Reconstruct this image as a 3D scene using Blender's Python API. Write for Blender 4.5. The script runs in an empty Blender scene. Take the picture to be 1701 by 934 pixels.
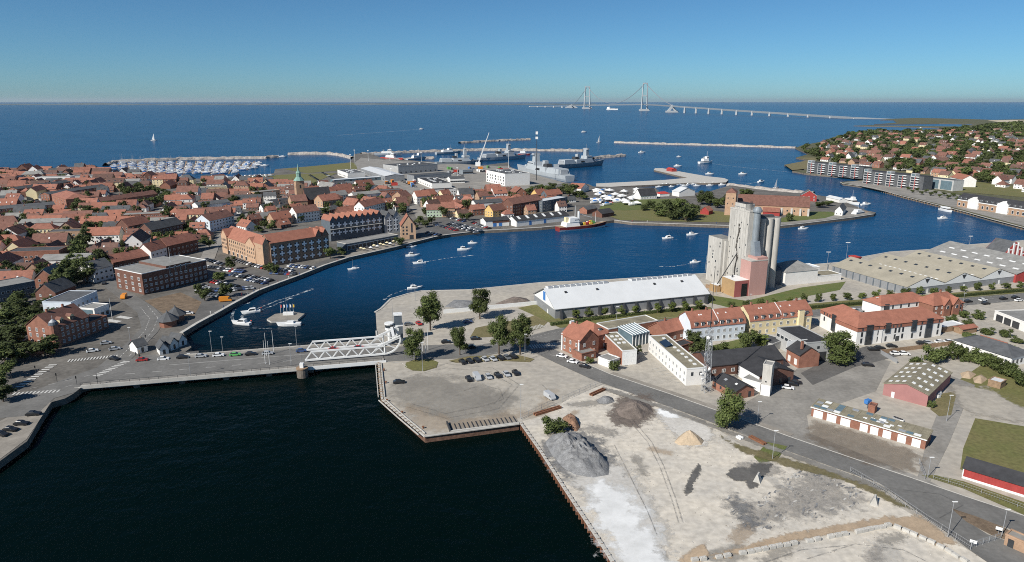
import bpy, math, random
from mathutils import Vector, Matrix, noise, geometry
from math import radians as RAD, sin, cos, pi, hypot, atan2
SC = bpy.context.scene
COL = SC.collection
# ------------------------------------------------------------------ camera
PW, PH, FPX, HOR, CAMH = 1701.0, 934.0, 1140.0, 168.5, 100.0
PITCH = math.atan((PH / 2 - HOR) / FPX)
cam = bpy.data.cameras.new('camera'); camo = bpy.data.objects.new('camera', cam); COL.objects.link(camo)
cam.sensor_width = 36.0; cam.lens = 36.0 * FPX / PW; cam.clip_start = 1.0; cam.clip_end = 200000.0
camo.location = (0, 0, CAMH); camo.rotation_euler = (pi / 2 - PITCH, 0, 0); SC.camera = camo
# ------------------------------------------------------------------ light
SUN_AZ, SUN_EL = RAD(227.0), RAD(38.5)      # clockwise from +Y, where the sun stands
w = bpy.data.worlds.new('World'); SC.world = w; w.use_nodes = True
nt = w.node_tree; bg = nt.nodes['Background']
sky = nt.nodes.new('ShaderNodeTexSky'); sky.sky_type = 'NISHITA'; sky.sun_disc = False
sky.sun_elevation = SUN_EL; sky.sun_rotation = SUN_AZ
sky.air_density = 0.7; sky.dust_density = 0.3; sky.ozone_density = 10.0; sky.altitude = 0
wb = nt.nodes.new('ShaderNodeVectorMath'); wb.operation = 'MULTIPLY'; wb.inputs[1].default_value = (.81, 1.02, .93)   # camera white balance
nt.links.new(sky.outputs[0], wb.inputs[0]); nt.links.new(wb.outputs[0], bg.inputs[0]); bg.inputs[1].default_value = 0.081
sl = bpy.data.lights.new('sun', 'SUN'); sl.energy = 5.0; sl.angle = RAD(0.5); sl.color = (1, .955, .88)
so = bpy.data.objects.new('sun', sl); COL.objects.link(so)
so.rotation_euler = Vector((-sin(SUN_AZ) * cos(SUN_EL), -cos(SUN_AZ) * cos(SUN_EL), -sin(SUN_EL))).to_track_quat('-Z', 'Y').to_euler()
vs = SC.view_settings; vs.view_transform = 'Standard'; vs.look = 'None'; vs.exposure = 0.2; vs.gamma = 1.0; vs.use_curve_mapping = False
SC.cycles.max_bounces = 5; SC.cycles.diffuse_bounces = 2; SC.cycles.glossy_bounces = 2; SC.cycles.transparent_max_bounces = 24
SC.cycles.use_denoising = False; SC.cycles.filter_width = 1.0; SC.cycles.sample_clamp_direct = 5.0; SC.cycles.sample_clamp_indirect = 2.5
# ------------------------------------------------------------------ helpers
rnd = random.Random(7)
WZ = -2.2                                   # water level; land is z = 0
_cp, _sp = cos(PITCH), sin(PITCH)
def P(u, v, z=0.0):
    """ground point that stands at photo position (u, v), on the level z"""
    a, b = (u - PW / 2) / FPX, (v - PH / 2) / FPX
    d = (a, _cp - b * _sp, -_sp - b * _cp); t = (z - CAMH) / d[2]
    return Vector((d[0] * t, d[1] * t, z))
def Q(p):
    """inverse of P, for checks"""
    q = (p[0], p[1], p[2] - CAMH); f = q[1] * _cp - q[2] * _sp; up = q[1] * _sp + q[2] * _cp
    return PW / 2 + FPX * q[0] / f, PH / 2 - FPX * up / f
MATS = {}
def mat(name, c, rough=.85, var=.18, scale=.35, c2=None, metal=0, spec=.3, bump=0, bscale=4, rndv=0, fine=0, stretch=None, detail=4):
    """procedural surface: base colour broken by world-space noise, a finer grain and a per-object shift"""
    if name in MATS: return MATS[name]
    m = bpy.data.materials.new(name); m.use_nodes = True; n = m.node_tree; b = n.nodes['Principled BSDF']; L = n.links.new
    b.inputs['Roughness'].default_value = rough; b.inputs['Metallic'].default_value = metal; b.inputs['Specular IOR Level'].default_value = spec
    g = n.nodes.new('ShaderNodeNewGeometry'); src = g.outputs['Position']
    if stretch:
        mp = n.nodes.new('ShaderNodeMapping'); mp.inputs['Scale'].default_value = stretch; L(src, mp.inputs[0]); src = mp.outputs[0]
    tx = n.nodes.new('ShaderNodeTexNoise'); tx.inputs['Scale'].default_value = scale; tx.inputs['Detail'].default_value = detail; tx.inputs['Roughness'].default_value = .65; L(src, tx.inputs['Vector'])
    mr = n.nodes.new('ShaderNodeMapRange'); mr.inputs[1].default_value = .3; mr.inputs[2].default_value = .7; L(tx.outputs[0], mr.inputs[0])
    mx = n.nodes.new('ShaderNodeMix'); mx.data_type = 'RGBA'; L(mr.outputs[0], mx.inputs[0])
    lo = c2 if c2 else tuple(x * (1 - var) for x in c); hi = c if c2 else tuple(min(1, x * (1 + var)) for x in c)
    mx.inputs[6].default_value = (*lo, 1); mx.inputs[7].default_value = (*hi, 1); out = mx.outputs[2]
    if fine:
        t2 = n.nodes.new('ShaderNodeTexNoise'); t2.inputs['Scale'].default_value = scale * 9; t2.inputs['Detail'].default_value = 3; L(src, t2.inputs['Vector'])
        r2 = n.nodes.new('ShaderNodeMapRange'); r2.inputs[1].default_value = .3; r2.inputs[2].default_value = .7; r2.inputs[3].default_value = 1 - fine; r2.inputs[4].default_value = 1 + fine; L(t2.outputs[0], r2.inputs[0])
        v2 = n.nodes.new('ShaderNodeVectorMath'); v2.operation = 'SCALE'; L(out, v2.inputs[0]); L(r2.outputs[0], v2.inputs['Scale']); out = v2.outputs[0]
    if rndv:
        oi = n.nodes.new('ShaderNodeObjectInfo'); r3 = n.nodes.new('ShaderNodeMapRange'); r3.inputs[3].default_value = 1 - rndv; r3.inputs[4].default_value = 1 + rndv; L(oi.outputs['Random'], r3.inputs[0])
        v3 = n.nodes.new('ShaderNodeVectorMath'); v3.operation = 'SCALE'; L(out, v3.inputs[0]); L(r3.outputs[0], v3.inputs['Scale']); out = v3.outputs[0]
    L(out, b.inputs['Base Color'])
    if bump:
        t4 = n.nodes.new('ShaderNodeTexNoise'); t4.inputs['Scale'].default_value = bscale; t4.inputs['Detail'].default_value = 4; L(src, t4.inputs['Vector'])
        bp = n.nodes.new('ShaderNodeBump'); bp.inputs['Strength'].default_value = bump; bp.inputs['Distance'].default_value = .3; L(t4.outputs[0], bp.inputs['Height']); L(bp.outputs[0], b.inputs['Normal'])
    MATS[name] = m; return m
# surfaces
mat('asphalt', (.12, .115, .108), var=.25, scale=.12, fine=.12)
mat('road_asphalt', (.155, .15, .14), var=.2, scale=.1, fine=.1)
mat('old_asphalt', (.25, .235, .21), var=.22, scale=.08, fine=.12)
mat('quay_gravel', (.43, .39, .325), var=.16, scale=.045, fine=.14, c2=(.34, .315, .275))
mat('yard_dust', (.62, .56, .465), scale=.06, c2=(.46, .43, .38), fine=.16)
mat('town_ground', (.135, .125, .11), var=.35, scale=.06, fine=.2)
mat('paving', (.26, .235, .20), var=.2, scale=.2, fine=.1)
mat('coping', (.46, .44, .40), var=.15, scale=.4)
mat('quay_wall', (.16, .135, .11), var=.35, scale=.5)
mat('rust_wall', (.15, .085, .058), var=.45, scale=.9)
mat('grass', (.13, .135, .045), scale=.09, c2=(.165, .145, .06), fine=.2)
mat('dry_grass', (.20, .165, .085), scale=.12, c2=(.14, .125, .055), fine=.2)
mat('green_grass', (.085, .125, .03), scale=.2, c2=(.14, .14, .05), fine=.2)
mat('soil', (.17, .125, .085), scale=.3, var=.3, fine=.2)
mat('white_line', (.50, .49, .46), var=.2, scale=.8)
mat('rock', (.33, .30, .27), var=.4, scale=.25, bump=.6, bscale=.6)
mat('beach', (.50, .43, .32), var=.15, scale=.05)
# walls and roofs
mat('brick', (.27, .125, .085), var=.2, scale=.5, fine=.12, rndv=.15)
mat('brick_dark', (.15, .075, .055), var=.2, scale=.5, fine=.12, rndv=.12)
mat('brick_pale', (.40, .26, .17), var=.15, scale=.5, fine=.1, rndv=.1)
mat('brick_yellow', (.46, .305, .20), var=.12, scale=.5, fine=.08, rndv=.08)
mat('white_wall', (.76, .74, .70), var=.06, scale=.4, rndv=.06)
mat('grey_wall', (.42, .42, .41), var=.12, scale=.4, rndv=.1)
mat('blue_wall', (.62, .67, .72), var=.06, scale=.4)
mat('slate_wall', (.105, .125, .145), var=.12, scale=.4)  # dark slate tone, lowered further to paint in the depth of shaded walls
mat('cream_wall', (.68, .58, .36), var=.08, scale=.4, rndv=.08)
mat('ochre_wall', (.62, .42, .16), var=.08, scale=.4)
mat('green_wall', (.42, .52, .38), var=.08, scale=.4)
mat('red_wood', (.33, .05, .045), var=.15, scale=.6)
mat('pink_wall', (.46, .27, .235), var=.08, scale=.25, stretch=(1, 1, .25))
mat('concrete', (.52, .495, .45), var=.18, scale=.14, stretch=(1, 1, .22), fine=.12, c2=(.39, .37, .335))
mat('metal_grey', (.30, .31, .32), var=.12, scale=.4, rough=.5, metal=.3)
mat('steel_blue', (.31, .345, .37), var=.15, scale=.3, rough=.45, metal=.4)
mat('tile', (.27, .118, .083), var=.25, scale=.45, fine=.14, rndv=.2)
mat('tile_new', (.305, .128, .086), var=.16, scale=.35, fine=.12, rndv=.06)
mat('tile_old', (.185, .092, .07), var=.25, scale=.45, fine=.15, rndv=.15)
mat('tile_dark', (.135, .078, .062), var=.25, scale=.45, fine=.15, rndv=.2)
mat('cross_white', (.82, .83, .84), var=.03)
mat('brick_shaded', (.25, .165, .115), var=.15, scale=.5, fine=.1)  # pale brick with the shade of the quay front put into its colour
mat('shed_red', (.34, .165, .155), var=.08, scale=.3)
mat('ship_red', (.20, .028, .026), var=.2, scale=.3)
mat('beige_roof', (.33, .30, .235), var=.12, scale=.12, fine=.06)
mat('annex_tan', (.40, .265, .135), var=.1)
mat('annex_red', (.33, .105, .095), var=.1)
mat('slate', (.085, .088, .092), var=.25, scale=.4, rndv=.2)
mat('felt', (.042, .042, .045), var=.25, scale=.3, rndv=.1)
mat('eternit', (.24, .235, .22), var=.2, scale=.3, fine=.12, rndv=.12)
mat('mossy_roof', (.235, .21, .15), var=.25, scale=.25, fine=.15)
mat('white_roof', (.60, .61, .61), var=.05, scale=.15, rough=.5)
mat('white', (.74, .74, .72), var=.04, rough=.5)
mat('pane', (.035, .042, .05), rough=.12, spec=.6, var=.3, scale=.3)
mat('glass_blue', (.13, .19, .22), rough=.1, spec=.7, var=.2)
mat('black', (.015, .015, .016), rough=.6)
mat('dark_metal', (.06, .062, .066), rough=.5, metal=.3)
mat('galv', (.42, .43, .44), rough=.5, metal=.4, var=.1)
mat('rust', (.20, .09, .05), var=.35, scale=2)
mat('wood', (.28, .19, .12), var=.25, scale=1)
mat('orange', (.72, .25, .03), rough=.5)
mat('copper', (.20, .33, .28), var=.15)
mat('blue_paint', (.05, .18, .46), var=.08)
mat('green_paint', (.10, .30, .08), var=.08)
mat('yellow_paint', (.72, .48, .06), var=.08)
mat('red_paint', (.42, .05, .04), var=.12)
mat('navy_grey', (.36, .39, .41), var=.08, scale=.1, rough=.6)
mat('navy_dark', (.22, .245, .265), var=.08, scale=.1, rough=.6)
for k, c in dict(black=(.02, .02, .022), white=(.78, .78, .77), silver=(.42, .43, .44), grey=(.14, .145, .15), red=(.38, .035, .03), blue=(.05, .09, .21), green=(.12, .42, .12), orange=(.65, .24, .03), yellow=(.72, .5, .05)).items():
    mat('car_' + k, c, rough=.3, spec=.5, var=.03)
def tag(o, label=None, cat=None, group=None, kind=None):
    if label: o['label'] = label
    if cat: o['category'] = cat
    if group: o['group'] = group
    if kind: o['kind'] = kind
    return o
def newobj(name, data, parent=None, loc=(0, 0, 0), rz=0, sc=None):
    o = bpy.data.objects.new(name, data); COL.objects.link(o); o.location = loc
    if rz: o.rotation_euler = (0, 0, rz)
    if sc: o.scale = sc
    if parent: o.parent = parent
    return o
def thing(name, label, cat, loc, rz=0, group=None):
    return tag(newobj(name, None, None, loc, rz), label, cat, group)
class MB:
    """collects faces and links them as ONE mesh object"""
    def __init__(s): s.v = []; s.f = []; s.m = []; s.mats = []
    def mi(s, m):
        if m not in s.mats: s.mats.append(m)
        return s.mats.index(m)
    def poly(s, pts, m): k = len(s.v); s.v += [tuple(p) for p in pts]; s.f.append(tuple(range(k, k + len(pts)))); s.m.append(s.mi(m)); return s
    def add(s, vs, fs, m):
        k = len(s.v); s.v += [tuple(p) for p in vs]; i = s.mi(m)
        for f in fs: s.f.append(tuple(k + a for a in f)); s.m.append(i)
        return s
    def box(s, x0, x1, y0, y1, z0, z1, m, top=None):
        vs = [(x, y, z) for z in (z0, z1) for (x, y) in ((x0, y0), (x1, y0), (x1, y1), (x0, y1))]
        s.add(vs, [(3, 2, 1, 0), (0, 1, 5, 4), (1, 2, 6, 5), (2, 3, 7, 6), (3, 0, 4, 7)], m)
        k = len(s.v) - 8; s.f.append((k + 4, k + 5, k + 6, k + 7)); s.m.append(s.mi(top or m)); return s
    def beam(s, a, b, r, m, r2=None, n=4):
        a = Vector(a); b = Vector(b); d = (b - a).normalized(); u = d.orthogonal().normalized(); q = d.cross(u); r2 = r if r2 is None else r2
        if n == 4 and abs(d.z) < .999: u = d.cross(Vector((0, 0, 1))).normalized(); q = u.cross(d)
        off = pi / 4 if n == 4 else 0; vs = []
        for c, rr in ((a, r), (b, r2)):
            for i in range(n): t = off + 2 * pi * i / n; vs.append(c + (u * cos(t) + q * sin(t)) * rr)
        return s.add(vs, [(i, (i + 1) % n, n + (i + 1) % n, n + i) for i in range(n)] + [tuple(range(n))[::-1], tuple(range(n, 2 * n))], m)
    def cyl(s, x, y, z0, z1, r, m, n=12, r2=None): return s.beam((x, y, z0), (x, y, z1), r, m, r2, n)
    def prof(s, pts, x0, x1, m, axis='x', mend=None):
        """closed (y,z) outline drawn out along x (or, axis='y', an (x,z) outline along y)"""
        n = len(pts); mk = (lambda t, p: (t, p[0], p[1])) if axis == 'x' else (lambda t, p: (p[0], t, p[1]))
        vs = [mk(x0, p) for p in pts] + [mk(x1, p) for p in pts]
        s.add(vs, [(i, (i + 1) % n, n + (i + 1) % n, n + i) for i in range(n)], m)
        k = len(s.v) - 2 * n; e = s.mi(mend or m)
        s.f += [tuple(range(k + n - 1, k - 1, -1)), tuple(range(k + n, k + 2 * n))]; s.m += [e, e]; return s
    def ext(s, pts, z0, z1, m, top=None):
        """outline drawn up from z0 to z1"""
        n = len(pts); s.add([(p[0], p[1], z0) for p in pts] + [(p[0], p[1], z1) for p in pts], [(i, (i + 1) % n, n + (i + 1) % n, n + i) for i in range(n)], m)
        k = len(s.v) - n; s.f.append(tuple(range(k, k + n))); s.m.append(s.mi(top or m)); return s
    def mesh(s, name, smooth=False):
        me = bpy.data.meshes.new(name); me.from_pydata(s.v, [], s.f)
        for m in s.mats: me.materials.append(MATS[m])
        me.polygons.foreach_set('material_index', s.m)
        if smooth: me.polygons.foreach_set('use_smooth', [True] * len(s.f))
        me.update(); return me
    def build(s, name, parent=None, loc=(0, 0, 0), rz=0, smooth=False): return newobj(name, s.mesh(name, smooth), parent, loc, rz)
ONES = 'zeroth first second third fourth fifth sixth seventh eighth ninth tenth eleventh twelfth thirteenth fourteenth fifteenth sixteenth seventeenth eighteenth nineteenth'.split()
TENS = {2: 'twent', 3: 'thirt', 4: 'fort', 5: 'fift', 6: 'sixt', 7: 'sevent', 8: 'eight', 9: 'ninet'}
def ordn(n):
    if n < 20: return ONES[n]
    if n > 99: return 'hundred-and-' + ordn(n - 100) if n > 100 else 'hundredth'
    return TENS[n // 10] + ('ieth' if n % 10 == 0 else 'y-' + ONES[n % 10])
def inside(x, y, poly):
    r = False; j = len(poly) - 1
    for i in range(len(poly)):
        a, b = poly[i], poly[j]
        if (a[1] > y) != (b[1] > y) and x < (b[0] - a[0]) * (y - a[1]) / (b[1] - a[1]) + a[0]: r = not r
        j = i
    return r
def pxs(l, z=0): return [P(u, v, z) for u, v in l]
def offset_line(pts, d):
    """left-hand parallel of a polyline at distance d"""
    out = []
    for i, p in enumerate(pts):
        a = pts[max(0, i - 1)]; b = pts[min(len(pts) - 1, i + 1)]; t = Vector((b[0] - a[0], b[1] - a[1])).normalized(); out.append((p[0] - t.y * d, p[1] + t.x * d))
    return out
def strip(mb, pts, w0, w1, z, m, th=0):
    l, r = offset_line(pts, w1), offset_line(pts, w0)
    for i in range(len(pts) - 1):
        q = [(*r[i], z), (*r[i + 1], z), (*l[i + 1], z), (*l[i], z)]
        if th: mb.ext([p[:2] for p in q], z - th, z, m)
        else: mb.poly(q, m)
    return mb
# ------------------------------------------------------------------ water
def water_mat():
    m = bpy.data.materials.new('sea_water'); m.use_nodes = True; n = m.node_tree; b = n.nodes['Principled BSDF']; L = n.links.new
    g = n.nodes.new('ShaderNodeNewGeometry'); sx = n.nodes.new('ShaderNodeSeparateXYZ'); L(g.outputs['Position'], sx.inputs[0])
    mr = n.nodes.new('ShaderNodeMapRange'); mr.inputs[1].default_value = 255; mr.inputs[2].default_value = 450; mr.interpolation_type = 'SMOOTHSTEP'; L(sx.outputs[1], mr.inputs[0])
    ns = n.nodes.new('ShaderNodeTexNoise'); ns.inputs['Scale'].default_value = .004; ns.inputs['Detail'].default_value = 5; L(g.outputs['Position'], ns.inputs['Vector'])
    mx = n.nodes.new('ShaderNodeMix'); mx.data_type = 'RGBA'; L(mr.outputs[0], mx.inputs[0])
    mx.inputs[6].default_value = (.0006, .0036, .0034, 1); mx.inputs[7].default_value = (.0038, .040, .100, 1)  # far blue has reflected sky put into it; sheltered basin stays dark green
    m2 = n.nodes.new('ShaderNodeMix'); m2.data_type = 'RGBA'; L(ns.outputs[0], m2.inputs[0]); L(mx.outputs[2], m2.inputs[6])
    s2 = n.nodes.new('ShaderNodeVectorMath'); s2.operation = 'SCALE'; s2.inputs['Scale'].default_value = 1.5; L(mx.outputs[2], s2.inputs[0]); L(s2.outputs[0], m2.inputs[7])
    L(m2.outputs[2], b.inputs['Base Color']); b.inputs['Roughness'].default_value = .22; b.inputs['IOR'].default_value = 1.085
    h = None
    for sc, st, xs in ((.9, .10, (1, .6, 1)), (.22, .30, (.8, 1.1, 1)), (.05, .5, (.7, 1.2, 1))):
        mp = n.nodes.new('ShaderNodeMapping'); mp.inputs['Scale'].default_value = xs; mp.inputs['Rotation'].default_value = (0, 0, .5); L(g.outputs['Position'], mp.inputs[0])
        t = n.nodes.new('ShaderNodeTexNoise'); t.inputs['Scale'].default_value = sc; t.inputs['Detail'].default_value = 3; L(mp.outputs[0], t.inputs['Vector'])
        k = n.nodes.new('ShaderNodeMath'); k.operation = 'MULTIPLY'; k.inputs[1].default_value = st; L(t.outputs[0], k.inputs[0])
        if h is None: h = k.outputs[0]
        else:
            a = n.nodes.new('ShaderNodeMath'); a.operation = 'ADD'; L(h, a.inputs[0]); L(k.outputs[0], a.inputs[1]); h = a.outputs[0]
    bp = n.nodes.new('ShaderNodeBump'); bp.inputs['Distance'].default_value = 2.2; wp = n.nodes.new('ShaderNodeTexNoise'); wp.inputs['Scale'].default_value = .012; wp.inputs['Detail'].default_value = 4; L(g.outputs['Position'], wp.inputs['Vector']); wr = n.nodes.new('ShaderNodeMapRange'); wr.inputs[1].default_value = .38; wr.inputs[2].default_value = .62; wr.inputs[3].default_value = .3; L(wp.outputs[0], wr.inputs[0]); L(wr.outputs[0], bp.inputs['Strength']); L(h, bp.inputs['Height']); L(bp.outputs[0], b.inputs['Normal'])
    MATS['sea_water'] = m
water_mat()
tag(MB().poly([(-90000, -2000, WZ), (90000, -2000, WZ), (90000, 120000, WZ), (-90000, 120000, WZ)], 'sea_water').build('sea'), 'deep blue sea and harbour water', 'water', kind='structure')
mat('shore_turf', (.075, .085, .035), scale=.02, c2=(.13, .115, .07), fine=.3)
# ------------------------------------------------------------------ land (photo outlines of the top edge, z = 0)
COAST_TOWN = [(-700, 1300), (-80, 822), (0, 766), (45, 733), (60, 708), (72, 688), (86, 668), (108, 662), (122, 654), (136, 643), (200, 622), (300, 590), (318, 577), (304, 553), (330, 537), (360, 521), (392, 503), (430, 483), (470, 468), (500, 457), (540, 441), (580, 428), (620, 419), (655, 411), (690, 402), (730, 392), (770, 387), (800, 383.5), (850, 381), (900, 378), (935, 375), (985, 372), (1003, 368), (1020, 366), (1050, 370), (1120, 372), (1210, 375), (1290, 376), (1330, 372), (1380, 366), (1420, 361), (1452, 356), (1455, 353), (1440, 350), (1425, 344), (1405, 336), (1390, 331), (1375, 327), (1345, 322), (1315, 320), (1280, 317), (1255, 314), (1235, 311), (1212, 308), (1196, 313), (1172, 320), (1097, 320), (1088, 312), (985, 310), (978, 306), (950, 304), (936, 303), (905, 297), (872, 286), (848, 278), (843, 270), (800, 275), (738, 272), (722, 269), (640, 264), (622, 258), (606, 254), (588, 256), (586, 263), (580, 270), (520, 276), (457, 281), (455, 288), (425, 291), (380, 296), (320, 297), (250, 291), (180, 284), (160, 278), (130, 277), (60, 281), (0, 282), (-120, 288), (-900, 300), (-1500, 600)]
COAST_YARD = [(624, 519), (634, 513), (650, 497), (680, 488), (700, 484), (780, 482), (900, 470), (1000, 466), (1170, 455), (1240, 451), (1330, 442), (1400, 436), (1430, 428), (1480, 419), (1560, 414), (1600, 408), (1701, 400), (1850, 390), (2400, 380), (3200, 700), (2600, 1300), (1300, 1300), (1100, 1060), (1030, 950), (1004, 908), (940, 812), (900, 750), (866, 702), (862, 704), (706, 725), (636, 664), (632, 630), (630, 600), (626, 550)]
COAST_EAST = [(1900, 430), (1760, 396), (1701, 378), (1650, 365), (1600, 351), (1560, 341), (1500, 326), (1450, 312), (1400, 305), (1396, 302.5), (1420, 300.5), (1436, 299), (1432, 296.5), (1340, 288.5), (1316, 284), (1340, 282), (1322, 277), (1303, 274), (1326, 270.5), (1346, 267), (1322, 262), (1344, 256), (1332, 251), (1321, 246), (1334, 241), (1362, 236), (1384, 228), (1404, 223.5), (1424, 219.5), (1455, 217), (1510, 217), (1575, 213), (1520, 211), (1440, 209.5), (1418, 209), (1446, 208), (1500, 209), (1600, 210.5), (1620, 206), (1560, 205.5), (1452, 206.6), (1490, 204), (1484, 199.6), (1462, 199.6), (1476, 197.6), (1520, 196.2), (1560, 196.8), (1600, 197.6), (1650, 199.2), (1701, 198.2), (1900, 196), (2600, 210), (2600, 500)]
PIER = [(990, 305), (1060, 301.5), (1105, 299), (1142, 295.5), (1120, 290.5), (1086, 282.5), (1088, 279.5), (1100, 279.5), (1140, 287), (1175, 293), (1203, 296), (1210, 299), (1206, 303), (1180, 304.5), (1150, 303.5), (1095, 306.5), (1040, 309), (990, 312)]
def land(name, px, m, wall, label):
    pts = [(p.x, p.y) for p in pxs(px)]
    if sum(a[0] * b[1] - b[0] * a[1] for a, b in zip(pts, pts[1:] + pts[:1])) < 0: pts = pts[::-1]
    mb = MB(); mb.ext(pts, -5, 0, wall, m); mb.f.pop(); mb.m.pop()
    for t in geometry.tessellate_polygon([[Vector((*p, 0)) for p in pts]]): mb.add([(*pts[i], 0) for i in (t if True else t)], [(0, 1, 2)], m)
    return tag(mb.build(name), label, 'ground', kind='structure')
land('town_ground', COAST_TOWN, 'town_ground', 'quay_wall', 'old town peninsula ground with stone quay')
land('harbour_ground', COAST_YARD, 'quay_gravel', 'rust_wall', 'industrial harbour ground with steel sheet quay')
land('east_shore_ground', COAST_EAST, 'shore_turf', 'quay_wall', 'wooded far shore ground beyond the channel')
land('pier_ground', PIER, 'coping', 'quay_wall', 'concrete fishing pier')
LEV = [0]
mat('far_coast', (.10, .135, .15), var=.3, scale=.002)  # green land; the blue grey of distance haze is put into its colour
mb = MB(); R = random.Random(2); xs = [-16000 + 420 * i for i in range(45)]
for a, b in zip(xs, xs[1:]):
    ha, hb = (30 + 42 * noise.noise(Vector((q * .0006, 0, 5))) for q in (a, b)); mb.add([(a, 20500, WZ), (b, 20500, WZ), (b, 21200, max(8, hb)), (a, 21200, max(8, ha)), (b, 23000, WZ), (a, 23000, WZ)], [(0, 1, 2, 3), (3, 2, 4, 5)], 'far_coast')
tag(mb.build('distant_coast_hills'), 'thin distant coast on the horizon', 'hills', kind='structure')
def sheet(name, px, m, lev=1, label=None):
    LEV[0] += 1; pts = pxs(px); mb = MB(); z = .02 * lev + .0011 * LEV[0] if pts[0].y < 420 else .06 * lev + .002 * LEV[0]
    for t in geometry.tessellate_polygon([[Vector((p.x, p.y, 0)) for p in pts]]):
        a, b, c = (pts[i] for i in t)
        if (b - a).cross(c - a).z < 0: b, c = c, b
        mb.add([(p.x, p.y, z) for p in (a, b, c)], [(0, 1, 2)], m)
    return tag(mb.build(name), label or name.replace('_', ' ') + ' surface', None, kind='structure')
def road(name, px, w, m, lev=2):
    LEV[0] += 1; mb = MB(); strip(mb, [(p.x, p.y) for p in pxs(px)], -w / 2, w / 2, .02 * lev + .0011 * LEV[0], m); return tag(mb.build(name), name.replace('_', ' ') + ' surface', None, kind='structure')
# yard, lots and roads on the harbour side
YARD = [(868, 700), (905, 690), (948, 660), (1000, 640), (1060, 655), (1190, 712), (1240, 745), (1310, 768), (1440, 810), (1540, 870), (1640, 934), (1700, 990), (1500, 1250), (1250, 1250), (1100, 1055), (1032, 948), (1006, 905), (942, 811), (902, 749)]
sheet('storage_yard', YARD, 'yard_dust', 1)
ROAD_MAIN = [(510, 594), (660, 588), (800, 582), (880, 568), (940, 553), (1010, 542), (1100, 535), (1230, 528), (1350, 519), (1450, 512), (1560, 504), (1701, 492), (1900, 476)]
ROAD_SIDE = [(880, 572), (935, 598), (1000, 627), (1100, 661), (1200, 697), (1300, 734), (1400, 769), (1500, 803), (1600, 838), (1701, 872), (1900, 935)]
road('main_road', ROAD_MAIN, 13, 'road_asphalt', 3)
road('harbour_road', ROAD_SIDE, 9, 'road_asphalt', 4)
road('bridge_approach_road', [(632, 589), (700, 586), (790, 582)], 17, 'road_asphalt', 2)
sheet('workshop_yard', [(1200, 690), (1290, 640), (1340, 600), (1420, 590), (1480, 600), (1455, 650), (1340, 690), (1345, 720), (1520, 790), (1560, 820), (1430, 775), (1300, 728)], 'old_asphalt', 1)
sheet('side_street', [(1350, 640), (1420, 610), (1500, 590), (1440, 575), (1390, 590), (1330, 620)], 'asphalt', 2)
sheet('gate_road', [(1545, 800), (1575, 740), (1600, 680), (1620, 640), (1580, 625), (1560, 680), (1540, 730), (1525, 790), (1500, 830), (1620, 840)], 'old_asphalt', 3)
sheet('gate_asphalt', [(1440, 788), (1500, 832), (1560, 876), (1612, 915), (1655, 945), (1760, 990), (1760, 940), (1690, 905), (1640, 888), (1600, 862), (1572, 836)], 'road_asphalt', 3)
sheet('traffic_island', [(1580, 845), (1620, 858), (1668, 877), (1700, 895), (1690, 903), (1648, 890), (1606, 868)], 'soil', 5)
sheet('barrack_lawn', [(1620, 695), (1800, 725), (1800, 820), (1595, 780), (1600, 745), (1612, 715)], 'grass', 2)
sheet('barrack_verge', [(1555, 790), (1600, 800), (1701, 835), (1800, 880), (1800, 905), (1701, 856), (1600, 812), (1530, 790)], 'grass', 5)
sheet('shed_verge', [(1560, 655), (1590, 650), (1580, 690), (1560, 692), (1545, 680)], 'dry_grass', 3)
sheet('garden_lawn', [(1180, 575), (1245, 560), (1250, 590), (1165, 600)], 'green_grass', 2)
sheet('silo_lawn', [(1175, 490), (1240, 500), (1330, 478), (1405, 468), (1395, 482), (1300, 500), (1215, 512), (1165, 500)], 'green_grass', 2)
sheet('tree_lawn', [(790, 545), (880, 527), (900, 520), (915, 530), (900, 545), (850, 558), (780, 562)], 'dry_grass', 4)
sheet('roadside_lawn', [(745, 600), (780, 592), (860, 590), (888, 597), (880, 602), (830, 600), (757, 603)], 'dry_grass', 5)
sheet('warehouse_lawn', [(860, 512), (895, 505), (930, 530), (1180, 510), (1190, 522), (1060, 535), (930, 545), (900, 530)], 'grass', 4)
sheet('long_verge', [(1180, 520), (1400, 500), (1701, 478), (1800, 470), (1800, 480), (1701, 487), (1400, 511), (1190, 528)], 'grass', 4)
sheet('circle_lawn', [(674, 603), (690, 598), (715, 597), (728, 602), (725, 611), (705, 617), (685, 616), (673, 610)], 'grass', 5)
sheet('bush_lawn', [(1580, 640), (1640, 600), (1701, 620), (1750, 640), (1750, 700), (1701, 690), (1640, 660)], 'grass', 1)
sheet('roadside_patch', [(1252, 760), (1275, 735), (1308, 742), (1290, 765), (1262, 770)], 'green_grass', 5)
# town streets and lots
sheet('crossing_ground', [(-60, 700), (-60, 670), (60, 648), (120, 625), (180, 605), (250, 590), (330, 583), (330, 594), (290, 606), (200, 625), (140, 640), (125, 652), (90, 662), (60, 690)], 'road_asphalt', 3)
sheet('quay_street', [(160, 612), (205, 575), (235, 545), (228, 520), (190, 490), (165, 470), (185, 462), (215, 485), (255, 510), (275, 530), (262, 552), (235, 580), (215, 600)], 'road_asphalt', 4)
sheet('quay_car_park', [(275, 505), (330, 490), (345, 440), (440, 450), (520, 440), (560, 425), (575, 428), (500, 455), (430, 481), (360, 518), (310, 545), (285, 530)], 'asphalt', 2)
sheet('bus_square', [(240, 500), (300, 486), (335, 502), (320, 530), (270, 520)], 'soil', 3)
sheet('corner_quay', [(-100, 770), (0, 700), (60, 668), (85, 668), (58, 710), (44, 730), (0, 763), (-80, 818)], 'paving', 2)
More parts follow.
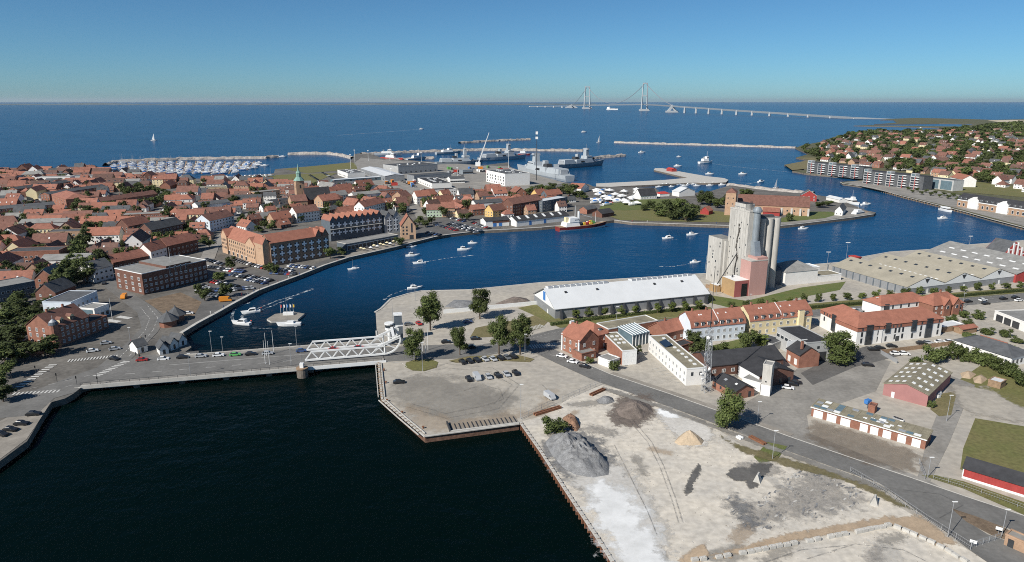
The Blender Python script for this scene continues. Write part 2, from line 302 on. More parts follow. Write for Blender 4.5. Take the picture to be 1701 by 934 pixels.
sheet('harbour_car_park', [(690, 385), (730, 362), (840, 362), (830, 381), (770, 386), (700, 398)], 'asphalt', 2)
sheet('park_lawn', [(1000, 350), (1060, 342), (1120, 345), (1200, 352), (1260, 360), (1290, 371), (1100, 368), (1030, 366), (1000, 355)], 'grass', 2)
sheet('upper_park_lawn', [(1000, 340), (1060, 332), (1130, 330), (1130, 345), (1040, 350), (995, 348)], 'green_grass', 3)
sheet('fort_lawn', [(1285, 366), (1340, 352), (1380, 352), (1400, 358), (1370, 364), (1310, 371)], 'green_grass', 2)
sheet('fort_quay', [(1290, 375), (1330, 371), (1420, 360), (1450, 355), (1420, 346), (1400, 344), (1400, 354), (1370, 363), (1290, 371)], 'old_asphalt', 3)
sheet('marina_lawn', [(470, 281), (585, 270), (604, 280), (510, 288)], 'grass', 1)
sheet('shore_lawn', [(420, 293), (500, 289), (560, 288), (520, 304), (430, 304), (380, 298)], 'grass', 2)
sheet('naval_yard', [(600, 300), (700, 330), (860, 320), (940, 304), (870, 286), (845, 277), (640, 266), (600, 262), (590, 270)], 'old_asphalt', 1)
sheet('quay_promenade', [(565, 425), (640, 408), (690, 398), (700, 398), (650, 412), (600, 422), (575, 429)], 'paving', 3)
sheet('station_quay', [(1400, 303), (1440, 300), (1560, 318), (1701, 345), (1760, 360), (1760, 392), (1600, 349), (1500, 325)], 'old_asphalt', 1)
sheet('shore_green', [(1520, 300), (1600, 300), (1701, 312), (1701, 328), (1560, 316)], 'grass', 2)
sheet('beach_strip', [(1303, 274), (1345, 266), (1322, 262), (1360, 262), (1345, 280), (1316, 283)], 'dry_grass', 1)
sheet('far_beach', [(1640, 200.4), (1680, 199.4), (1800, 199), (1800, 202), (1660, 203)], 'beach', 2)
# quay copings
def coping(px, wdt, label, m='coping'):
    mb = MB(); strip(mb, [(p.x, p.y) for p in pxs(px)], -.1, wdt, .22, m, .3); return tag(mb.build('quay_coping'), label, None, kind='structure')
def street(px, w=9):
    LEV[0] += 1; mb = MB(); strip(mb, [(p.x, p.y) for p in pxs(px)], -w / 2, w / 2, .14 + .002 * LEV[0], 'old_asphalt'); STREETS.append([(p.x, p.y) for p in pxs(px)]); return tag(mb.build('town_street'), 'narrow street between the old town houses', None, kind='structure')
STREETS = []
for l in ([(340, 442), (352, 412), (384, 380), (430, 353), (470, 331), (520, 318)], [(97, 346), (130, 357), (160, 366), (200, 372)], [(300, 374), (380, 363), (440, 351), (480, 340)], [(640, 346), (700, 346), (800, 341), (862, 336)], [(560, 346), (600, 326), (640, 313)], [(-30, 420), (60, 408), (118, 398)], [(0, 322), (100, 345)], [(700, 362), (690, 345), (680, 330), (665, 318)], [(250, 372), (270, 345), (300, 320), (330, 305)]): street(l)
coping(COAST_TOWN[13:33], 1.6, 'pale stone coping along the curved town quay')
coping(COAST_TOWN[33:42], 1.4, 'pale coping along the park quay')
coping(COAST_YARD[0:17], .9, 'concrete coping along the warehouse quay')
coping(COAST_YARD[-6:], .6, 'concrete coping beside the boat ramp')
coping(COAST_YARD[22:28][::1], .7, 'narrow coping along the rusty yard quay')
coping(COAST_EAST[1:10], 1.0, 'coping along the station quay')
# ------------------------------------------------------------------ building kit
def window_mesh():
    mb = MB()
    for x0, x1, z0, z1 in ((-.5, -.4, 0, 1), (.4, .5, 0, 1), (-.4, .4, 0, .1), (-.4, .4, .9, 1), (-.05, .05, .1, .9)): mb.box(x0, x1, -.09, .05, z0, z1, 'white')
    mb.box(-.4, -.05, -.03, .05, .1, .9, 'pane'); mb.box(.05, .4, -.03, .05, .1, .9, 'pane'); return mb.mesh('window')
def plain_window_mesh(): return MB().box(-.5, .5, -.04, .05, 0, 1, 'white').box(-.41, .41, -.07, -.03, .09, .91, 'pane').mesh('window_small')
def dark_window_mesh(): return MB().box(-.5, .5, -.05, .05, 0, 1, 'pane').mesh('window_dark')
WIN = {'w': window_mesh(), 's': plain_window_mesh(), 'd': dark_window_mesh(), 'door': MB().box(-.5, .5, -.07, .05, 0, 1, 'white').mesh('door_white'), 'ddoor': MB().box(-.5, .5, -.07, .05, 0, 1, 'dark_metal').mesh('door_dark'),
       'shop': MB().box(-.5, .5, -.08, .05, 0, 1, 'white').box(-.46, .46, -.11, -.07, .06, .9, 'pane').mesh('shop_window'), 'blue': MB().box(-.5, .5, -.07, .05, 0, 1, 'blue_paint').mesh('door_blue')}
SKYL = {m: MB().box(-.5, .5, -.5, .5, -.05, .09, m).mesh('skylight_' + m) for m in ('white', 'pane', 'galv', 'glass_blue')}
HOUSES = []                 # ground rectangles already built on: centre x, y, reach
TAKEN = []
class Bld: pass
def bld(name, label, cat, A, B, w, h, roof='gable', rh=4.0, wall='brick', rm='tile', ez=0, wins=(), chim=(), over=.35, group=None, pos=None, trim=None, ends=None):
    """one building: front wall from photo base point A to B, depth w going back; parts wall, roof, window, chimney ..."""
    if pos: x, y, rz, L = pos
    else:
        a, b = P(*A, ez), P(*B, ez); x, y = a.x, a.y; L = hypot(b.x - a.x, b.y - a.y); rz = atan2(b.y - a.y, b.x - a.x)
    o = Bld(); o.L, o.w, o.h, o.rh, o.roof = L, w, h, rh, roof
    o.root = r = thing(name, label, cat, (x, y, 0), rz, group); o.rz = rz
    cx, cy = x + cos(rz) * L / 2 - sin(rz) * w / 2, y + sin(rz) * L / 2 + cos(rz) * w / 2; o.c = (cx, cy); TAKEN.append((cx, cy, L, w, rz))
    t = .22; W = L if roof == 'gabley' else w; D = w if roof == 'gabley' else L; ax = 'y' if roof == 'gabley' else 'x'
    s = rh / (W / 2) if W else 0
    if roof in ('gable', 'gabley'): pr = [(-over, h - over * s), (W / 2, h + rh), (W + over, h - over * s)]
    elif roof == 'mansard': pr = [(-.25, h - .1), (1.0, h + 2.5), (W / 2, h + rh), (W - 1.0, h + 2.5), (W + .25, h - .1)]
    elif roof == 'vault': pr = [(-over, h - .05), (W * .12, h + rh * .62), (W * .3, h + rh * .93), (W * .5, h + rh), (W * .7, h + rh * .93), (W * .88, h + rh * .62), (W + over, h - .05)]
    elif roof == 'shed': pr = [(-over, h), (W + over, h + rh)]
    else: pr = None
    o.pr = pr
    if pr:
        inner = [(max(0, min(W, y_)), z_ - .04) for y_, z_ in pr]
        MB().prof([(0, 0), (W, 0)] + inner[::-1], 0, D, wall, ax, ends).build('wall', r)
        MB().prof([(a_, z_) for a_, z_ in pr] + [(a_, z_ + t) for a_, z_ in pr[::-1]], -over, D + over, rm, ax, trim).build('roof', r)
    elif roof == 'hip':
        MB().box(0, L, 0, w, 0, h, wall).build('wall', r); q = over; mb = MB(); i = min(w, L) / 2 * .95
        if L >= w: rg = [(i, w / 2), (L - i, w / 2)]
        else: rg = [(L / 2, i), (L / 2, w - i)]
        vs = [(-q, -q, h), (L + q, -q, h), (L + q, w + q, h), (-q, w + q, h), (*rg[0], h + rh), (*rg[1], h + rh)]
        fs = [(0, 1, 5, 4), (1, 2, 5), (2, 3, 4, 5), (3, 0, 4)] if L >= w else [(0, 1, 4), (1, 2, 5, 4), (2, 3, 5), (3, 0, 4, 5)]
        mb.add(vs, fs + [(3, 2, 1, 0)], rm); mb.build('roof', r)
    else:
        MB().box(0, L, 0, w, 0, h, wall).build('wall', r); MB().box(.25, L - .25, .25, w - .25, h, h + .12, rm).build('roof', r)
        pm = trim or wall; MB().box(-.08, L + .08, -.08, .25, h, h + .4, pm).box(-.08, L + .08, w - .25, w + .08, h, h + .4, pm).box(-.08, .25, .25, w - .25, h, h + .4, pm).box(L - .25, L + .08, .25, w - .25, h, h + .4, pm).build('parapet', r)
    o.top = [c for c in r.children if c.name.startswith('roof')][0]
    for wn in wins: windows(o, *wn)
    for fx in chim: chimney(o, fx)
    return o
def roofz(o, y):
    p = o.pr
    for (a, za), (b, zb) in zip(p, p[1:]):
        if a <= y <= b: return za + (zb - za) * (y - a) / (b - a) + .22
    return o.h + .2
def windows(o, face, zs, n, ww=1.1, wh=1.4, kind='w', m0=None, m1=None, name='window'):
    """n equal openings along a face ('f' front, 'l' left end, 'r' right end, 'b' back) at each sill height"""
    F = o.L if face in 'fb' else o.w; m0 = F / (2 * n) if m0 is None else m0; m1 = m0 if m1 is None else m1
    for z in zs:
        for i in range(n):
            t = m0 + (F - m0 - m1) * (i / (n - 1) if n > 1 else .5)
            p, rz = {'f': ((t, 0, z), 0), 'b': ((t, o.w, z), pi), 'l': ((0, t, z), -pi / 2), 'r': ((o.L, t, z), pi / 2)}[face]
            newobj(name, WIN[kind], o.root, p, rz, (ww, 1, wh))
def chimney(o, fx, fy=.5, sz=.7, ht=1.3, m='brick'):
    x, y = (o.L * fx, o.w * fy) if o.roof != 'gabley' else (o.L * fy, o.w * fx)
    z = o.h + o.rh; MB().box(-sz / 2, sz / 2, -sz / 2, sz / 2, -1.0, ht, m).box(-sz * .3, sz * .3, -sz * .3, sz * .3, ht, ht + .12, 'black').build('chimney', o.top, (x, y, z))
def skylight(o, x, y, sx=1, sy=1.2, m='white', name='skylight'):
    """pane lying in the roof slope"""
    if not o.pr: return newobj(name, SKYL[m], o.top, (x, y, o.h + .2), 0, (sx, sy, 3))
    t = x if o.roof == 'gabley' else y
    sl = math.atan2(roofz(o, t + .1) - roofz(o, t - .1), .2); k = newobj(name, SKYL[m], o.top, (x, y, roofz(o, t)), 0, (sx, sy, 1))
    k.rotation_euler = (0, -sl, 0) if o.roof == 'gabley' else (sl, 0, 0); return k
def dormer(o, x, wd=1.6, hd=1.7, z=.3, y=.5, rm=None, wall='white', flat=True):
    zb = o.h + z; d = 2.6; mb = MB(); mb.box(-wd / 2, wd / 2, 0, d, 0, hd, wall)
    if flat: mb.box(-wd / 2 - .15, wd / 2 + .15, -.2, d, hd, hd + .15, rm or 'slate')
    else: mb.prof([(-wd / 2 - .2, hd - .1), (wd / 2 + .2, hd - .1), (0, hd + wd * .5)], -.2, d, rm or 'tile', 'y', wall)
    mb.box(-wd / 2 + .15, wd / 2 - .15, -.05, .02, .3, hd - .15, 'pane'); mb.box(-.05, .05, -.07, -.05, .3, hd - .15, 'white')
    return mb.build('dormer', o.top, (x, y, zb))
def inb(o, name, mb): return mb.build(name, o.root)
# ------------------------------------------------------------------ harbour side buildings
# white warehouse
b = bld('warehouse', 'long white metal roofed warehouse with dark buttressed side and blue gable stripe', 'warehouse', (922, 530), (1176, 503), 28, 5.0, 'gable', 6.4, 'metal_grey', 'white_roof', over=.6, trim='slate')
for i in range(13):
    x = b.L * (i + .35) / 12.7
    if x < b.L: MB().prof([(-2.6, 0), (0, 0), (0, 4.6), (-.5, 4.6)], 0, .9, 'dark_metal').build('buttress', b.root, (x, 0, 0))
MB().prof([(0, 4.4), (28, 4.4), (14, 10.7)], -.12, -.02, 'white').build('gable_panel', b.root)
MB().box(-.25, -.14, 12.4, 15.2, 5.5, 9.9, 'blue_paint').build('blue_stripe', b.root)
for x0, n in ((.02, 11), (.56, 12)):
    for i in range(n): MB().prof([(13.2, 11.2), (17.2, 10.9), (17.2, 11.6), (13.6, 12.3)], 0, 2.4, 'galv', mend='white').build('ridge_vent', b.root, (b.L * x0 + i * 3.0, 0, 0))
for fx in (.11, .31, .69, .88): MB().box(-.5, .5, -.5, .5, 0, 1, 'dark_metal').build('roof_vent', b.root, (b.L * fx, 9.6, roofz(b, 9.6) - .3))
windows(b, 'l', [0], 1, 1.1, 2.2, 'door', 9, 18, name='door')
# apartment rows with dormers
def flats(label, A, B, wall, wm):
    o = bld('apartment_house', label, 'house', A, B, 11.5, 6.9, 'mansard', 5.6, wall, 'tile_new', chim=(.12, .38, .86), wins=[('f', (.9, 3.9), 9, 1.25, 1.6), ('l', (4.2,), 2, 1.1, 1.5)])
    MB().prof([(-.35, 6.7), (1.0, 9.7), (5.75, 12.85), (10.5, 9.7), (11.8, 6.7)], -.16, .16, 'white').build('firewall', o.root, (o.L * .5, 0, 0))
    for i in range(8): dormer(o, o.L * (i + .75) / 8.5, 1.5, 1.7, .35, .0)
    for fx in (.2, .24, .55, .7): skylight(o, o.L * fx, 3.6, .6, .7, 'white')
    MB().box(0, o.L, -.12, 0, 6.55, 6.85, 'white').build('cornice', o.root); return o
flats('pale blue white rendered apartment house with red tiled mansard roof beside the mast', (1147, 571), (1236, 562), 'blue_wall', 'w')
o = flats('yellow rendered apartment house with red tiled mansard roof', (1244, 559), (1346, 548), 'cream_wall', 'w')
MB().box(0, 2.6, -1.2, 0, 0, 10, 'cream_wall', 'slate').build('stair_bay', o.root, (o.L * .76, 0, 0))
# white office with red hipped roof, L plan
def glassbay(o, x, wd, z0, z1): return MB().box(0, wd, -.5, .1, z0, z1, 'pane').box(-.1, wd + .1, -.6, 0, z1, z1 + .2, 'dark_metal').build('glass_bay', o.root, (x, 0, 0))
hw = bld('office_building', 'long white office building with red hipped roof and tall dark glass bays', 'building', (1421, 575), (1562, 558), 12.5, 8.1, 'hip', 4.2, 'white_wall', 'tile_new', over=.5)
MB().box(-.2, hw.L + .2, -.2, 12.7, 6.3, 8.05, 'tile_new').build('tile_band', hw.root)
for x, wd, z0, z1 in ((4.5, 3.2, 0, 8.6), (14.5, 2.4, 4.5, 8.6), (28.5, 2.4, 3.8, 8.6), (36.5, 3.2, 0, 8.6)): glassbay(hw, x, wd, z0, z1)
for x, zs in ((2, (.9, 3.7)), (10.6, (.9, 3.7)), (14.8, (.6,)), (19.6, (1, 3.9)), (21.6, (3.9,)), (23.6, (1, 3.9)), (29, (.6,)), (33.5, (.9, 3.7)), (43, (.9, 3.7))):
    for z in zs: newobj('window', WIN['d'], hw.root, (x + .6, 0, z), 0, (1.0, 1, 2.2))
for x in (2, 10.6, 18, 20, 22, 33.5, 43): newobj('window', WIN['d'], hw.root, (x + .6, -.2, 6.5), 0, (.8, 1, 1.1))
newobj('door', WIN['shop'], hw.root, (21.6, 0, 0), 0, (2.2, 1, 2.6))
hl = bld('office_wing', 'white wing with red hipped roof along the lane behind the big round tree', 'building', (1361, 542), (1419, 573), 12.5, 8.0, 'hip', 4.1, 'white_wall', 'tile_new', over=.5)
MB().box(-.2, hl.L + .2, -.2, 12.7, 6.3, 7.95, 'tile_new').build('tile_band', hl.root)
for x in (9, 17): glassbay(hl, x, 2.6, 1.2, 8.4)
for x in (3, 12.5, 14.3, 22): newobj('window', WIN['d'], hl.root, (x, 0, 3.6), 0, (1, 1, 2))
for x in (3, 5, 7, 12.5, 14.3): newobj('window', WIN['d'], hl.root, (x, -.2, 6.5), 0, (.8, 1, 1.1))
o = bld('office_annex', 'white annex with red hipped roof standing behind the long white office', 'building', (1461, 527), (1540, 517), 11, 5.6, 'hip', 3.4, 'white_wall', 'tile_new', over=.5, wins=[('f', (3.4,), 6, 1, 1.8, 'd')])
MB().box(2.4, 4.8, -.4, .1, 2.4, 6.2, 'pane').build('glass_bay', o.root)
# brick villas
o = bld('brick_villa', 'red brick corner villa with orange tiled gables beside the road junction', 'house', (933, 581), (962, 595), 10, 7.0, 'gable', 4.2, 'brick', 'tile_new', wins=[('f', (1.0, 4.2), 3, 1.1, 1.6), ('r', (1.0, 4.2), 2, 1.1, 1.6)], chim=(.3,))
for x in (.3, o.L - .3): MB().box(x - .35, x + .35, -.25, .1, 0, 7.4, 'white').build('pilaster', o.root)
MB().box(-.2, .5, 4, 6, 6.5, 11.8, 'white').build('gable_trim', o.root)
o2 = bld('brick_villa', 'red brick villa wing with hipped tile roof and small round dormer behind the flat office', 'house', (984, 584), (1010, 577), 13, 6.4, 'hip', 4.0, 'brick', 'tile_new', wins=[('f', (1, 3.8), 2, 1.1, 1.5)])
dormer(o2, 5.2, 1.4, 1.5, .6, 1.2)
bld('lean_to', 'flat roofed brick lean-to with walled yard at the corner villa', 'building', (966, 601), (990, 595), 6, 3, 'flat', 0, 'brick', 'eternit', wins=[('f', (.9,), 2, .9, 1)])
bld('garage', 'small white garage with grey flat roof beside the brick office wall', 'garage', (1013, 612), (1029, 606), 6, 2.7, 'flat', 0, 'white_wall', 'eternit', wins=[('f', (0,), 1, 2.3, 2.1, 'door')])
# flat roofed office complex
o = bld('flat_office', 'two storey office with white end wall and flat brown roof', 'building', (1033, 607), (1057, 605), 22, 5.7, 'flat', 0, 'brick', 'mossy_roof', trim='white', wins=[('f', (.9, 3.4), 2, 1.5, 1.4)])
MB().box(0, o.L, -.06, .0, 0, 5.6, 'white').build('white_front', o.root)
for y in (9, 13, 17):
    for x in (2, 4.2): newobj('skylight', SKYL['white'], o.root, (x, y, 5.9), 0, (1.2, 1.4, 3))
b = bld('long_office', 'long white two storey office with flat brown roof, skylights and solar panel', 'building', (1077, 583), (1139, 641), 7.6, 6.3, 'flat', 0, 'white_wall', 'mossy_roof', trim='white', wins=[('f', (.8, 3.6), 11, 1.2, 1.5, 'w'), ('r', (3.7,), 2, .9, 1.4, 'd', 2.2)])
for i in range(9): newobj('skylight', SKYL['white'], b.root, (4 + 3.6 * i, 4.8, 6.5), 0, (1.3, 1.0, 3))
MB().prof([(1.2, 6.5), (4.0, 7.6), (4.0, 7.5), (1.2, 6.4)], 0, 6.5, 'blue_paint').build('solar_panel', b.root, (7.5, 0, 0)).data.materials[0] = mat('solar', (.02, .035, .06), rough=.15, spec=.7)
for i, (x, z) in enumerate(((b.L, 4.2), (b.L - .3, 2.2), (b.L, 5.6))): MB().beam((0, 0, 0), (.5, .5, .2), .5, 'white', .15, 10).build('satellite_dish', b.root, (x + .1, 5.5 + .6 * i, z))
o = bld('glass_atrium', 'white framed glass roofed atrium linking the two flat roofed offices', 'building', (1050, 577), (1077, 570), 9, 5, 'shed', 1.4, 'glass_blue', 'glass_blue')
for i in range(7): MB().box(-.12, .12, -.3, 9.3, 0, .3, 'white').build('glazing_bar', o.root, (o.L * i / 6, 0, 0)).rotation_euler = (math.atan2(1.4, 9.7), 0, 0)
for c in o.root.children:
    if c.name.startswith('glazing'): c.location.z = 5.25
for i in range(6): MB().box(-.15, .15, -.3, .0, 0, 5, 'white').build('column', o.root, (o.L * i / 5, 0, 0))
bld('roof_link', 'flat brown roofed office link with white roof lights behind the atrium', 'building', (1010, 566), (1092, 551), 9, 5.0, 'flat', 0, 'brick', 'mossy_roof', trim='white')
o = bld('brick_house', 'red brick house with orange gabled roof tucked behind the long white office', 'house', (1104, 571), (1137, 562), 10, 4.6, 'gable', 3.4, 'brick', 'tile_new', wins=[('f', (1,), 3, 1.3, 1.3), ('r', (1, 4.2), 1, 1.5, 1.5)], chim=(.4,))
bld('brick_shed', 'small brick shed with black flat roof beside the long white office', 'shed', (1128, 590), (1151, 583), 5, 3.4, 'flat', 0, 'brick', 'felt', wins=[('f', (1,), 2, .9, 1)])
# black roofed workshop group
o = bld('workshop_hall', 'wide workshop hall with black felt roof behind the lattice mast', 'building', (1178, 626), (1300, 613), 14, 4.2, 'gable', 3.0, 'brick_dark', 'felt', wins=[('f', (1.2,), 8, 1.4, 1.4)])
o = bld('workshop_wing', 'black roofed workshop wing with white window wall and dark brick side', 'building', (1226, 625), (1260, 645), 15, 4.6, 'gable', 2.4, 'brick_dark', 'felt', trim='felt', wins=[('r', (.8,), 4, 1.2, 1.8, 'd')])
MB().box(0, o.L, -.1, 0, 0, 4.5, 'white').build('white_front', o.root)
windows(o, 'f', (2.0,), 6, 1.5, 1.7, 'd')
o = bld('brick_workshop', 'low brick workshop with black pitched roof and two skylights by the road tree', 'building', (1183, 644), (1220, 665), 8.6, 3.0, 'gable', 1.9, 'brick', 'felt', wins=[('r', (.2,), 2, 1.1, 2.1, 'd')])
skylight(o, 4, 2.4, 1.2, 1, 'galv'); skylight(o, 9, 2.8, .9, .8, 'white'); windows(o, 'f', (1.2,), 4, .9, 1.1, 'd')
bld('brick_annex', 'flat grey roofed annex between the brick workshop and the hose tower', 'building', (1232, 643), (1262, 652), 6, 3.2, 'flat', 0, 'white_wall', 'eternit')
o = bld('hose_tower', 'square concrete tower with flat roof and white ground floor', 'tower', (1263, 656), (1278, 659), 4.4, 11.3, 'flat', 0, 'concrete', 'eternit')
MB().box(-.05, o.L + .05, -.06, 0, 0, 4.0, 'white').build('white_base', o.root); newobj('door', WIN['door'], o.root, (1.6, -.06, 0), 0, (1.6, 1, 2.4)); newobj('window', WIN['d'], o.root, (o.L, 1.8, 7.6), pi / 2, (.7, 1, .7)); newobj('window', WIN['d'], o.root, (1.4, 0, 5), 0, (.5, 1, .5))
o = bld('grey_workshop', 'tall grey rendered workshop with black flat roof and white garage door', 'building', (1291, 545), (1340, 571), 11, 8, 'flat', 0, 'grey_wall', 'felt', ez=8, wins=[('f', (4.6,), 7, 2.1, 1.5, 'shop'), ('r', (5.4,), 1, 1.1, 1.1, 'd'), ])
newobj('garage_door', WIN['door'], o.root, (o.L, 2.8, 0), pi / 2, (4.2, 1, 4)); newobj('garage_door', WIN['ddoor'], o.root, (o.L, 7.8, 0), pi / 2, (3.2, 1, 4))
o = bld('brick_hall', 'dark brick hall with black gable and tall chimney next to the grey workshop', 'building', (1305, 600), (1326, 612), 9, 5.4, 'gable', 2.8, 'brick', 'felt', wins=[('f', (.8,), 2, 1.6, 2.4, 'door')])
MB().box(0, .18, -.1, 9.1, 5.2, 8.4, 'white').build('white_gable', o.root, (-.3, 0, 0)); chimney(o, .8, .2, .8, 2.2)
bld('glass_porch', 'low slate roofed porch with glass roof lights beside the garden trees', 'building', (1282, 585), (1303, 577), 9, 3.2, 'flat', 0, 'grey_wall', 'slate', wins=[])
# red shed with skylights
o = bld('red_shed', 'pink red metal shed with moss brown roof full of white skylights', 'shed', (1466, 656), (1539, 676), 28, 4.3, 'gabley', 2.0, 'shed_red', 'mossy_roof', over=.35)
for i in range(5):
    for j in range(3):
        for s in (0, 1): skylight(o, (1.3 + 2.1 * j) if s == 0 else (o.L - 1.3 - 2.1 * j), 2.6 + 5.7 * i + .5 * s, 1.1, 1.5, 'white')
newobj('door', WIN['door'], o.root, (3.2, 0, 0), 0, (1.0, 1, 2.1))
# garages
o = bld('garage_row', 'long low brick garage row with white doors and brown patchwork roof', 'garage', (1347, 691), (1536, 747), 6.6, 3.2, 'shed', .5, 'brick', 'mossy_roof', over=.3)
for i, x in enumerate((.7, 4.9, 9.1, 14.6, 17.6, 21.2, 25.3, 29.2)):
    newobj('garage_door', WIN['door'], o.root, (x + 1.5, 0, 0), 0, (2.9 if i < 3 else 2.3, 1, 2.5))
MB().box(-.3, o.L + .3, -.4, -.3, 3.0, 3.32, 'white').build('fascia', o.root)
for i in range(15):
    for j in range(4):
        if rnd.random() < .34: skylight(o, 1.2 + 2.1 * i, .9 + 1.6 * j, 1.9, 1.4, rnd.choice(['galv', 'glass_blue', 'glass_blue', 'white']), 'roof_panel')
for x in range(16): MB().box(-.05, .05, -.2, 6.8, -.02, .1, 'mossy_roof').build('roof_rib', o.root, (x * o.L / 15, 0, 3.43)).rotation_euler = (math.atan2(.5, 7.2), 0, 0)
for i in range(6): newobj('roof_light', SKYL['white'], o.root, (15.6 + 1.9 * i, 2.3 + 1.2 * (i % 2), 3.62), 0, (1.1, .8, 1))
bld('garage_porch', 'small tile red box shed behind the garage row', 'shed', (1441, 685), (1452, 688), 3, 2.4, 'flat', 0, 'brick', 'tile_old')
o = bld('barrack', 'red boarded barrack with black roof and white base by the lawn', 'barrack', (1598, 794), (1740, 838), 7.5, 3.1, 'gable', 1.7, 'red_wood', 'felt', trim='white')
MB().box(-.08, o.L + .08, -.1, 0, 0, .6, 'white').build('plinth', o.root); MB().box(-.1, .15, -.12, .1, .6, 3.1, 'white').build('corner_board', o.root)
for i in range(24): MB().box(-.02, .02, -.04, 0, .6, 3, 'red_wood').build('batten', o.root, (o.L * (i + .5) / 24, 0, 0))
# low white hall, carports, right edge
o = bld('white_hall', 'low white hall with long dark hipped roof behind the bushes', 'building', (1583, 579), (1678, 610), 13, 3.8, 'hip', 3.0, 'white_wall', 'slate', over=.5, wins=[('f', (1.2,), 6, 1.1, 1.3, 'd'), ('r', (1.0,), 5, 1.2, 1.6, 'd')])
MB().beam((6, 6.5, 6.95), (o.L - 6, 6.5, 6.95), .2, 'tile_new').build('ridge_tile', o.root)
bld('carport', 'white roofed carport beside the long white office', 'carport', (1566, 553), (1598, 548), 5, 2.6, 'flat', 0, 'wood', 'white_roof', trim='white')
bld('garden_shed', 'pink tile roofed garden shed by the hedge of the white office', 'shed', (1598, 556), (1622, 552), 4, 2.4, 'gable', .8, 'wood', 'tile_new')
o = bld('grey_garage', 'grey flat roofed garage hall with brown doors and white pillars', 'garage', (1650, 531), (1712, 556), 16, 4.2, 'flat', 0, 'white_wall', 'eternit')
for x in (3.4, 8.2, 13): newobj('garage_door', WIN['ddoor'], o.root, (x, 0, 0), 0, (4, 1, 3.2))
o = bld('brick_villa', 'red brick villa with several orange gables beside the main road', 'house', (1548, 527), (1598, 521), 11, 5.6, 'hip', 4.6, 'brick', 'tile_new', wins=[('f', (1, 3.6), 5, 1.0, 1.4)], chim=(.5,))
for fx in (.42, .72): MB().prof([(-2.1, 0), (2.1, 0), (2.1, 5.6), (0, 8.4), (-2.1, 5.6)], -.9, 4, 'brick', 'y').prof([(-2.5, 5.2), (0, 8.5), (2.5, 5.2), (2.5, 5.5), (0, 8.85), (-2.5, 5.5)], -1.2, 4.4, 'tile_new', 'y').box(-.7, .7, -1.0, -.88, 3.6, 5.2, 'white').box(-.55, .55, -1.04, -.98, 3.7, 5.1, 'pane').build('gable', o.root, (o.L * fx, 0, 0))
# triple storage halls
a, c = P(1505, 491), P(1684, 469); d = (c - a) / 3; rz = atan2(d.y, d.x)
for k, wd in enumerate(('beside the silo yard', 'middle of three', 'beside the blue grey hall')):
    q = a + d * k; o = bld('storage_hall', 'storage hall with mossy low vaulted roof and white front, ' + wd, 'warehouse', None, None, 52, 4.6, 'gabley', 4.4, 'metal_grey', 'beige_roof', pos=(q.x, q.y, rz, d.length - .1), over=.25, group='three storage halls by the quay')
    MB().prof([(.1, 3.6), (d.length - .2, 3.6), (d.length - .2, 4.4), (d.length / 2, 8.7), (.1, 4.4)], -.14, -.02, 'white', 'y').build('white_front', o.root); MB().prof([(-1.6, 0), (1.6, 0), (0, -2.4)], -.3, -.1, 'dark_metal', 'y').build('vent_hood', o.root, (d.length / 2, 0, 8.0))
    newobj('door', WIN['door'], o.root, (d.length * .55, 0, 0), 0, (1.2, 1, 2.4))
    for i in range(7): skylight(o, d.length * .36, 6 + 7 * i, 1.6, 1.9, 'pane')
    if k: 
        for i in range(12): newobj('ridge_light', SKYL['white'], o.root, (1.2, 6 + 3.4 * i, roofz(o, 1.2)), 0, (.8, 1.6, 2))
    if k == 0:
        for i in range(12): MB().box(-.25, 0, -.3, .3, 0, 4.5, 'slate_wall').build('pillar', o.root, (0, 2.4 + 4.8 * i, 0))
o = bld('blue_hall', 'large hall with blue grey sheet roof and dark red front beyond the storage halls', 'warehouse', (1686, 470), (1775, 461), 62, 5, 'gabley', 6.0, 'red_wood', 'eternit', over=.3)
for i in range(7):
    for s in (.13, .3): skylight(o, o.L * s, 5 + 8 * i, 1.2, 3.6, 'white')
o = bld('gable_house', 'red building with tall white stepped gable and arched panels', 'building', (1663, 441), (1700, 438), 14, 6.5, 'gabley', 8.0, 'red_wood', 'slate', over=-.3)
for i in range(6):
    x = o.L * i / 5; hh = 6.2 + 8.4 * (1 - abs(i - 2.5) / 2.5); MB().box(-.35, .35, -.5, .1, 4.2, hh + 1.2, 'white').build('white_pillar', o.root, (x, 0, 0))
for i in range(5): 
    hh = 5.6 + 7.6 * (1 - abs(i - 2) / 2.4); MB().box(-1, 1, -.3, .05, 4.4, hh, 'white').box(-.7, .7, -.36, -.28, 4.8, hh - .6, 'red_wood').build('arched_panel', o.root, (o.L * (i + .5) / 5, 0, 0))
# grain silo
O = P(1243, 492); rz = pi / 2 - RAD(71); g = thing('grain_silo', 'tall concrete grain silo with round bins, steel duct and pink base building', 'silo', (O.x, O.y, 0), rz); TAKEN.append((O.x + 5, O.y + 10, 30, 40, rz))
MB().box(3, 10, 8.5, 25, 0, 43.6, 'concrete', 'eternit').build('main_tower', g)
MB().box(3.6, 9.4, 13, 22, 43.6, 47.0, 'concrete', 'felt').build('head_house', g); MB().box(2.9, 10.1, 8.4, 25.1, 43.2, 43.9, 'coping').build('tower_cornice', g)
for i in range(11): MB().beam((3.3, 9 + 1.5 * i, 43.9), (3.3, 9 + 1.5 * i, 45.1), .06, 'galv').build('rail_post', g)
MB().beam((3.3, 8.6, 45.1), (3.3, 25, 45.1), .07, 'galv').build('rail', g)
for i in range(3): MB().beam((5 + i, 11, 43.6), (5.5 + i * .6, 12, 48.5), .12, 'dark_metal').build('antenna', g)
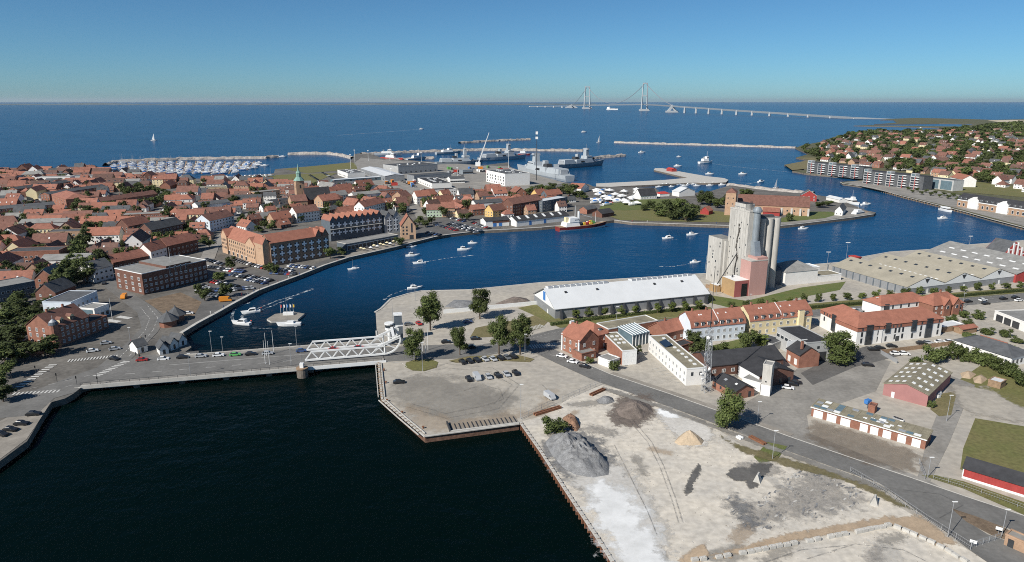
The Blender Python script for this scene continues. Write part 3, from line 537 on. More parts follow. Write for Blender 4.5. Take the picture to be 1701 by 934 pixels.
for i in range(4): MB().cyl(13.0 + 4.7 * i if i < 3 else 22.4, 10.4 if i < 3 else 15.4, 0, 39.2, 2.18, 'concrete', 24).build('round_bin', g, smooth=False)
MB().box(10.2, 23.6, 9.6, 14.6, 39.2, 39.6, 'eternit').box(12, 21, 11, 13.6, 39.6, 40.8, 'slate').build('bin_roof', g)
MB().cyl(7.0, 7.4, 19, 43.5, 1.75, 'steel_blue', 16).cyl(7.0, 7.4, 43.5, 44.6, 2.5, 'steel_blue', 16).cyl(7.0, 7.4, 44.6, 46.2, 2.5, 'steel_blue', 16, 1.2).build('steel_duct', g)
MB().prof([(3.4, 19), (7.8, 19), (8.6, 28), (5.6, 28)], 5.2, 8.8, 'steel_blue').build('duct_foot', g)
MB().box(0, 10.6, 0, 8.4, 0, 19, 'pink_wall', 'coping').box(-.1, 10.7, -.1, 8.5, 18.7, 19.15, 'coping').build('pink_block', g)
MB().box(4, 10.6, .3, 8.2, 19, 20.4, 'pink_wall').build('pink_penthouse', g)
an = MB().box(-8.8, -.02, .4, 11.6, 0, 8.8, 'annex_tan', 'white').build('annex', g); MB().box(-8.9, .0, .28, .4, 0, 8.6, 'annex_red').build('red_front', an); MB().box(-4.6, -1.0, .2, .28, 0, 7.0, 'black').build('door_opening', an)
MB().cyl(-5, 8, 8.8, 10.2, .45, 'dark_metal', 8).build('roof_vent', an)
MB().box(-.5, 8, 25.4, 38, 0, 26, 'concrete', 'eternit').build('side_tower', g); MB().box(1.0, 6.5, 24, 25.4, 0, 25, 'concrete', 'eternit').build('link_tower', g)
for i in range(30):
    z = rnd.uniform(3, 38); y = rnd.choice([9.6, 14.5, 15.2, 20, 23]); newobj('window', WIN['d'], g, (3, y, z), -pi / 2, (.55, 1, .8))
for i in range(12): newobj('window', WIN['d'], g, (-.5, rnd.choice([27, 30, 33, 36]), 3 + 1.8 * i), -pi / 2, (.8, 1, 1.1))
mat('soot', (.07, .063, .055), var=.5, scale=2.5)
for i in range(26): y = 16.6 + .7 * sin(i * .5) + rnd.uniform(-.3, .3); MB().box(2.93, 3.0, y - rnd.uniform(.2, .8), y + rnd.uniform(.2, .7), 6 + i * 1.15, 7.3 + i * 1.15, 'soot').build('stain', g)
for i in range(8): MB().box(2.96, 3.0, 8.5 + 2.06 * i, 8.6 + 2.06 * i, 0, 43, 'eternit').build('pour_joint', g)
MB().beam((-12, 11, 5), (3, 16, 20), .25, 'dark_metal').build('conveyor', g)
MB().box(-12.5, -8.9, 12, 17, 0, 4, 'annex_tan', 'white').build('lean_to', g)
def lat(name, label, x, y, H, w0, w1, m, n, r=.09, cat='mast', parent=None):
    t = thing(name, label, cat, (x, y, 0), .3); cs = [(-1, -1), (1, -1), (1, 1), (-1, 1)]; wd = lambda z: (w0 + (w1 - w0) * z / H) / 2
    for c in cs: MB().beam((c[0] * wd(0), c[1] * wd(0), 0), (c[0] * wd(H), c[1] * wd(H), H), r, m).build('leg', t)
    for k in range(n):
        z0, z1 = H * k / n, H * (k + 1) / n; mb = MB()
        for i in range(4):
            p, q = cs[i], cs[(i + 1) % 4]
            mb.beam((p[0] * wd(z0), p[1] * wd(z0), z0), (q[0] * wd(z1), q[1] * wd(z1), z1), r * .6, m).beam((q[0] * wd(z0), q[1] * wd(z0), z0), (p[0] * wd(z1), p[1] * wd(z1), z1), r * .6, m).beam((p[0] * wd(z1), p[1] * wd(z1), z1), (q[0] * wd(z1), q[1] * wd(z1), z1), r * .6, m)
        mb.build('bracing', t)
    return t
q = P(1172, 651); m_ = lat('lattice_mast', 'tall slim grey lattice radio mast with dishes beside the long white office', q.x, q.y, 24, 2.2, 1.3, 'galv', 12, .08)
MB().beam((0, 0, 24), (0, 0, 46), .16, 'dark_metal', .07, 6).build('mast_pole', m_)
for z, a in ((18, .4), (14, 2), (20.5, 3.5), (9, 5)): MB().beam((cos(a) * .9, sin(a) * .9, z), (cos(a) * 1.4, sin(a) * 1.4, z), .75, 'white', .3, 10).build('dish', m_)
for i in range(10): MB().box(-.9 + rnd.random(), .2, -.9, .9, 1.5 + i, 2 + i, 'dark_metal').build('cabinet', m_) if i % 3 == 0 else None
q = P(1177, 452); lat('loading_tower', 'small blue grey lattice loading tower on the quay beside the silo', q.x, q.y, 10, 3, 2.4, 'steel_blue', 5, .14)
# white halls by the silo
q = P(1303, 475); h_ = lambda n, l, c, x, y, L, w_, *k, **kk: bld(n, l, c, None, None, w_, *k, pos=(q.x + cos(rz) * x - sin(rz) * y, q.y + sin(rz) * x + cos(rz) * y, rz, L), **kk)
h_('white_hall', 'white hall with grey hipped roof beside the silo lawn', 'building', 0, 0, 22.5, 17, 7.6, 'hip', 4.4, 'white_wall', 'eternit', over=.3)
h_('slate_hall', 'dark slate roofed link hall between the silo and the white hall', 'building', -11, 3, 10.8, 15, 8.2, 'gable', 3.6, 'slate_wall', 'slate', over=.2)
h_('flat_hall', 'low white building with flat mossy roof at the end of the white hall', 'building', 22.8, 0, 17, 10, 3.4, 'flat', 0, 'white_wall', 'mossy_roof', trim='white')
h_('white_store', 'white flat roofed store behind the low mossy roofed building', 'building', 20, 11, 14, 9, 5.6, 'flat', 0, 'white_wall', 'white_roof', trim='white')
q = P(1418, 447); t = thing('loading_hopper', 'red steel loading hopper on legs by the quay', 'hopper', (q.x, q.y, 0), .3)
for sx in (-2.5, 2.5):
    for sy in (-2, 2): MB().beam((sx, sy, 0), (sx, sy, 6), .2, 'red_paint').build('leg', t)
MB().prof([(-3.2, 8), (3.2, 8), (1, 5.6), (-1, 5.6)], -2.4, 2.4, 'red_paint').build('funnel', t)
# ------------------------------------------------------------------ the road bridge with its bascule leaf
S0, S1, N0, N1 = P(134, 644), P(634, 602), P(300, 590), P(628, 567)
e = (S1 - S0).normalized(); ea = atan2(e.y, e.x); nrm = Vector((-e.y, e.x, 0))
br = thing('road_bridge', 'long low road bridge crossing the dark harbour inlet', 'bridge', (S0.x, S0.y, 0), ea)
def toloc(p): d = p - S0; return (d.x * cos(ea) + d.y * sin(ea), -d.x * sin(ea) + d.y * cos(ea))
BL = toloc(S1)[0]; n0, n1 = toloc(N0), toloc(N1); BW = n1[1]
MB().ext([(-2, 0), (BL + 1, 0), (BL + 1, BW), (n0[0] - 6, n0[1])], -.9, .3, 'coping', 'road_asphalt').build('deck', br)
MB().box(0, BL + 1, 0, 3.0, .3, .46, 'old_asphalt').build('footway', br); MB().box(n0[0], BL + 1, BW - 2.6, BW, .3, .46, 'old_asphalt').build('footway', br)
MB().box(0, BL, -.25, .15, -.6, .75, 'coping').build('edge_beam', br); MB().box(n0[0], BL, BW - .1, BW + .25, -.6, .75, 'coping').build('edge_beam', br)
for y0, x0, x1 in ((.05, 0, BL), (BW + .05, n0[0], BL)):
    n = int((x1 - x0) / 3.2)
    for i in range(n + 1): MB().box(-.05, .05, -.05, .05, .7, 1.75, 'dark_metal').build('railing_post', br, (x0 + (x1 - x0) * i / n, y0, 0))
    MB().box(x0, x1, y0 - .04, y0 + .04, 1.68, 1.78, 'dark_metal').box(x0, x1, y0 - .03, y0 + .03, 1.2, 1.26, 'dark_metal').build('railing', br)
for i in range(5): MB().box(-1, 1, .8, BW - .8, -5, -.8, 'quay_wall').build('pier', br, (18 + 15.5 * i, 0, 0))
ls = []
for yy, x0, x1 in ((9.4, 12, BL - 30), (15.6, 26, BL - 30)):
    x = x0
    while x < x1: ls.append(MB().box(x, x + (3.5 if yy < 10 else 9.5), yy - .09, yy + .09, .3, .312, 'white_line').build('lane_line', br)); x += 9.5
# bascule leaf
T0 = P(506.6, 603, .3); tl = toloc(T0); tx, ty0 = tl[0], 6.2; tl1 = toloc(P(640, 592, .3))[0]; TL = tl1 - tx; ty1 = min(BW - 5.5, toloc(P(510, 584.5, .3))[1])
bs = thing('bascule_span', 'white steel truss bascule span of the road bridge', 'bridge', (S0.x, S0.y, 0), ea)
for y in (ty0, ty1):
    MB().box(tx, tx + TL, y - .3, y + .3, .8, 1.5, 'white').build('bottom_chord', bs); MB().box(tx + 2.4, tx + TL, y - .3, y + .3, 4.2, 4.8, 'white').build('top_chord', bs)
    n = 12
    for i in range(n): za, zb = (1.2, 4.5) if i % 2 == 0 else (4.5, 1.2); MB().beam((tx + .2 + (TL - .4) * i / n, y, za), (tx + .2 + (TL - .4) * (i + 1) / n, y, zb), .3, 'white').build('diagonal', bs)
    cx = tx + TL; mb = MB(); R_ = 6.4
    for i in range(8): 
        a0, a1 = -pi / 2 + i * pi / 2 / 8, -pi / 2 + (i + 1) * pi / 2 / 8; mb.beam((cx + R_ * cos(a0), y, 7.6 + R_ * sin(a0)), (cx + R_ * cos(a1), y, 7.6 + R_ * sin(a1)), .42, 'white')
    mb.build('rack_arc', bs)
    for a in (-pi / 2, -pi / 4, 0): MB().beam((cx, y, 5.5), (cx + R_ * cos(a), y, 7.6 + R_ * sin(a)), .28, 'white').build('arc_spoke', bs)
    MB().beam((cx - 3, y, 4.5), (cx + R_, y, 8.4), .34, 'white').build('arc_strut', bs); MB().beam((cx - 6, y, 1.2), (cx, y, 5.6), .3, 'white').build('arc_brace', bs)
MB().box(tx + TL + 3.2, tx + TL + 4.2, ty0, ty1, 7.6, 8.4, 'white').build('portal_beam', bs)
MB().box(tx, tx + TL, -.55, -.28, -.5, .85, 'white').build('white_fascia', bs)
# control tower
q = P(652, 571); ct = thing('bridge_tower', 'white and grey bridge control tower with round lookout', 'tower', (q.x, q.y, 0), ea)
MB().box(1.0, 4.6, 0, 3.6, 0, 7.5, 'slate_wall').build('tower_base', ct); MB().box(.8, 4.8, -.2, 3.8, 7.5, 8.0, 'white').build('white_band', ct); MB().box(1.2, 4.4, .2, 3.4, 8.0, 12.2, 'slate_wall').build('upper_shaft', ct); MB().box(1.0, 4.6, 0, 3.6, 12.2, 12.7, 'white').build('tower_roof', ct)
MB().cyl(-1.0, .8, 0, 6.2, .9, 'white', 12).build('lookout_column', ct); MB().cyl(-1.0, .8, 6.2, 7.2, 1.8, 'white', 14).cyl(-1.0, .8, 7.2, 8.6, 1.7, 'pane', 14).cyl(-1.0, .8, 8.6, 9.2, 2.0, 'white', 14).build('lookout', ct)
MB().beam((.6, .6, 8), (.6, .6, 20.5), .1, 'galv', .05, 6).build('flagpole', ct)
# dolphin by the leaf, floating stage
q = P(503, 626, WZ); dl = thing('mooring_dolphin', 'round concrete mooring dolphin with small white lamp hut under the bridge', 'dolphin', (q.x, q.y, 0))
MB().cyl(0, 0, -5, 1.2, 2.1, 'quay_wall', 16).cyl(0, 0, 1.2, 1.6, 2.2, 'wood', 16).build('base', dl); MB().box(-.7, .7, -.7, .7, 1.6, 3.4, 'white').build('hut', dl); MB().beam((0, 0, 3.4), (0, 0, 8), .06, 'galv').build('lamp_pole', dl)
q = P(474, 529, WZ); fs = thing('floating_stage', 'six sided floating stage with coloured flags in the inner harbour', 'pontoon', (q.x, q.y, WZ), .1)
MB().ext([(-8, -3), (-5, -7), (7, -5), (8.5, 4), (3, 7.5), (-6, 5)], -.4, .9, 'coping', 'paving').build('deck', fs)
MB().box(-1.5, 3.5, 2, 4, .9, 2.2, 'white').build('platform', fs)
for i, m in enumerate(('red_paint', 'white', 'blue_paint', 'white', 'yellow_paint')): MB().beam((-2.6 + 1.5 * i, 3, .9), (-2.6 + 1.5 * i, 3, 6.4), .07, 'white').box(-2.55 + 1.5 * i, -1.95 + 1.5 * i, 2.98, 3.02, 4.6, 6.0, m).build('flag', fs)
# ------------------------------------------------------------------ town landmarks
# corner house with turret
o = bld('corner_house', 'brick corner house with red mansard roof and domed turret by the crossing', 'house', (95, 578), (152, 556.5), 15, 8.6, 'gable', 5.2, 'brick', 'tile_old', wins=[('f', (1, 3.9, 6.4), 7, 1.1, 1.6), ('l', (1, 3.9, 6.4), 4, 1.1, 1.6)], chim=(.25, .7))
MB().cyl(.3, .3, 0, 10.2, 1.7, 'brick', 12).cyl(.3, .3, 10.2, 11.4, 1.9, 'slate_wall', 12, 1.5).cyl(.3, .3, 11.4, 12.4, 1.5, 'galv', 12, .4).cyl(.3, .3, 12.4, 14, .12, 'galv', 6).build('turret', o.root)
for x in (5, 10): dormer(o, x, 2, 1.8, .6, 1, 'tile_old', 'cream_wall', False)
o = bld('corner_wing', 'low flat roofed brick wing on the end of the turreted corner house', 'building', (152.5, 556), (181, 544.5), 9, 5.6, 'flat', 0, 'brick', 'felt', wins=[('f', (1, 3.4), 3, 1.4, 1.6)])
bld('white_flats', 'white and blue flat roofed block behind the corner house', 'building', (122, 528), (165, 508), 14, 7.5, 'flat', 0, 'blue_wall', 'slate', wins=[('f', (1, 4), 6, 1.3, 1.5), ('l', (1, 4), 3, 1.3, 1.5)])
o = bld('sign_building', 'small blue and white flat roofed shop with a tall banner pole', 'shop', (159, 531), (183, 522), 9, 5, 'flat', 0, 'white_wall', 'eternit', wins=[('f', (.4,), 3, 1.8, 2.2, 'shop')]); MB().box(-.15, 0, 1, 8, 1.5, 4.6, 'glass_blue').build('billboard', o.root)
bld('slate_house', 'dark slate roofed house with white gable among the garden trees', 'house', (95, 505), (128, 492), 11, 6, 'gable', 4.5, 'brick_dark', 'slate', wins=[('l', (1, 3.6), 2)], chim=(.2,))
# town hall
o = bld('town_hall', 'big dark brick town hall with flat roof, white windowed end and four tall narrow windows', 'building', (240, 490), (346, 464), 25, 11.3, 'flat', 0, 'brick_dark', 'eternit', trim='white', wins=[('f', (1, 3.9, 6.8), 13, 1.5, 1.5), ('l', (1.2, 4.2, 7.4), 4, 1.9, 1.7)])
MB().box(14, 29, .0, 25, 11.4, 12.8, 'brick_dark', 'eternit').build('upper_storey', o.root)
for i in range(4): newobj('tall_window', WIN['s'], o.root, (16 + 3.3 * i, -.05, 7.8), 0, (.8, 2, 4.4))
MB().beam((22, 8, 12.8), (22, 8, 21), .1, 'white', .05, 6).build('flagpole', o.root)
# quay apartments with white cross windows
CW = MB().box(-1.4, 1.4, -.12, .05, -.42, .42, 'cross_white').box(-.42, .42, -.12, .05, -1.4, -.42, 'cross_white').box(-.42, .42, -.12, .05, .42, 1.4, 'cross_white').box(-1.3, -.34, -.05, .04, .34, 1.25, 'pane').box(.34, 1.3, -.05, .04, .34, 1.25, 'pane').box(-1.3, -.34, -.05, .04, -1.25, -.34, 'pane').box(.34, 1.3, -.05, .04, -1.25, -.34, 'pane').mesh('cross_window')
def crosses(o, zs, n, x0=2.2, x1=2.2, s=1):
    for z in zs:
        for i in range(n): newobj('cross_window', CW, o.root, (x0 + (o.L - x0 - x1) * i / max(1, n - 1), 0, z), 0, (s, 1, s))
def zig(o, n, rh, rm, x0=0, x1=None, front=-.3, depth=None, wall=None):
    x1 = o.L if x1 is None else x1; d = (x1 - x0) / n
    for i in range(n):
        MB().prof([(0, 0), (d, 0), (d / 2, rh)], .02, (depth or o.w), wall or 'slate_wall', 'y').prof([(-.1, -.1), (d / 2, rh + .05), (d + .1, -.1), (d + .1, .2), (d / 2, rh + .4), (-.1, .2)], front, (depth or o.w) + .2, rm, 'y').build('gable', o.root, (x0 + d * i, 0, o.h))
o = bld('quay_apartments', 'yellow brick apartment wing with red roof and rows of dark windows facing the car park', 'building', (372, 419), (436, 443), 14, 11.6, 'gable', 5.6, 'brick_yellow', 'tile_new', wins=[('f', (3.6, 6.2, 8.8), 18, 1.0, 1.5, 'd'), ('f', (.2,), 9, 2.6, 2.6, 'shop'), ('l', (3.6, 6.2, 8.8), 3, 1, 1.5, 'd')])
for x, wd in ((0, 9), (o.L * .66, 13)): MB().prof([(0, 0), (wd, 0), (wd, 12.4), (wd / 2, 16.4), (0, 12.4)], -.8, 7, 'brick_yellow', 'y').prof([(-.3, 12.1), (wd / 2, 16.5), (wd + .3, 12.1), (wd + .3, 12.4), (wd / 2, 16.9), (-.3, 12.4)], -1.0, 7.2, 'tile_new', 'y').build('gable_bay', o.root, (x, 0, 0))
for x, wd in ((0, 9), (o.L * .66, 13)):
    for z in (3.6, 6.2, 8.8):
        for k in range(4): newobj('window', WIN['d'], o.root, (x + wd * (k + .6) / 4.2, -.8, z), 0, (1, 1, 1.5))
o = bld('quay_apartments', 'shade darkened brick apartment block with white cross windows and red roof at the quay corner', 'building', (452, 443), (548, 426), 14, 14.6, 'gable', 4.8, 'brick_shaded', 'tile_new', over=.2, wins=[('l', (.4, 3.6, 6.6, 9.6), 3, 1, 1.5, 'd')])
crosses(o, (2.8, 7.2, 11.2), 8, s=1.15); zig(o, 2, 4.4, 'tile_new', o.L * .76, o.L, -.4, 11, 'brick_shaded')
MB().box(-4.5, -.02, 1.0, 14, 0, 14.4, 'brick_yellow').prof([(-4.6, 14.3), (-.1, 14.3), (-2.3, 18.4)], .9, 14, 'tile_new', 'y', 'brick_yellow').build('corner_gable', o.root)
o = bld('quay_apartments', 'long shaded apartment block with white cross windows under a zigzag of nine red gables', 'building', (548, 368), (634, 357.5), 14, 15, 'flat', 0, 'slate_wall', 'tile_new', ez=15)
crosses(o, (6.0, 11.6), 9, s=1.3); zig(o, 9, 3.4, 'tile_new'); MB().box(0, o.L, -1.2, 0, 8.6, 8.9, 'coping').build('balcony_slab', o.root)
o = bld('twin_gable_house', 'pale grey twin gabled apartment house with large white crosses on the quay', 'building', (640, 389), (666, 386), 13, 12.4, 'flat', 0, 'grey_wall', 'tile_new'); zig(o, 2, 4.6, 'slate', wall='grey_wall'); crosses(o, (3.4, 6.4, 10.2), 2, 4, 4, 1.15)
o = bld('tan_gable_house', 'tan brick gabled house with square dark windows at the quay end', 'building', (667, 398), (691, 397), 14, 10.2, 'gabley', 7.4, 'brick_yellow', 'tile_new', wins=[('l', (2, 5), 3, 1, 1.2, 'd')])
for z in (3.4, 6, 8.4):
    for x in (1.6, 4.2): newobj('window', WIN['d'], o.root, (x, 0, z), 0, (1.2, 1, 1.4))
newobj('glazed_slot', WIN['d'], o.root, (o.L * .74, 0, 5), 0, (1.2, 1, 7)); newobj('door', WIN['ddoor'], o.root, (o.L * .7, 0, 0), 0, (3, 1, 3.2))
o = bld('quay_pavilion', 'low flat roofed glass fronted restaurant pavilion in front of the zigzag gables', 'building', (577, 417), (662, 401), 12, 4.6, 'flat', 0, 'slate_wall', 'eternit', trim='coping', wins=[('f', (.3,), 14, 3, 3.4, 'shop')])
# church
o = bld('church', 'old brick church with steep dark roof and green copper spire', 'church', (486, 351), (512, 349), 16, 9, 'gable', 5, 'brick_yellow', 'tile_old', wins=[('f', (3,), 2, 1.2, 3, 'd')])
MB().prof([(1, 0), (15, 0), (15, 9), (8, 19), (1, 9)], 0, 24, 'brick_dark').prof([(.4, 8.6), (8, 19.2), (15.6, 8.6), (15.6, 9), (8, 19.7), (.4, 9)], -.2, 24.3, 'felt').build('nave', o.root, (o.L, 4, 0))
tw = MB().box(0, 8, 0, 8, 0, 26, 'brick_pale').build('tower', o.root, (9, 17, 0)); MB().cyl(4, 4, 26, 29.5, 5.4, 'copper', 8, 2.6).cyl(4, 4, 29.5, 33, 2.2, 'copper', 8, 2.2).cyl(4, 4, 33, 35.5, 2.6, 'copper', 8, 1.2).cyl(4, 4, 35.5, 42, 1.1, 'copper', 8, .1).build('spire', tw)
for z in (10, 19): newobj('belfry_window', WIN['d'], tw, (4, 0, z), 0, (1.3, 1, 3)); newobj('belfry_window', WIN['d'], tw, (0, 4, z), -pi / 2, (1.3, 1, 3))
CHURCH = o.c
def slab(label, A, B, w, h, wall='brick', rm='slate', rows=(1, 3.8, 6.4), n=14, rh=2, roof='gable', l=3, name='apartment_slab', chim=(.2, .4, .6, .8)):
    return bld(name, label, 'apartment block', A, B, w, h, roof, rh, wall, rm, wins=[('f', [z for z in rows if z < h - 1], n, 1.5, 1.3, 's'), ('l', [z for z in rows if z < h - 1], l, 1.2, 1.3, 's')], chim=chim)
slab('long brick apartment slab with low grey roof at the town edge, the one lowest on the slope', (-26, 366), (94, 355), 13, 8.4, n=18)
slab('long brick apartment slab with grey roof running away behind the red hipped block', (84, 337), (178, 322), 11, 8.4, n=16)
slab('farthest long brick apartment slab with grey roof and lit brick end', (30, 327), (118, 313.5), 11, 8, n=16)
slab('red hipped brick apartment block with white balconies on its sunny side', (88, 339), (112, 348), 22, 9.6, 'brick', 'tile', n=5, rh=4, roof='hip', chim=())
slab('short brick apartment slab with blue grey roof and pale window bands at the picture edge', (-26, 343), (37, 340), 12, 7, 'brick_pale', 'slate', n=10)
slab('long low red roofed school wing among the dark trees', (168, 343), (262, 329), 11, 4.6, 'brick', 'tile_old', (1.2,), 14, 3.4, l=2, name='school_wing')
slab('flat dark office block with green glass bands at the far town edge', (-40, 512), (62, 492), 16, 8, 'slate_wall', 'eternit', (1.2, 4.4), 12, 1, 'flat', 3, 'office_slab', ())
slab('white and brick terrace of flats with red dormer roof near the square', (253, 437), (279, 429), 10, 7.6, 'white_wall', 'tile', (1.2, 4.2), 4, 4.4, l=2, name='terrace_house', chim=(.5,))
slab('dark brick terrace of flats with red roof and central gable near the square', (280, 429), (330, 417), 10, 8.2, 'brick_dark', 'tile', (1.2, 4.4), 7, 4.6, l=2, name='terrace_house', chim=(.3, .9))
slab('low red roofed brick house with long roof beside the white corner house', (190, 449), (248, 437), 10, 4.8, 'brick_dark', 'tile', (1.2,), 8, 4, l=2, name='terrace_house', chim=(.5,))
slab('white corner house with grey slate roof beside the avenue trees', (159, 470), (190, 462), 12, 7.6, 'white_wall', 'slate', (1.2, 4.4), 4, 4, l=3, name='white_corner_house', chim=(.5,))
slab('big dark brick town block with orange roof and white dormers behind the square', (216, 397), (252, 389), 12, 9.5, 'brick_dark', 'tile', (1.2, 4.4, 7), 6, 5, name='town_block', chim=(.9,))
slab('dark town block with grey slate roof between red roofed neighbours', (254, 404), (306, 392), 12, 9.5, 'brick_dark', 'slate', (1.2, 4.4, 7), 9, 4.6, name='town_block', chim=(.5,))
slab('white classical town house with wide gable and many windows', (350, 386), (390, 376), 14, 9, 'blue_wall', 'tile_old', (1.2, 4.2, 6.6), 8, 4.6, name='white_town_house', chim=(.3, .7))
slab('yellow rendered long house with grey roof below the church', (391, 341), (434, 340), 11, 5.5, 'cream_wall', 'slate', (1.4,), 9, 4, name='yellow_long_house', chim=(.5,))
slab('orange rendered town house with red dormer roof facing the harbour car park', (735, 361), (756, 360), 10, 8, 'brick_yellow', 'tile', (1, 4), 6, 4.6, name='harbour_house', chim=(.5,))
slab('pale green town house with red roof facing the harbour car park', (709, 361), (734, 360.5), 10, 6.6, 'green_wall', 'tile_old', (1, 3.8), 5, 4.2, name='harbour_house', chim=(.5,))
slab('yellow half timbered house with brown tiled roof and bright gable by the quay sheds', (819, 362), (851, 357), 11, 6, 'ochre_wall', 'tile_old', (1.2, 3.6), 8, 5, name='harbour_house', chim=(.7,))
slab('long dark red brick warehouse flats with small gables behind the quay sheds', (852, 360), (900, 351), 13, 11, 'brick_dark', 'tile_old', (2, 4.8, 7.6), 12, 4.6, name='warehouse_flats', chim=(.3, .7))
slab('blue fronted modern block with white pillars behind the quay sheds', (901, 353), (942, 345), 12, 10, 'slate_wall', 'white_roof', (2, 5, 8), 8, .6, 'flat', name='blue_block', chim=())
slab('bright yellow narrow house with orange roof above the warehouse flats', (893, 337), (908, 335), 10, 8, 'ochre_wall', 'tile_new', (1, 4), 3, 5, name='narrow_house', chim=(.2, .8))
slab('black fronted house with orange roof and white chimneys above the quay', (909, 338), (934, 335), 11, 8, 'slate_wall', 'tile_new', (1, 4), 5, 4.6, name='narrow_house', chim=(.1, .9))
slab('white long house with red roof and a row of white dormers', (693, 340), (716, 338), 12, 8, 'white_wall', 'tile_new', (1, 4), 7, 5, name='dormer_house', chim=(.5,))
slab('brick gabled house beside the row of white dormers', (670, 341), (684, 338), 14, 8, 'brick_pale', 'tile_old', (1, 4), 3, 5, name='dormer_house', chim=(.5,))
slab('white dormered town house directly behind the zigzag gables', (606, 361), (640, 352), 11, 9, 'white_wall', 'tile', (1, 4, 6.6), 9, 4.6, name='dormer_house', chim=(.2, .8))
slab('brick town house with orange roof beside the church nave', (537, 350), (566, 346), 14, 9, 'brick_pale', 'tile', (1, 4, 6.4), 6, 5, name='church_neighbour', chim=(.4,))
slab('low dark flat roofed hall with white wall in front of the church', (508, 362), (545, 354), 20, 4.6, 'white_wall', 'slate', (1.2,), 8, 1, 'flat', name='parish_hall', chim=())
# quay sheds
o = bld('quay_shed', 'long white quay shed with black roof and slanting skylights', 'shed', (858, 377), (945, 366.5), 14, 4.6, 'gable', 3, 'white_wall', 'felt', wins=[('f', (.2,), 2, 2.4, 3.4, 'blue', 14, 26)])
for i in range(6): skylight(o, 5 + 8.6 * i, 4, 2.2, 4.6, 'white')
o = bld('quay_shed', 'white quay shed with blue doors and dark red gable', 'shed', (807, 378), (846, 375), 12, 5, 'gable', 2, 'white_wall', 'felt', wins=[('f', (.1,), 2, 3, 3.6, 'blue', 8)]); MB().box(6, o.L, -.1, 0, 3, 5, 'brick_dark').build('dark_band', o.root)
# ------------------------------------------------------------------ fortress, fishing harbour, naval base, far shore
o = bld('fortress_hall', 'long brick fortress magazine with red tiled roof and pale buttresses', 'fortress', (1225, 354), (1343, 359.5), 17, 8.4, 'gable', 8, 'brick_pale', 'tile_old', over=.5)
for f in (.62, .76, .88, .99): MB().prof([(-2.2, 0), (0, 0), (0, 6.5), (-.6, 6.5)], -.8, .8, 'coping').build('buttress', o.root, (o.L * f, 0, 0))
for f in (.7, .8, .93): newobj('window', WIN['d'], o.root, (o.L * f, 0, 3.5), 0, (1.2, 1, 1.4))
MB().box(0, 14, -8, 0, 0, 3.6, 'red_wood').prof([(-8.5, 3.4), (0, 6.4), (.2, 6.6), (-8.7, 3.7)], -.3, 14.3, 'tile').build('red_lean_to', o.root, (22, 0, 0))
o = bld('fortress_tower', 'square brick fortress tower with low tiled roof', 'tower', (1203, 357.5), (1220, 358.5), 14, 20.5, 'hip', 3.6, 'brick_pale', 'tile_old', over=.3, wins=[('f', (10, 15), 2, .8, 1.2, 'd')])
o = bld('red_barn', 'small red boarded barn with orange roof in the park', 'barn', (1163, 356), (1177, 357.5), 9, 3.6, 'gabley', 3.4, 'red_wood', 'tile_new')
bld('red_house', 'red house with white edged gables behind the fortress hall', 'house', (1330, 334), (1356, 335), 12, 6, 'gabley', 5, 'red_wood', 'slate', trim='white', wins=[('f', (1, 3.6), 3, 1.2, 1.4)])
bld('point_house', 'white gabled house with dark roof near the harbour point', 'house', (1386, 358), (1399, 359), 26, 4.6, 'gabley', 4, 'white_wall', 'slate', wins=[('f', (1,), 2, 1.4, 1.6)])
bld('point_shed', 'white long tent roofed shed on the channel side of the point', 'shed', (1372, 332), (1394, 337), 8, 3, 'gable', 1.6, 'white_wall', 'white_roof')
bld('harbour_cafe', 'white house with black roof and roof windows by the fishing harbour', 'house', (1064, 332), (1091, 330), 12, 4, 'gable', 6.4, 'white_wall', 'felt', wins=[('f', (1,), 6, 1.2, 1.6)])
bld('harbour_hall', 'white tent hall beside the fishing basin', 'hall', (1128, 327), (1154, 325), 12, 5, 'gabley', 4, 'white_wall', 'white_roof')
bld('harbour_house', 'white gabled house with orange roof at the naval basin end', 'house', (965, 321), (978, 317), 16, 5, 'gabley', 4.4, 'white_wall', 'tile_new', wins=[('f', (1, 3.6), 3, 1, 1.2)])
bld('red_cafe', 'red roofed kiosk among the white tents', 'kiosk', (1096, 327), (1112, 326), 8, 3, 'hip', 2, 'white_wall', 'red_paint')
bld('pier_hut', 'small red hut on the fishing pier', 'hut', (1107, 284), (1116, 285.5), 8, 3.4, 'gable', 1.6, 'red_wood', 'red_paint')
bld('black_boathouse', 'black roofed boathouse at the end of the quay by the red ship', 'shed', (1000, 362), (1020, 359), 12, 3.4, 'gable', 3, 'brick_dark', 'felt')
bld('quay_kiosk', 'red and slate roofed quay kiosk behind the red ship', 'kiosk', (975, 356), (992, 353), 9, 4, 'gable', 2.5, 'brick', 'slate')
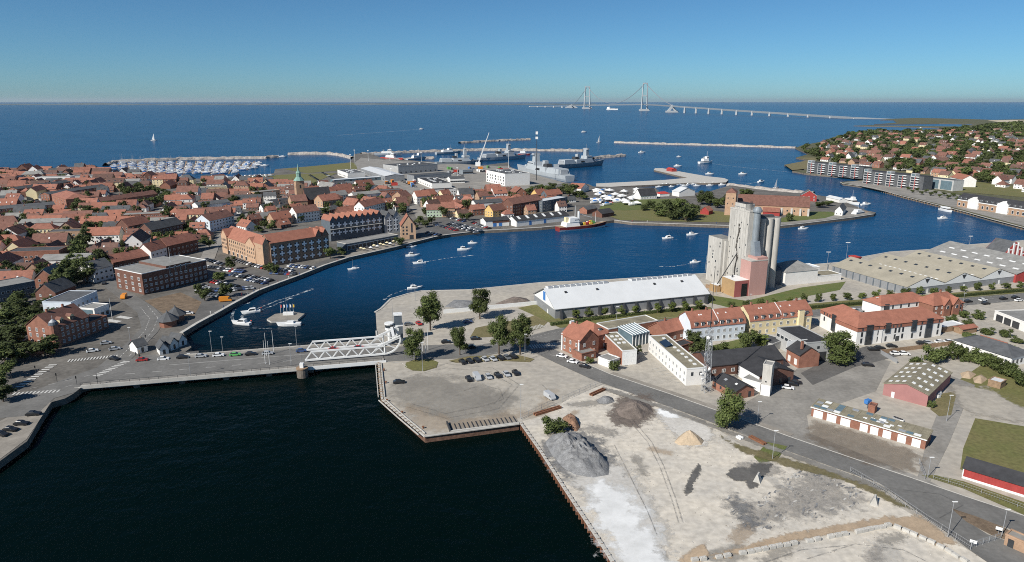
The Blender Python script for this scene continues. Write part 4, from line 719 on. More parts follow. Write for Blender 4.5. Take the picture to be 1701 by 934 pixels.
# naval base
NV = [('naval_hall', 'long pale grey roofed naval hall running towards the basin', (600, 288), (640, 302), 26, 7, 'gable', 2, 'metal_grey', 'white_roof'),
      ('naval_store', 'large grey naval store with dark flat roof and pale striped end', (662, 290), (727, 285), 42, 11, 'flat', 0, 'grey_wall', 'slate'),
      ('naval_workshop', 'grey flat naval workshop in front of the large store', (688, 303), (750, 298), 18, 8, 'flat', 0, 'metal_grey', 'slate'),
      ('naval_garage', 'white sided garage with dark flat roof at the base gate', (694, 304), (718, 314), 24, 6, 'flat', 0, 'white_wall', 'felt'),
      ('naval_cube', 'tall white cube shaped naval hall with glazed side and dark roof', (808, 302), (839, 309.5), 34, 14.5, 'flat', 0, 'white_wall', 'slate'),
      ('base_office', 'white modern office block with dark roof beside the shore lawn', (561, 291), (578, 297), 24, 7, 'flat', 0, 'white_wall', 'slate'),
      ('base_long_house', 'long low white roofed building behind the church', (556, 305), (640, 299), 14, 4, 'flat', 0, 'glass_blue', 'white_roof'),
      ('base_sheds', 'low blue grey sheds row behind the church roofs', (520, 312), (612, 308), 16, 3.6, 'flat', 0, 'grey_wall', 'slate'),
      ('base_canteen', 'small teal grey container house in the naval yard', (769, 290), (786, 289), 12, 6, 'flat', 0, 'steel_blue', 'eternit'),
      ('base_block', 'white low house with dark roof by the yard lawn', (748, 305), (772, 304), 14, 6, 'gable', 2, 'white_wall', 'slate'),
      ('base_hut', 'white gate hut with flat grey roof beside parked vehicles', (731, 304), (746, 303), 9, 4, 'flat', 0, 'white_wall', 'eternit'),
      ('marina_house', 'grey roofed clubhouse by the marina shore', (338, 304), (356, 303), 14, 5, 'gable', 4, 'white_wall', 'slate'),
      ('marina_store', 'white house with brown roof by the marina shore lawn', (358, 305), (378, 303), 14, 6, 'gable', 4, 'blue_wall', 'tile_old')]
for n, l, A, B, w_, h, rf, rh, wl, rm in NV:
    o = bld(n, l, 'building', A, B, w_, h, rf, rh, wl, rm, wins=[('f', (1.4,), 8, 2.2, 1.8, 'd')] + ([('f', (4.6, 8), 8, 2.4, 2.2, 'glass') if False else ('f', (5, 8.4), 7, 3, 2.8, 's')] if n == 'naval_cube' else []))
    if rf == 'flat' and w_ > 20:
        for i in range(8): newobj('roof_vent', SKYL['white'], o.root, (o.L * (.15 + .1 * i), w_ * rnd.uniform(.2, .8), h + .3), 0, (2.4, 3, 6))
# far shore: dark apartment rows, glass house, station
def terrace(label, A, B, n, w_=16, h=15.5):
    o = bld('shore_apartments', label, 'apartment block', A, B, w_, h, 'flat', 0, 'slate', 'felt'); d = o.L / n
    for i in range(n):
        hh = h + (2.6 if i % 2 == 0 else -.6)
        MB().box(d * i + .2, d * i + d * .36, -1.6, 6, 0, hh, 'grey_wall').box(d * i + d * .08, d * i + d * .33, -1.7, -1.55, hh - 2.6, hh - .3, 'glass_blue').build('bay', o.root)
        for k in range(5):
            MB().box(d * i + d * .06, d * i + d * .33, -1.72, -1.58, .6 + 2.9 * k, 2.5 + 2.9 * k, 'pane').build('window', o.root); MB().box(d * i + d * .42, d * i + d * .66, -1.8, 0, 2.7 + 2.9 * k, 3.5 + 2.9 * k, 'white').build('balcony', o.root)
            MB().box(d * i + d * .37, d * i + d * .42, -1.9, -1.5, .2 + 2.9 * k, 2.4 + 2.9 * k, 'red_paint').build('red_panel', o.root)
    return o
terrace('dark waterfront apartment row with white bays, the row farther out on the shore', (1341, 287.5), (1432, 298), 5)
terrace('dark waterfront apartment row with white bays, the row nearer the grass', (1434, 304.5), (1532, 316.5), 5)
o = bld('glass_offices', 'pale glass fronted office house beside the dark waterfront apartments', 'building', (1536, 312), (1582, 318), 16, 12, 'flat', 0, 'grey_wall', 'slate')
for x0, x1 in ((.05, .48), (.56, .95)): MB().box(o.L * x0, o.L * x1, -.3, .1, 1, 11, 'glass_blue').build('glass_wall', o.root)
bld('white_gable_house', 'tall white gabled house with orange roof behind the glass offices', 'house', (1577, 306), (1596, 311), 16, 9, 'gable', 5, 'white_wall', 'tile_new', wins=[('l', (1, 4), 2)])
o = bld('station_building', 'long pale brick station building with black roof, white dormers and white pediments', 'building', (1589, 343), (1760, 371), 14, 7.4, 'mansard', 5.4, 'brick_pale', 'felt', over=.2, wins=[('f', (1.2,), 20, 2.2, 3.2, 's')])
for f in (.12, .42): MB().prof([(0, 0), (11, 0), (11, 8.4), (5.5, 11.5), (0, 8.4)], -.8, 4, 'white_wall', 'y').box(1.2, 9.8, -.9, -.8, 1, 5.2, 'white').build('pediment', o.root, (o.L * f, 0, 0))
for i in range(18): dormer(o, o.L * (i + .5) / 18, 1.8, 1.8, .5, .1)
MB().box(0, o.L, -.15, 0, 6.4, 7.4, 'white').build('cornice', o.root)
# ------------------------------------------------------------------ houses that fill the old town and the far shore
MARKS = [('the church', CHURCH), ('the town hall', tuple(P(290, 478)[:2])), ('the zigzag gables', tuple(P(595, 385)[:2])), ('the long apartment slabs', tuple(P(90, 335)[:2])), ('the avenue trees', tuple(P(140, 420)[:2])), ('the marina', tuple(P(300, 296)[:2])), ('the harbour car park', tuple(P(770, 365)[:2])), ('the white classical house', tuple(P(370, 380)[:2])), ('the naval cube hall', tuple(P(830, 312)[:2])), ('the school wing', tuple(P(215, 338)[:2])), ('the turreted corner house', tuple(P(120, 565)[:2]))]
EMARKS = [('the farther apartment row', tuple(P(1385, 285)[:2])), ('the nearer apartment row', tuple(P(1490, 305)[:2])), ('the station building', tuple(P(1660, 335)[:2])), ('the headland', tuple(P(1340, 245)[:2])), ('the white gabled house', tuple(P(1590, 300)[:2])), ('the distant bay', tuple(P(1550, 218)[:2])), ('the picture edge', tuple(P(1701, 260)[:2]))]
def free(x, y, L, w_, m=1.0):
    r = hypot(L, w_) / 2
    for (cx, cy, l2, w2, rz) in TAKEN:
        dx, dy = x - cx, y - cy
        if abs(dx) + abs(dy) > 130: continue
        a = abs(dx * cos(rz) + dy * sin(rz)); b_ = abs(-dx * sin(rz) + dy * cos(rz))
        if a < l2 / 2 + r * .72 + m and b_ < w2 / 2 + r * .72 + m: return False
    return True
NOHOUSE = [pxs(l) for l in ([(275, 505), (345, 440), (440, 452), (575, 428), (430, 483), (300, 553)], [(690, 388), (720, 362), (845, 362), (830, 384), (770, 388)], [(160, 612), (225, 520), (160, 472), (190, 460), (290, 535), (240, 590)], [(380, 300), (470, 281), (585, 268), (604, 282), (560, 290), (520, 306), (425, 305)], [(95, 480), (120, 420), (140, 375), (168, 375), (160, 420), (148, 480)], [(600, 300), (700, 330), (860, 322), (940, 304), (845, 277), (600, 260)], [(985, 350), (1000, 330), (1200, 330), (1290, 372), (1020, 366)], [(160, 352), (190, 318), (285, 312), (290, 336), (180, 352)], [(-60, 700), (-60, 560), (60, 560), (50, 520), (120, 500), (200, 560), (140, 640)], [(862, 331), (878, 311), (985, 316), (985, 336), (930, 333)], [(930, 345), (985, 325), (1060, 325), (1060, 350), (1000, 365), (950, 362)])]
NOHOUSE = [[(p.x, p.y) for p in l] for l in NOHOUSE]
LOOK = {'brick': 'red brick', 'brick_dark': 'dark brick', 'brick_pale': 'pale brick', 'white_wall': 'white rendered', 'cream_wall': 'yellow rendered', 'grey_wall': 'grey rendered', 'tile': 'orange tiled roof', 'tile_new': 'bright orange roof', 'tile_old': 'brown tiled roof', 'tile_dark': 'dark brown roof', 'slate': 'dark slate roof', 'eternit': 'pale grey roof'}
SPOTS = []
def fill(poly, az_of, name, marks, kinds, roofs, sizes, step, seed, limit, group, avoid=(), keep=1.0, wz=((1.0, 3.6),)):
    R = random.Random(seed); pw = [(p.x, p.y) for p in pxs(poly)]; made = []
    x0, x1 = min(p[0] for p in pw), max(p[0] for p in pw); y0, y1 = min(p[1] for p in pw), max(p[1] for p in pw); c = []
    for zone in az_of:
        az, (zx0, zx1) = zone; ux, uy = sin(az), cos(az); vx, vy = -uy, ux; n = int(max(x1 - x0, y1 - y0) * .9)
        j = -n
        while j < n:
            i = -n + R.uniform(0, 6)
            while i < n:
                L = R.uniform(*sizes[0]); w_ = R.uniform(*sizes[1]); cx, cy = (x0 + x1) / 2 + ux * (i + L / 2) + vx * (j + w_ / 2), (y0 + y1) / 2 + uy * (i + L / 2) + vy * (j + w_ / 2)
                if zx0 <= cx < zx1 and inside(cx, cy, pw) and not any(inside(cx, cy, q) for q in avoid) and not (name != 'villa' and near_street(cx, cy, 4.5 + w_ / 2)): c.append((cx, cy, L, w_, az))
                i += L + (R.uniform(.3, 1) if R.random() < .55 else R.uniform(3, 9))
            j += R.uniform(*step)
    c.sort(key=lambda t: t[1] * (R.uniform(.75, 1.33) if name == 'town_house' else R.uniform(.45, 2.2)))
    for cx, cy, L, w_, az in c:
        if len(made) >= limit: break
        if R.random() > keep: SPOTS.append((cx, cy)); continue
        az2 = az + R.uniform(-.06, .06) + (pi / 2 if R.random() < .22 else 0)
        if not free(cx, cy, L, w_, .2): continue
        rz = pi / 2 - az2; px_, py_ = cx - cos(rz) * L / 2 + sin(rz) * w_ / 2, cy - sin(rz) * L / 2 - cos(rz) * w_ / 2
        wall = R.choice(kinds); rm = R.choice(roofs); st = R.choice((1, 1, 2, 2, 2, 3) if name == 'town_house' else (1, 1, 2, 2)); h = 3.0 + 2.7 * (st - 1) + R.uniform(-.2, .5)
        near = cy < 800; o = bld(name, '', 'house', None, None, w_, h, 'hip' if R.random() < .1 else 'gable', w_ * R.uniform(.38, .5), wall, rm, pos=(px_, py_, rz, L), group=group, chim=(R.uniform(.15, .85),) if near or R.random() < .5 else ())
        n = max(2, int(L / (2.6 if near else 3.6)))
        windows(o, 'f', [1.0 + 2.7 * k for k in range(st)], n, 1.2, 1.4, 's')
        if near or cx < 0: windows(o, 'l' if R.random() < .7 else 'r', [1.0 + 2.7 * k for k in range(st)], 2, 1.1, 1.4, 's')
        if o.pr and R.random() < .35:
            for k in range(R.choice((1, 2, 3))): skylight(o, o.L * R.uniform(.15, .85), o.w * .22, .9, 1.2, R.choice(('pane', 'white', 'pane')))
        elif o.pr and R.random() < .3:
            for k in range(max(1, int(o.L / 5))): dormer(o, o.L * (k + .5) / max(1, int(o.L / 5)), 1.5, 1.5, .5, o.w * .12)
        made.append((o, '%s %s with %s' % (LOOK[wall], 'cottage' if name == 'cottage' else 'house', LOOK[rm])))
    by = {}
    for o, l in made:
        mk = min(marks, key=lambda t: hypot(t[1][0] - o.c[0], t[1][1] - o.c[1])); by.setdefault((l, mk[0]), []).append((hypot(mk[1][0] - o.c[0], mk[1][1] - o.c[1]), o))
    for (l, mk), os_ in by.items():
        for k, (d, o) in enumerate(sorted(os_, key=lambda t: t[0])): o.root['label'] = '%s, %s such one out from %s' % (l, ordn(k + 1), mk)
    return made
LOOKW = {'grey_wall': 'grey', 'brick_pale': 'pale brick', 'brick': 'red brick', 'white_wall': 'white', 'cream_wall': 'yellow'}; LOOKR = {'eternit': 'pale grey', 'slate': 'dark grey', 'felt': 'black'}
def near_street(x, y, d):
    for l in STREETS:
        for (ax, ay), (bx, by) in zip(l, l[1:]):
            vx, vy = bx - ax, by - ay; t = max(0, min(1, ((x - ax) * vx + (y - ay) * vy) / (vx * vx + vy * vy)))
            if hypot(x - ax - t * vx, y - ay - t * vy) < d: return True
    return False
cb = {}
for i, (u, v, L, w_, h, az, wl, rm) in enumerate(((34, 388, 34, 13, 8, 80, 'grey_wall', 'eternit'), (80, 402, 26, 12, 7, 80, 'brick_pale', 'slate'), (205, 376, 30, 12, 9, 70, 'brick', 'eternit'), (330, 356, 30, 13, 8, 45, 'white_wall', 'slate'), (425, 333, 28, 12, 8, 42, 'brick_pale', 'eternit'), (455, 348, 24, 16, 7, 42, 'grey_wall', 'felt'), (590, 338, 30, 14, 8, 50, 'white_wall', 'eternit'), (630, 332, 26, 13, 9, 66, 'brick', 'slate'), (705, 328, 36, 14, 7, 66, 'white_wall', 'felt'), (790, 352, 28, 12, 8, 66, 'white_wall', 'slate'), (60, 306, 40, 14, 8, 80, 'white_wall', 'eternit'), (120, 302, 36, 14, 7, 80, 'grey_wall', 'slate'), (180, 312, 34, 13, 7, 75, 'white_wall', 'eternit'), (330, 325, 30, 13, 8, 60, 'cream_wall', 'eternit'), (15, 440, 30, 14, 8, 80, 'brick', 'slate'), (70, 455, 26, 14, 8, 80, 'white_wall', 'eternit'))):
    p = P(u, v); rz = pi / 2 - RAD(az); mk = min(MARKS, key=lambda t: hypot(t[1][0] - p.x, t[1][1] - p.y))[0]; cb[mk] = cb.get(mk, 0) + 1
    bld('town_block', 'large %s block with %s roof, %s big block by %s' % (LOOKW[wl], LOOKR[rm], ordn(cb[mk]), mk), 'building', None, None, w_, h, 'flat' if i % 3 else 'gable', 2.2, wl, rm, pos=(p.x, p.y, rz, L), wins=[('f', [1 + 2.8 * k for k in range(int(h / 2.9))], int(L / 3), 1.6, 1.4, 's'), ('l', [1 + 2.8 * k for k in range(int(h / 2.9))], 3, 1.4, 1.4, 's')])
TOWN = [(-70, 520), (-40, 480), (60, 478), (100, 484), (150, 478), (215, 442), (330, 408), (372, 388), (470, 378), (540, 362), (640, 352), (696, 362), (850, 362), (945, 352), (990, 338), (985, 318), (905, 312), (850, 322), (700, 332), (640, 316), (540, 312), (420, 305), (250, 298), (150, 284), (60, 286), (-70, 290)]
H1 = fill(TOWN, [(RAD(80), (-2000, -230)), (RAD(42), (-230, -60)), (RAD(66), (-60, 900))], 'town_house', MARKS, ['brick', 'brick', 'brick_dark', 'white_wall', 'white_wall', 'brick_pale', 'cream_wall'], ['tile', 'tile', 'tile', 'tile_new', 'tile_new', 'tile_old', 'tile_old', 'tile_dark', 'slate', 'eternit'], ((11, 26), (9, 12.5)), (14.5, 22), 3, 298, 'houses of the old town', NOHOUSE, .9)
H3 = fill(TOWN, [(RAD(80), (-2000, -230)), (RAD(42), (-230, -60)), (RAD(66), (-60, 900))], 'cottage', MARKS, ['brick', 'white_wall', 'white_wall', 'brick_pale', 'cream_wall', 'brick_dark'], ['tile', 'tile_new', 'tile_old', 'tile_old', 'tile_dark', 'slate'], ((8, 13), (7, 8.5)), (8, 12), 13, 240, 'small houses and outbuildings of the old town', NOHOUSE, .8)
EAST = [(1346, 262), (1362, 240), (1390, 232), (1430, 224), (1470, 220), (1530, 219), (1600, 216), (1760, 216), (1780, 330), (1690, 318), (1600, 298), (1560, 300), (1540, 290), (1440, 279), (1345, 265)]
H2 = fill(EAST, [(RAD(150), (-2000, 9000))], 'villa', EMARKS, ['white_wall', 'white_wall', 'brick', 'brick_pale', 'cream_wall'], ['tile', 'tile_old', 'tile_old', 'tile_dark', 'tile_dark', 'slate'], ((11, 18), (9, 12)), (24, 46), 5, 298, 'villas on the far shore', (), .75)
print('HOUSES', len(H1), len(H2), len(H3))
# ------------------------------------------------------------------ trees and bushes
mat('leaf', (.105, .128, .038), scale=.9, c2=(.045, .062, .02), rough=.7, rndv=.3, spec=.2)
mat('leaf_light', (.125, .15, .04), scale=.5, c2=(.06, .08, .02), rough=.7, rndv=.25, spec=.2)
mat('leaf_dark', (.082, .10, .034), scale=.9, c2=(.036, .048, .018), rough=.75, rndv=.3, spec=.15)
mat('bark', (.10, .075, .055), var=.3, scale=2)
def crown_mb(seed, n, ls, m, lobes=9, tall=1.15, mb=None, ox=0, oy=0, oz=0, s=1.0):
    """leaf clumps spread over a handful of uneven lobes inside a unit-wide crown"""
    R = random.Random(seed); mb = mb or MB(); L = [(R.uniform(-.05, .05), R.uniform(-.05, .05), .42 * tall, .29)]
    for i in range(lobes):
        a = 2.4 * i + R.uniform(-.4, .4); z = R.uniform(.12, .88); rr = .33 * (1 - .6 * abs(z - .42)) * R.uniform(.6, 1.25); L.append((cos(a) * rr, sin(a) * rr, z * tall, R.uniform(.10, .23)))
    vs, fs = [], []
    for x, y, z, r in L:                    # loose inner mass, kept well inside the leaves
        k = len(vs); q = r * .74; ring = 6
        for j in (-.7, 0, .7):
            for t in range(ring): a = 2 * pi * t / ring + j; c = math.sqrt(1 - j * j) * q * R.uniform(.8, 1.15); vs.append((x + cos(a) * c, y + sin(a) * c, z + j * q))
        for b in (0, ring):
            for t in range(ring): fs.append((k + b + t, k + b + (t + 1) % ring, k + b + ring + (t + 1) % ring, k + b + ring + t))
        fs += [tuple(k + t for t in range(ring))[::-1], tuple(k + 2 * ring + t for t in range(ring))]
    wts = [l[3] ** 2 for l in L]; tot = sum(wts)
    for l, w_ in zip(L, wts):
        for _ in range(int(n * w_ / tot)):
            d = Vector((R.gauss(0, 1), R.gauss(0, 1), R.gauss(.25, 1))).normalized(); p = Vector(l[:3]) + d * l[3] * (R.uniform(.72, 1.12) if R.random() < .86 else R.uniform(1.1, 1.42))
            nn = (d + Vector((R.gauss(0, .5), R.gauss(0, .5), R.gauss(.2, .5)))).normalized(); u = nn.orthogonal().normalized(); v = nn.cross(u); a = R.uniform(0, 6.3); q = ls * R.uniform(.6, 1.3)
            u2 = (u * cos(a) + v * sin(a)) * q; v2 = (v * cos(a) - u * sin(a)) * q * .7; k = len(vs); vs += [p - u2, p - v2, p + u2, p + v2]; fs.append((k, k + 1, k + 2, k + 3))
    return mb.add([(ox + p[0] * s, oy + p[1] * s, oz + p[2] * s) for p in vs], fs, m)
def trunk_mb(seed, mb=None):
    R = random.Random(seed); mb = mb or MB(); mb.beam((0, 0, -.45), (0, 0, .3), .035, 'bark', .024, 7)
    for i in range(6): a = i * 1.1 + R.uniform(0, .5); z = R.uniform(-.08, .2); mb.beam((0, 0, z), (cos(a) * .24, sin(a) * .24, z + R.uniform(.2, .35)), .014, 'bark', .005, 5)
    return mb
PROTO = {}
def protos(key, cnt, n, ls, m, lobes=9, tall=1.15): PROTO[key] = [(crown_mb(100 * cnt + i + len(key), n, ls, m, lobes, tall).mesh('crown'), trunk_mb(i).mesh('trunk')) for i in range(cnt)]
protos('big', 6, 3800, .03, 'leaf', 17, 1.2); protos('mid', 4, 900, .05, 'leaf', 9); protos('light', 3, 900, .05, 'leaf_light', 8); protos('dark', 4, 700, .055, 'leaf_dark', 9); protos('bush', 3, 1100, .045, 'leaf', 9, .85)
PLANTS = []
def tree(name, u, v, h, wd, key, label=None, group=None, pos=None, stem=.22):
    p = pos or P(u, v); i = rnd.randrange(len(PROTO[key])); cm, tm = PROTO[key][i]; t = thing(name, label or '', 'tree' if 'tree' in name else 'bush', (p[0], p[1], 0), rnd.uniform(0, 6.3), group)
    ch = h * (1 - stem); tall = .85 if key == 'bush' else (1.2 if key == 'big' else 1.15); sz = ch / tall
    c = newobj('crown', cm, t, (0, 0, h * stem), 0, (wd, wd, sz))
    k = newobj('trunk', tm, t, (0, 0, h * stem), 0, (wd, wd, max(sz, h * stem / .44)))
    PLANTS.append((t, label, p)); return t
for u, v, h, wd, l in ((715, 549, 17.5, 12, 'tallest leafy tree beside the bridge control tower'), (797, 530, 15.5, 10.5, 'leafy tree standing alone in front of the white yard wall'), (691, 599, 13.5, 9.5, 'dark leafy tree between the bridge and the round flower bed'), (764, 590, 12, 7.5, 'slim young tree on the roadside lawn'),
                       (829, 589, 16, 9.5, 'bushy tree on the roadside lawn, first of a touching pair'), (864, 589, 16.5, 10.5, 'bushy tree on the roadside lawn, second of a touching pair, beside the lamp'), (1207, 712, 12.5, 10, 'leafy tree between the harbour road and the storage yard'), (1393, 603, 12.5, 14, 'big round dark tree beside the white office wing')):
    tree('broadleaf_tree', u, v, h, wd, 'big', l, stem=.2 if u < 1200 else .08)
for i, u in enumerate((956, 980, 1005, 1032, 1055, 1092, 1115, 1138, 1161)): tree('young_tree', u, 531 - (u - 956) * .075, 5.4, 4.6, 'light', '%s small round tree along the white warehouse from its blue stripe' % ordn(i + 1), 'small trees along the warehouse')
for i, u in enumerate(range(1215, 1700, 24)): tree('verge_bush', u, 512 - (u - 1215) * .072, rnd.uniform(3.2, 5), rnd.uniform(3.6, 5.5), rnd.choice(['light', 'bush', 'mid']), '%s bush of the main road verge row, from the silo lawn' % ordn(i + 1), 'verge bushes along the main road', stem=.05)
for i, (u, v, h, wd) in enumerate(((1150, 577, 7, 7), (1163, 590, 8, 9), (1180, 598, 7.5, 9), (1196, 590, 6, 8), (1213, 590, 3.4, 6), (1239, 583, 10.5, 10), (1263, 581, 8, 7.5), (1226, 592, 4, 6))): tree('garden_tree', u, v, h, wd, 'light' if i in (6, 4) else 'mid', 'green garden tree behind the apartment houses, %s counted from the lattice mast' % ordn(i + 1), 'garden trees behind the apartment houses', stem=.08)
for i, (u, v, h, wd) in enumerate(((1549, 602, 7.5, 9), (1570, 596, 5.5, 6), (1590, 597, 7, 7.5), (1612, 601, 5.5, 7), (1630, 606, 6, 8), (1650, 613, 5.5, 8), (1668, 620, 5.5, 8), (1686, 628, 5, 8), (1700, 642, 5, 8), (1520, 607, 4, 6), (1560, 640, 2, 3))): tree('thicket_bush', u, v, h, wd, 'bush', 'dense green thicket bush by the low white hall, %s from the office car park' % ordn(i + 1), 'thicket beside the low white hall', stem=.02)
for i, (u, v) in enumerate(((1580, 535), (1610, 540), (1640, 555), (1670, 560), (1690, 570), (1655, 575), (1600, 528), (1700, 590), (1625, 530))): tree('hedge_bush', u, v, rnd.uniform(2.4, 4), rnd.uniform(5, 7), 'bush', 'low garden bush behind the white office, %s counted from the brick villa' % ordn(i + 1), 'garden bushes behind the office', stem=.02)
q = tree('heap_bush', 921, 716, 4.2, 9.5, 'bush', 'wild green bush beside the big grey gravel heap', stem=.0)
tree('verge_bush', 1547, 677, 2.4, 3, 'bush', 'small bush at the corner of the red shed', stem=.02); tree('villa_shrub', 980, 604, 2.6, 4, 'light', 'low shrub in front of the brick lean-to', stem=.02); tree('creeper_bush', 1020, 615, 4.4, 4.6, 'bush', 'dense green bush by the small white garage', stem=.02); tree('courtyard_tree', 1056, 592, 5, 5, 'dark', 'round tree in the office courtyard by the atrium', stem=.1)
TREES_TOWN = [(75, 592, 9, 14), (52, 588, 6, 8), (8, 600, 9, 12), (6, 668, 7, 9), (12, 560, 8, 11), (25, 535, 8, 11), (60, 525, 8, 10), (85, 515, 7, 9), (45, 548, 7, 9), (88, 484, 7, 8), (70, 500, 7, 9), (30, 505, 7, 9), (40, 565, 8, 11), (28, 580, 8, 10), (3, 540, 8, 11), (18, 520, 8, 11), (50, 535, 8, 11), (75, 540, 7, 9), (100, 525, 7, 9), (88, 500, 7, 9), (105, 512, 6, 8), (35, 525, 9, 11), (5, 575, 9, 12), (-5, 610, 9, 12), (30, 602, 7, 10), (62, 545, 7, 9), (90, 535, 6, 8), (8, 628, 7, 9), (-4, 650, 8, 10)]
AV = [(107, 480), (116, 472), (121, 462), (126, 452), (130, 441), (134, 430), (138, 419), (142, 409), (146, 399), (150, 390), (154, 381), (146, 470), (150, 456), (158, 441), (112, 490)]
TREES_TOWN += [(u, v, rnd.uniform(11, 14), rnd.uniform(11, 14)) for u, v in AV]
TREES_TOWN += [(u, v, rnd.uniform(9, 13), rnd.uniform(10, 14)) for u, v in ((145, 360), (158, 357), (170, 353), (180, 350), (192, 348), (215, 330), (228, 326), (240, 324), (252, 323), (262, 326), (275, 328), (285, 334), (270, 340), (258, 344), (240, 346), (222, 349), (205, 352), (66, 360), (78, 362), (150, 336), (140, 341), (204, 322), (230, 318), (128, 350), (250, 470), (243, 474), (232, 470), (252, 462), (240, 464))]
TREES_TOWN += [(u, v, rnd.uniform(6, 9), rnd.uniform(7, 9)) for u, v in ((262, 405), (272, 403), (282, 401), (292, 399), (302, 397), (312, 396), (322, 395), (332, 399), (300, 404), (340, 405), (348, 412), (280, 408), (425, 372), (435, 368), (446, 372), (456, 368), (420, 362), (440, 380), (452, 383), (470, 362), (478, 356), (488, 366), (498, 370), (410, 374), (402, 378), (430, 386), (465, 374), (480, 372), (697, 374), (707, 378), (716, 372), (688, 380), (768, 366), (778, 367), (664, 408), (549, 430), (567, 424), (456, 455), (446, 452), (366, 470), (384, 449), (376, 494), (340, 500), (331, 490))]
TREES_TOWN += [(u, v, rnd.uniform(8, 11), rnd.uniform(11, 15)) for u, v in ((880, 322), (892, 320), (903, 319), (914, 321), (925, 323), (936, 322), (946, 326), (956, 328), (966, 331), (940, 318), (918, 314), (952, 320), (838, 327), (850, 330), (862, 326), (872, 331), (800, 332), (812, 334))]
for u, v, h, wd in TREES_TOWN: tree('town_tree', u, v, h, wd, 'dark' if rnd.random() < .6 else 'mid', None, 'trees of the old town', stem=.12)
pk = [(1100, 359, 11, 15), (1118, 364, 14, 17), (1139, 367, 15, 18), (1131, 354, 13, 16), (1112, 350, 12, 15), (1090, 352, 9, 13), (1152, 362, 12, 14), (1166, 340, 13, 17), (1180, 342, 13, 17), (1192, 346, 11, 14), (1172, 334, 12, 16), (1204, 338, 10, 13), (1235, 326, 8, 12), (1246, 326, 8, 11), (1362, 345, 7, 13), (1376, 342, 6, 10), (1311, 368, 8, 8), (1070, 350, 6, 10), (1080, 346, 7, 10)]
for i, (u, v, h, wd) in enumerate(pk): tree('park_tree', u, v, h, wd, 'dark' if i % 3 else 'mid', 'big dark park tree by the fortress, %s counted from the red ship' % ordn(i + 1), 'park trees around the fortress', stem=.06)
for i in range(14): tree('quay_tree', 1508 + 7.5 * i, 316 + 1.2 * i + (4 if i % 2 else 0), 4.6, 5.4, 'mid', 'small round tree on the station quay, %s counted from the dark apartments' % ordn(i + 1), 'small trees on the station quay')
# trees in the gaps of the town
pw = [(p.x, p.y) for p in pxs(TOWN)]; R = random.Random(11); n = 0
for _try in range(60000):
    if n >= 175: break
    u, v = R.uniform(-40, 990), R.uniform(292, 470); p = P(u, v)
    if inside(p.x, p.y, pw) and not any(inside(p.x, p.y, q) for q in NOHOUSE) and not near_street(p.x, p.y, 5) and free(p.x, p.y, 3, 3, -.5): tree('yard_tree', 0, 0, R.uniform(7, 12), R.uniform(7, 11), 'dark' if R.random() < .6 else 'mid', None, 'trees of the old town', pos=p, stem=.1); n += 1
def mark_labels(items, fmt, marks):
    by = {}
    for t, p in items: mk = min(marks, key=lambda k: hypot(k[1][0] - p[0], k[1][1] - p[1])); by.setdefault(mk[0], []).append((hypot(mk[1][0] - p[0], mk[1][1] - p[1]), t.name, t))
    for mk, l in by.items():
        for i, (d, _, t) in enumerate(sorted(l)): t['label'] = fmt % (ordn(i + 1), mk)
mark_labels([(t, p) for t, l, p in PLANTS if not l], 'dark green town tree, %s tree out from %s', MARKS)
# far shore trees: the nearer ones singly, the distant wood as one mass
FAR = [crown_mb(500 + i, 300, .085, 'leaf_dark' if i % 2 else 'leaf', 7, .95, trunk_mb(i)).mesh('shore_tree') for i in range(5)]
pe = [(p.x, p.y) for p in pxs([(1326, 247), (1345, 242), (1362, 238), (1388, 229), (1408, 225), (1430, 221), (1470, 218.5), (1560, 217), (1800, 214), (1800, 330), (1690, 318), (1600, 299), (1545, 291), (1440, 278), (1350, 266), (1336, 256)])]; n = 0; sh = []
while n < 295:
    u, v = R.uniform(1322, 1720), R.uniform(224, 305); p = P(u, v)
    if R.random() < min(1, 900 / p.y) and inside(p.x, p.y, pe) and free(p.x, p.y, 4, 4, -1):
        s = R.uniform(11, 19); o = newobj('shore_tree', FAR[n % 5], None, (p.x, p.y, 1), R.uniform(0, 6), (s, s, s * R.uniform(.55, .8))); tag(o, None, 'tree', 'trees between the villas on the far shore'); sh.append((o, p)); n += 1
mark_labels(sh, 'dark green villa garden tree, %s tree out from %s', EMARKS)
mb = MB(); lo = crown_mb(77, 70, .16, 'leaf_dark', 4, .6); base = (list(lo.v), list(lo.f)); cnt = 0
wood = [(p.x, p.y) for p in pxs([(1384, 229.5), (1424, 220.5), (1455, 218), (1520, 218), (1600, 212), (1701, 203), (1900, 200), (2000, 240), (1720, 262), (1690, 232), (1600, 228), (1480, 229)])]
while cnt < 980:
    u, v = R.uniform(1380, 1800), R.uniform(201, 260); p = P(u, v)
    if (inside(p.x, p.y, wood) or (R.random() < .4 and inside(p.x, p.y, pe))) and free(p.x, p.y, 5, 5, -1): 
        s = R.uniform(12, 22) * max(1, p.y / 1700); c_, s_ = cos(cnt), sin(cnt); mb.add([(p.x + (a * c_ - b * s_) * s, p.y + (a * s_ + b * c_) * s, z * s * .5) for a, b, z in base[0]], base[1], 'leaf_dark' if cnt % 3 else 'leaf'); cnt += 1
tag(mb.build('woodland'), 'far off woodland covering the distant shore', 'woodland', kind='stuff')
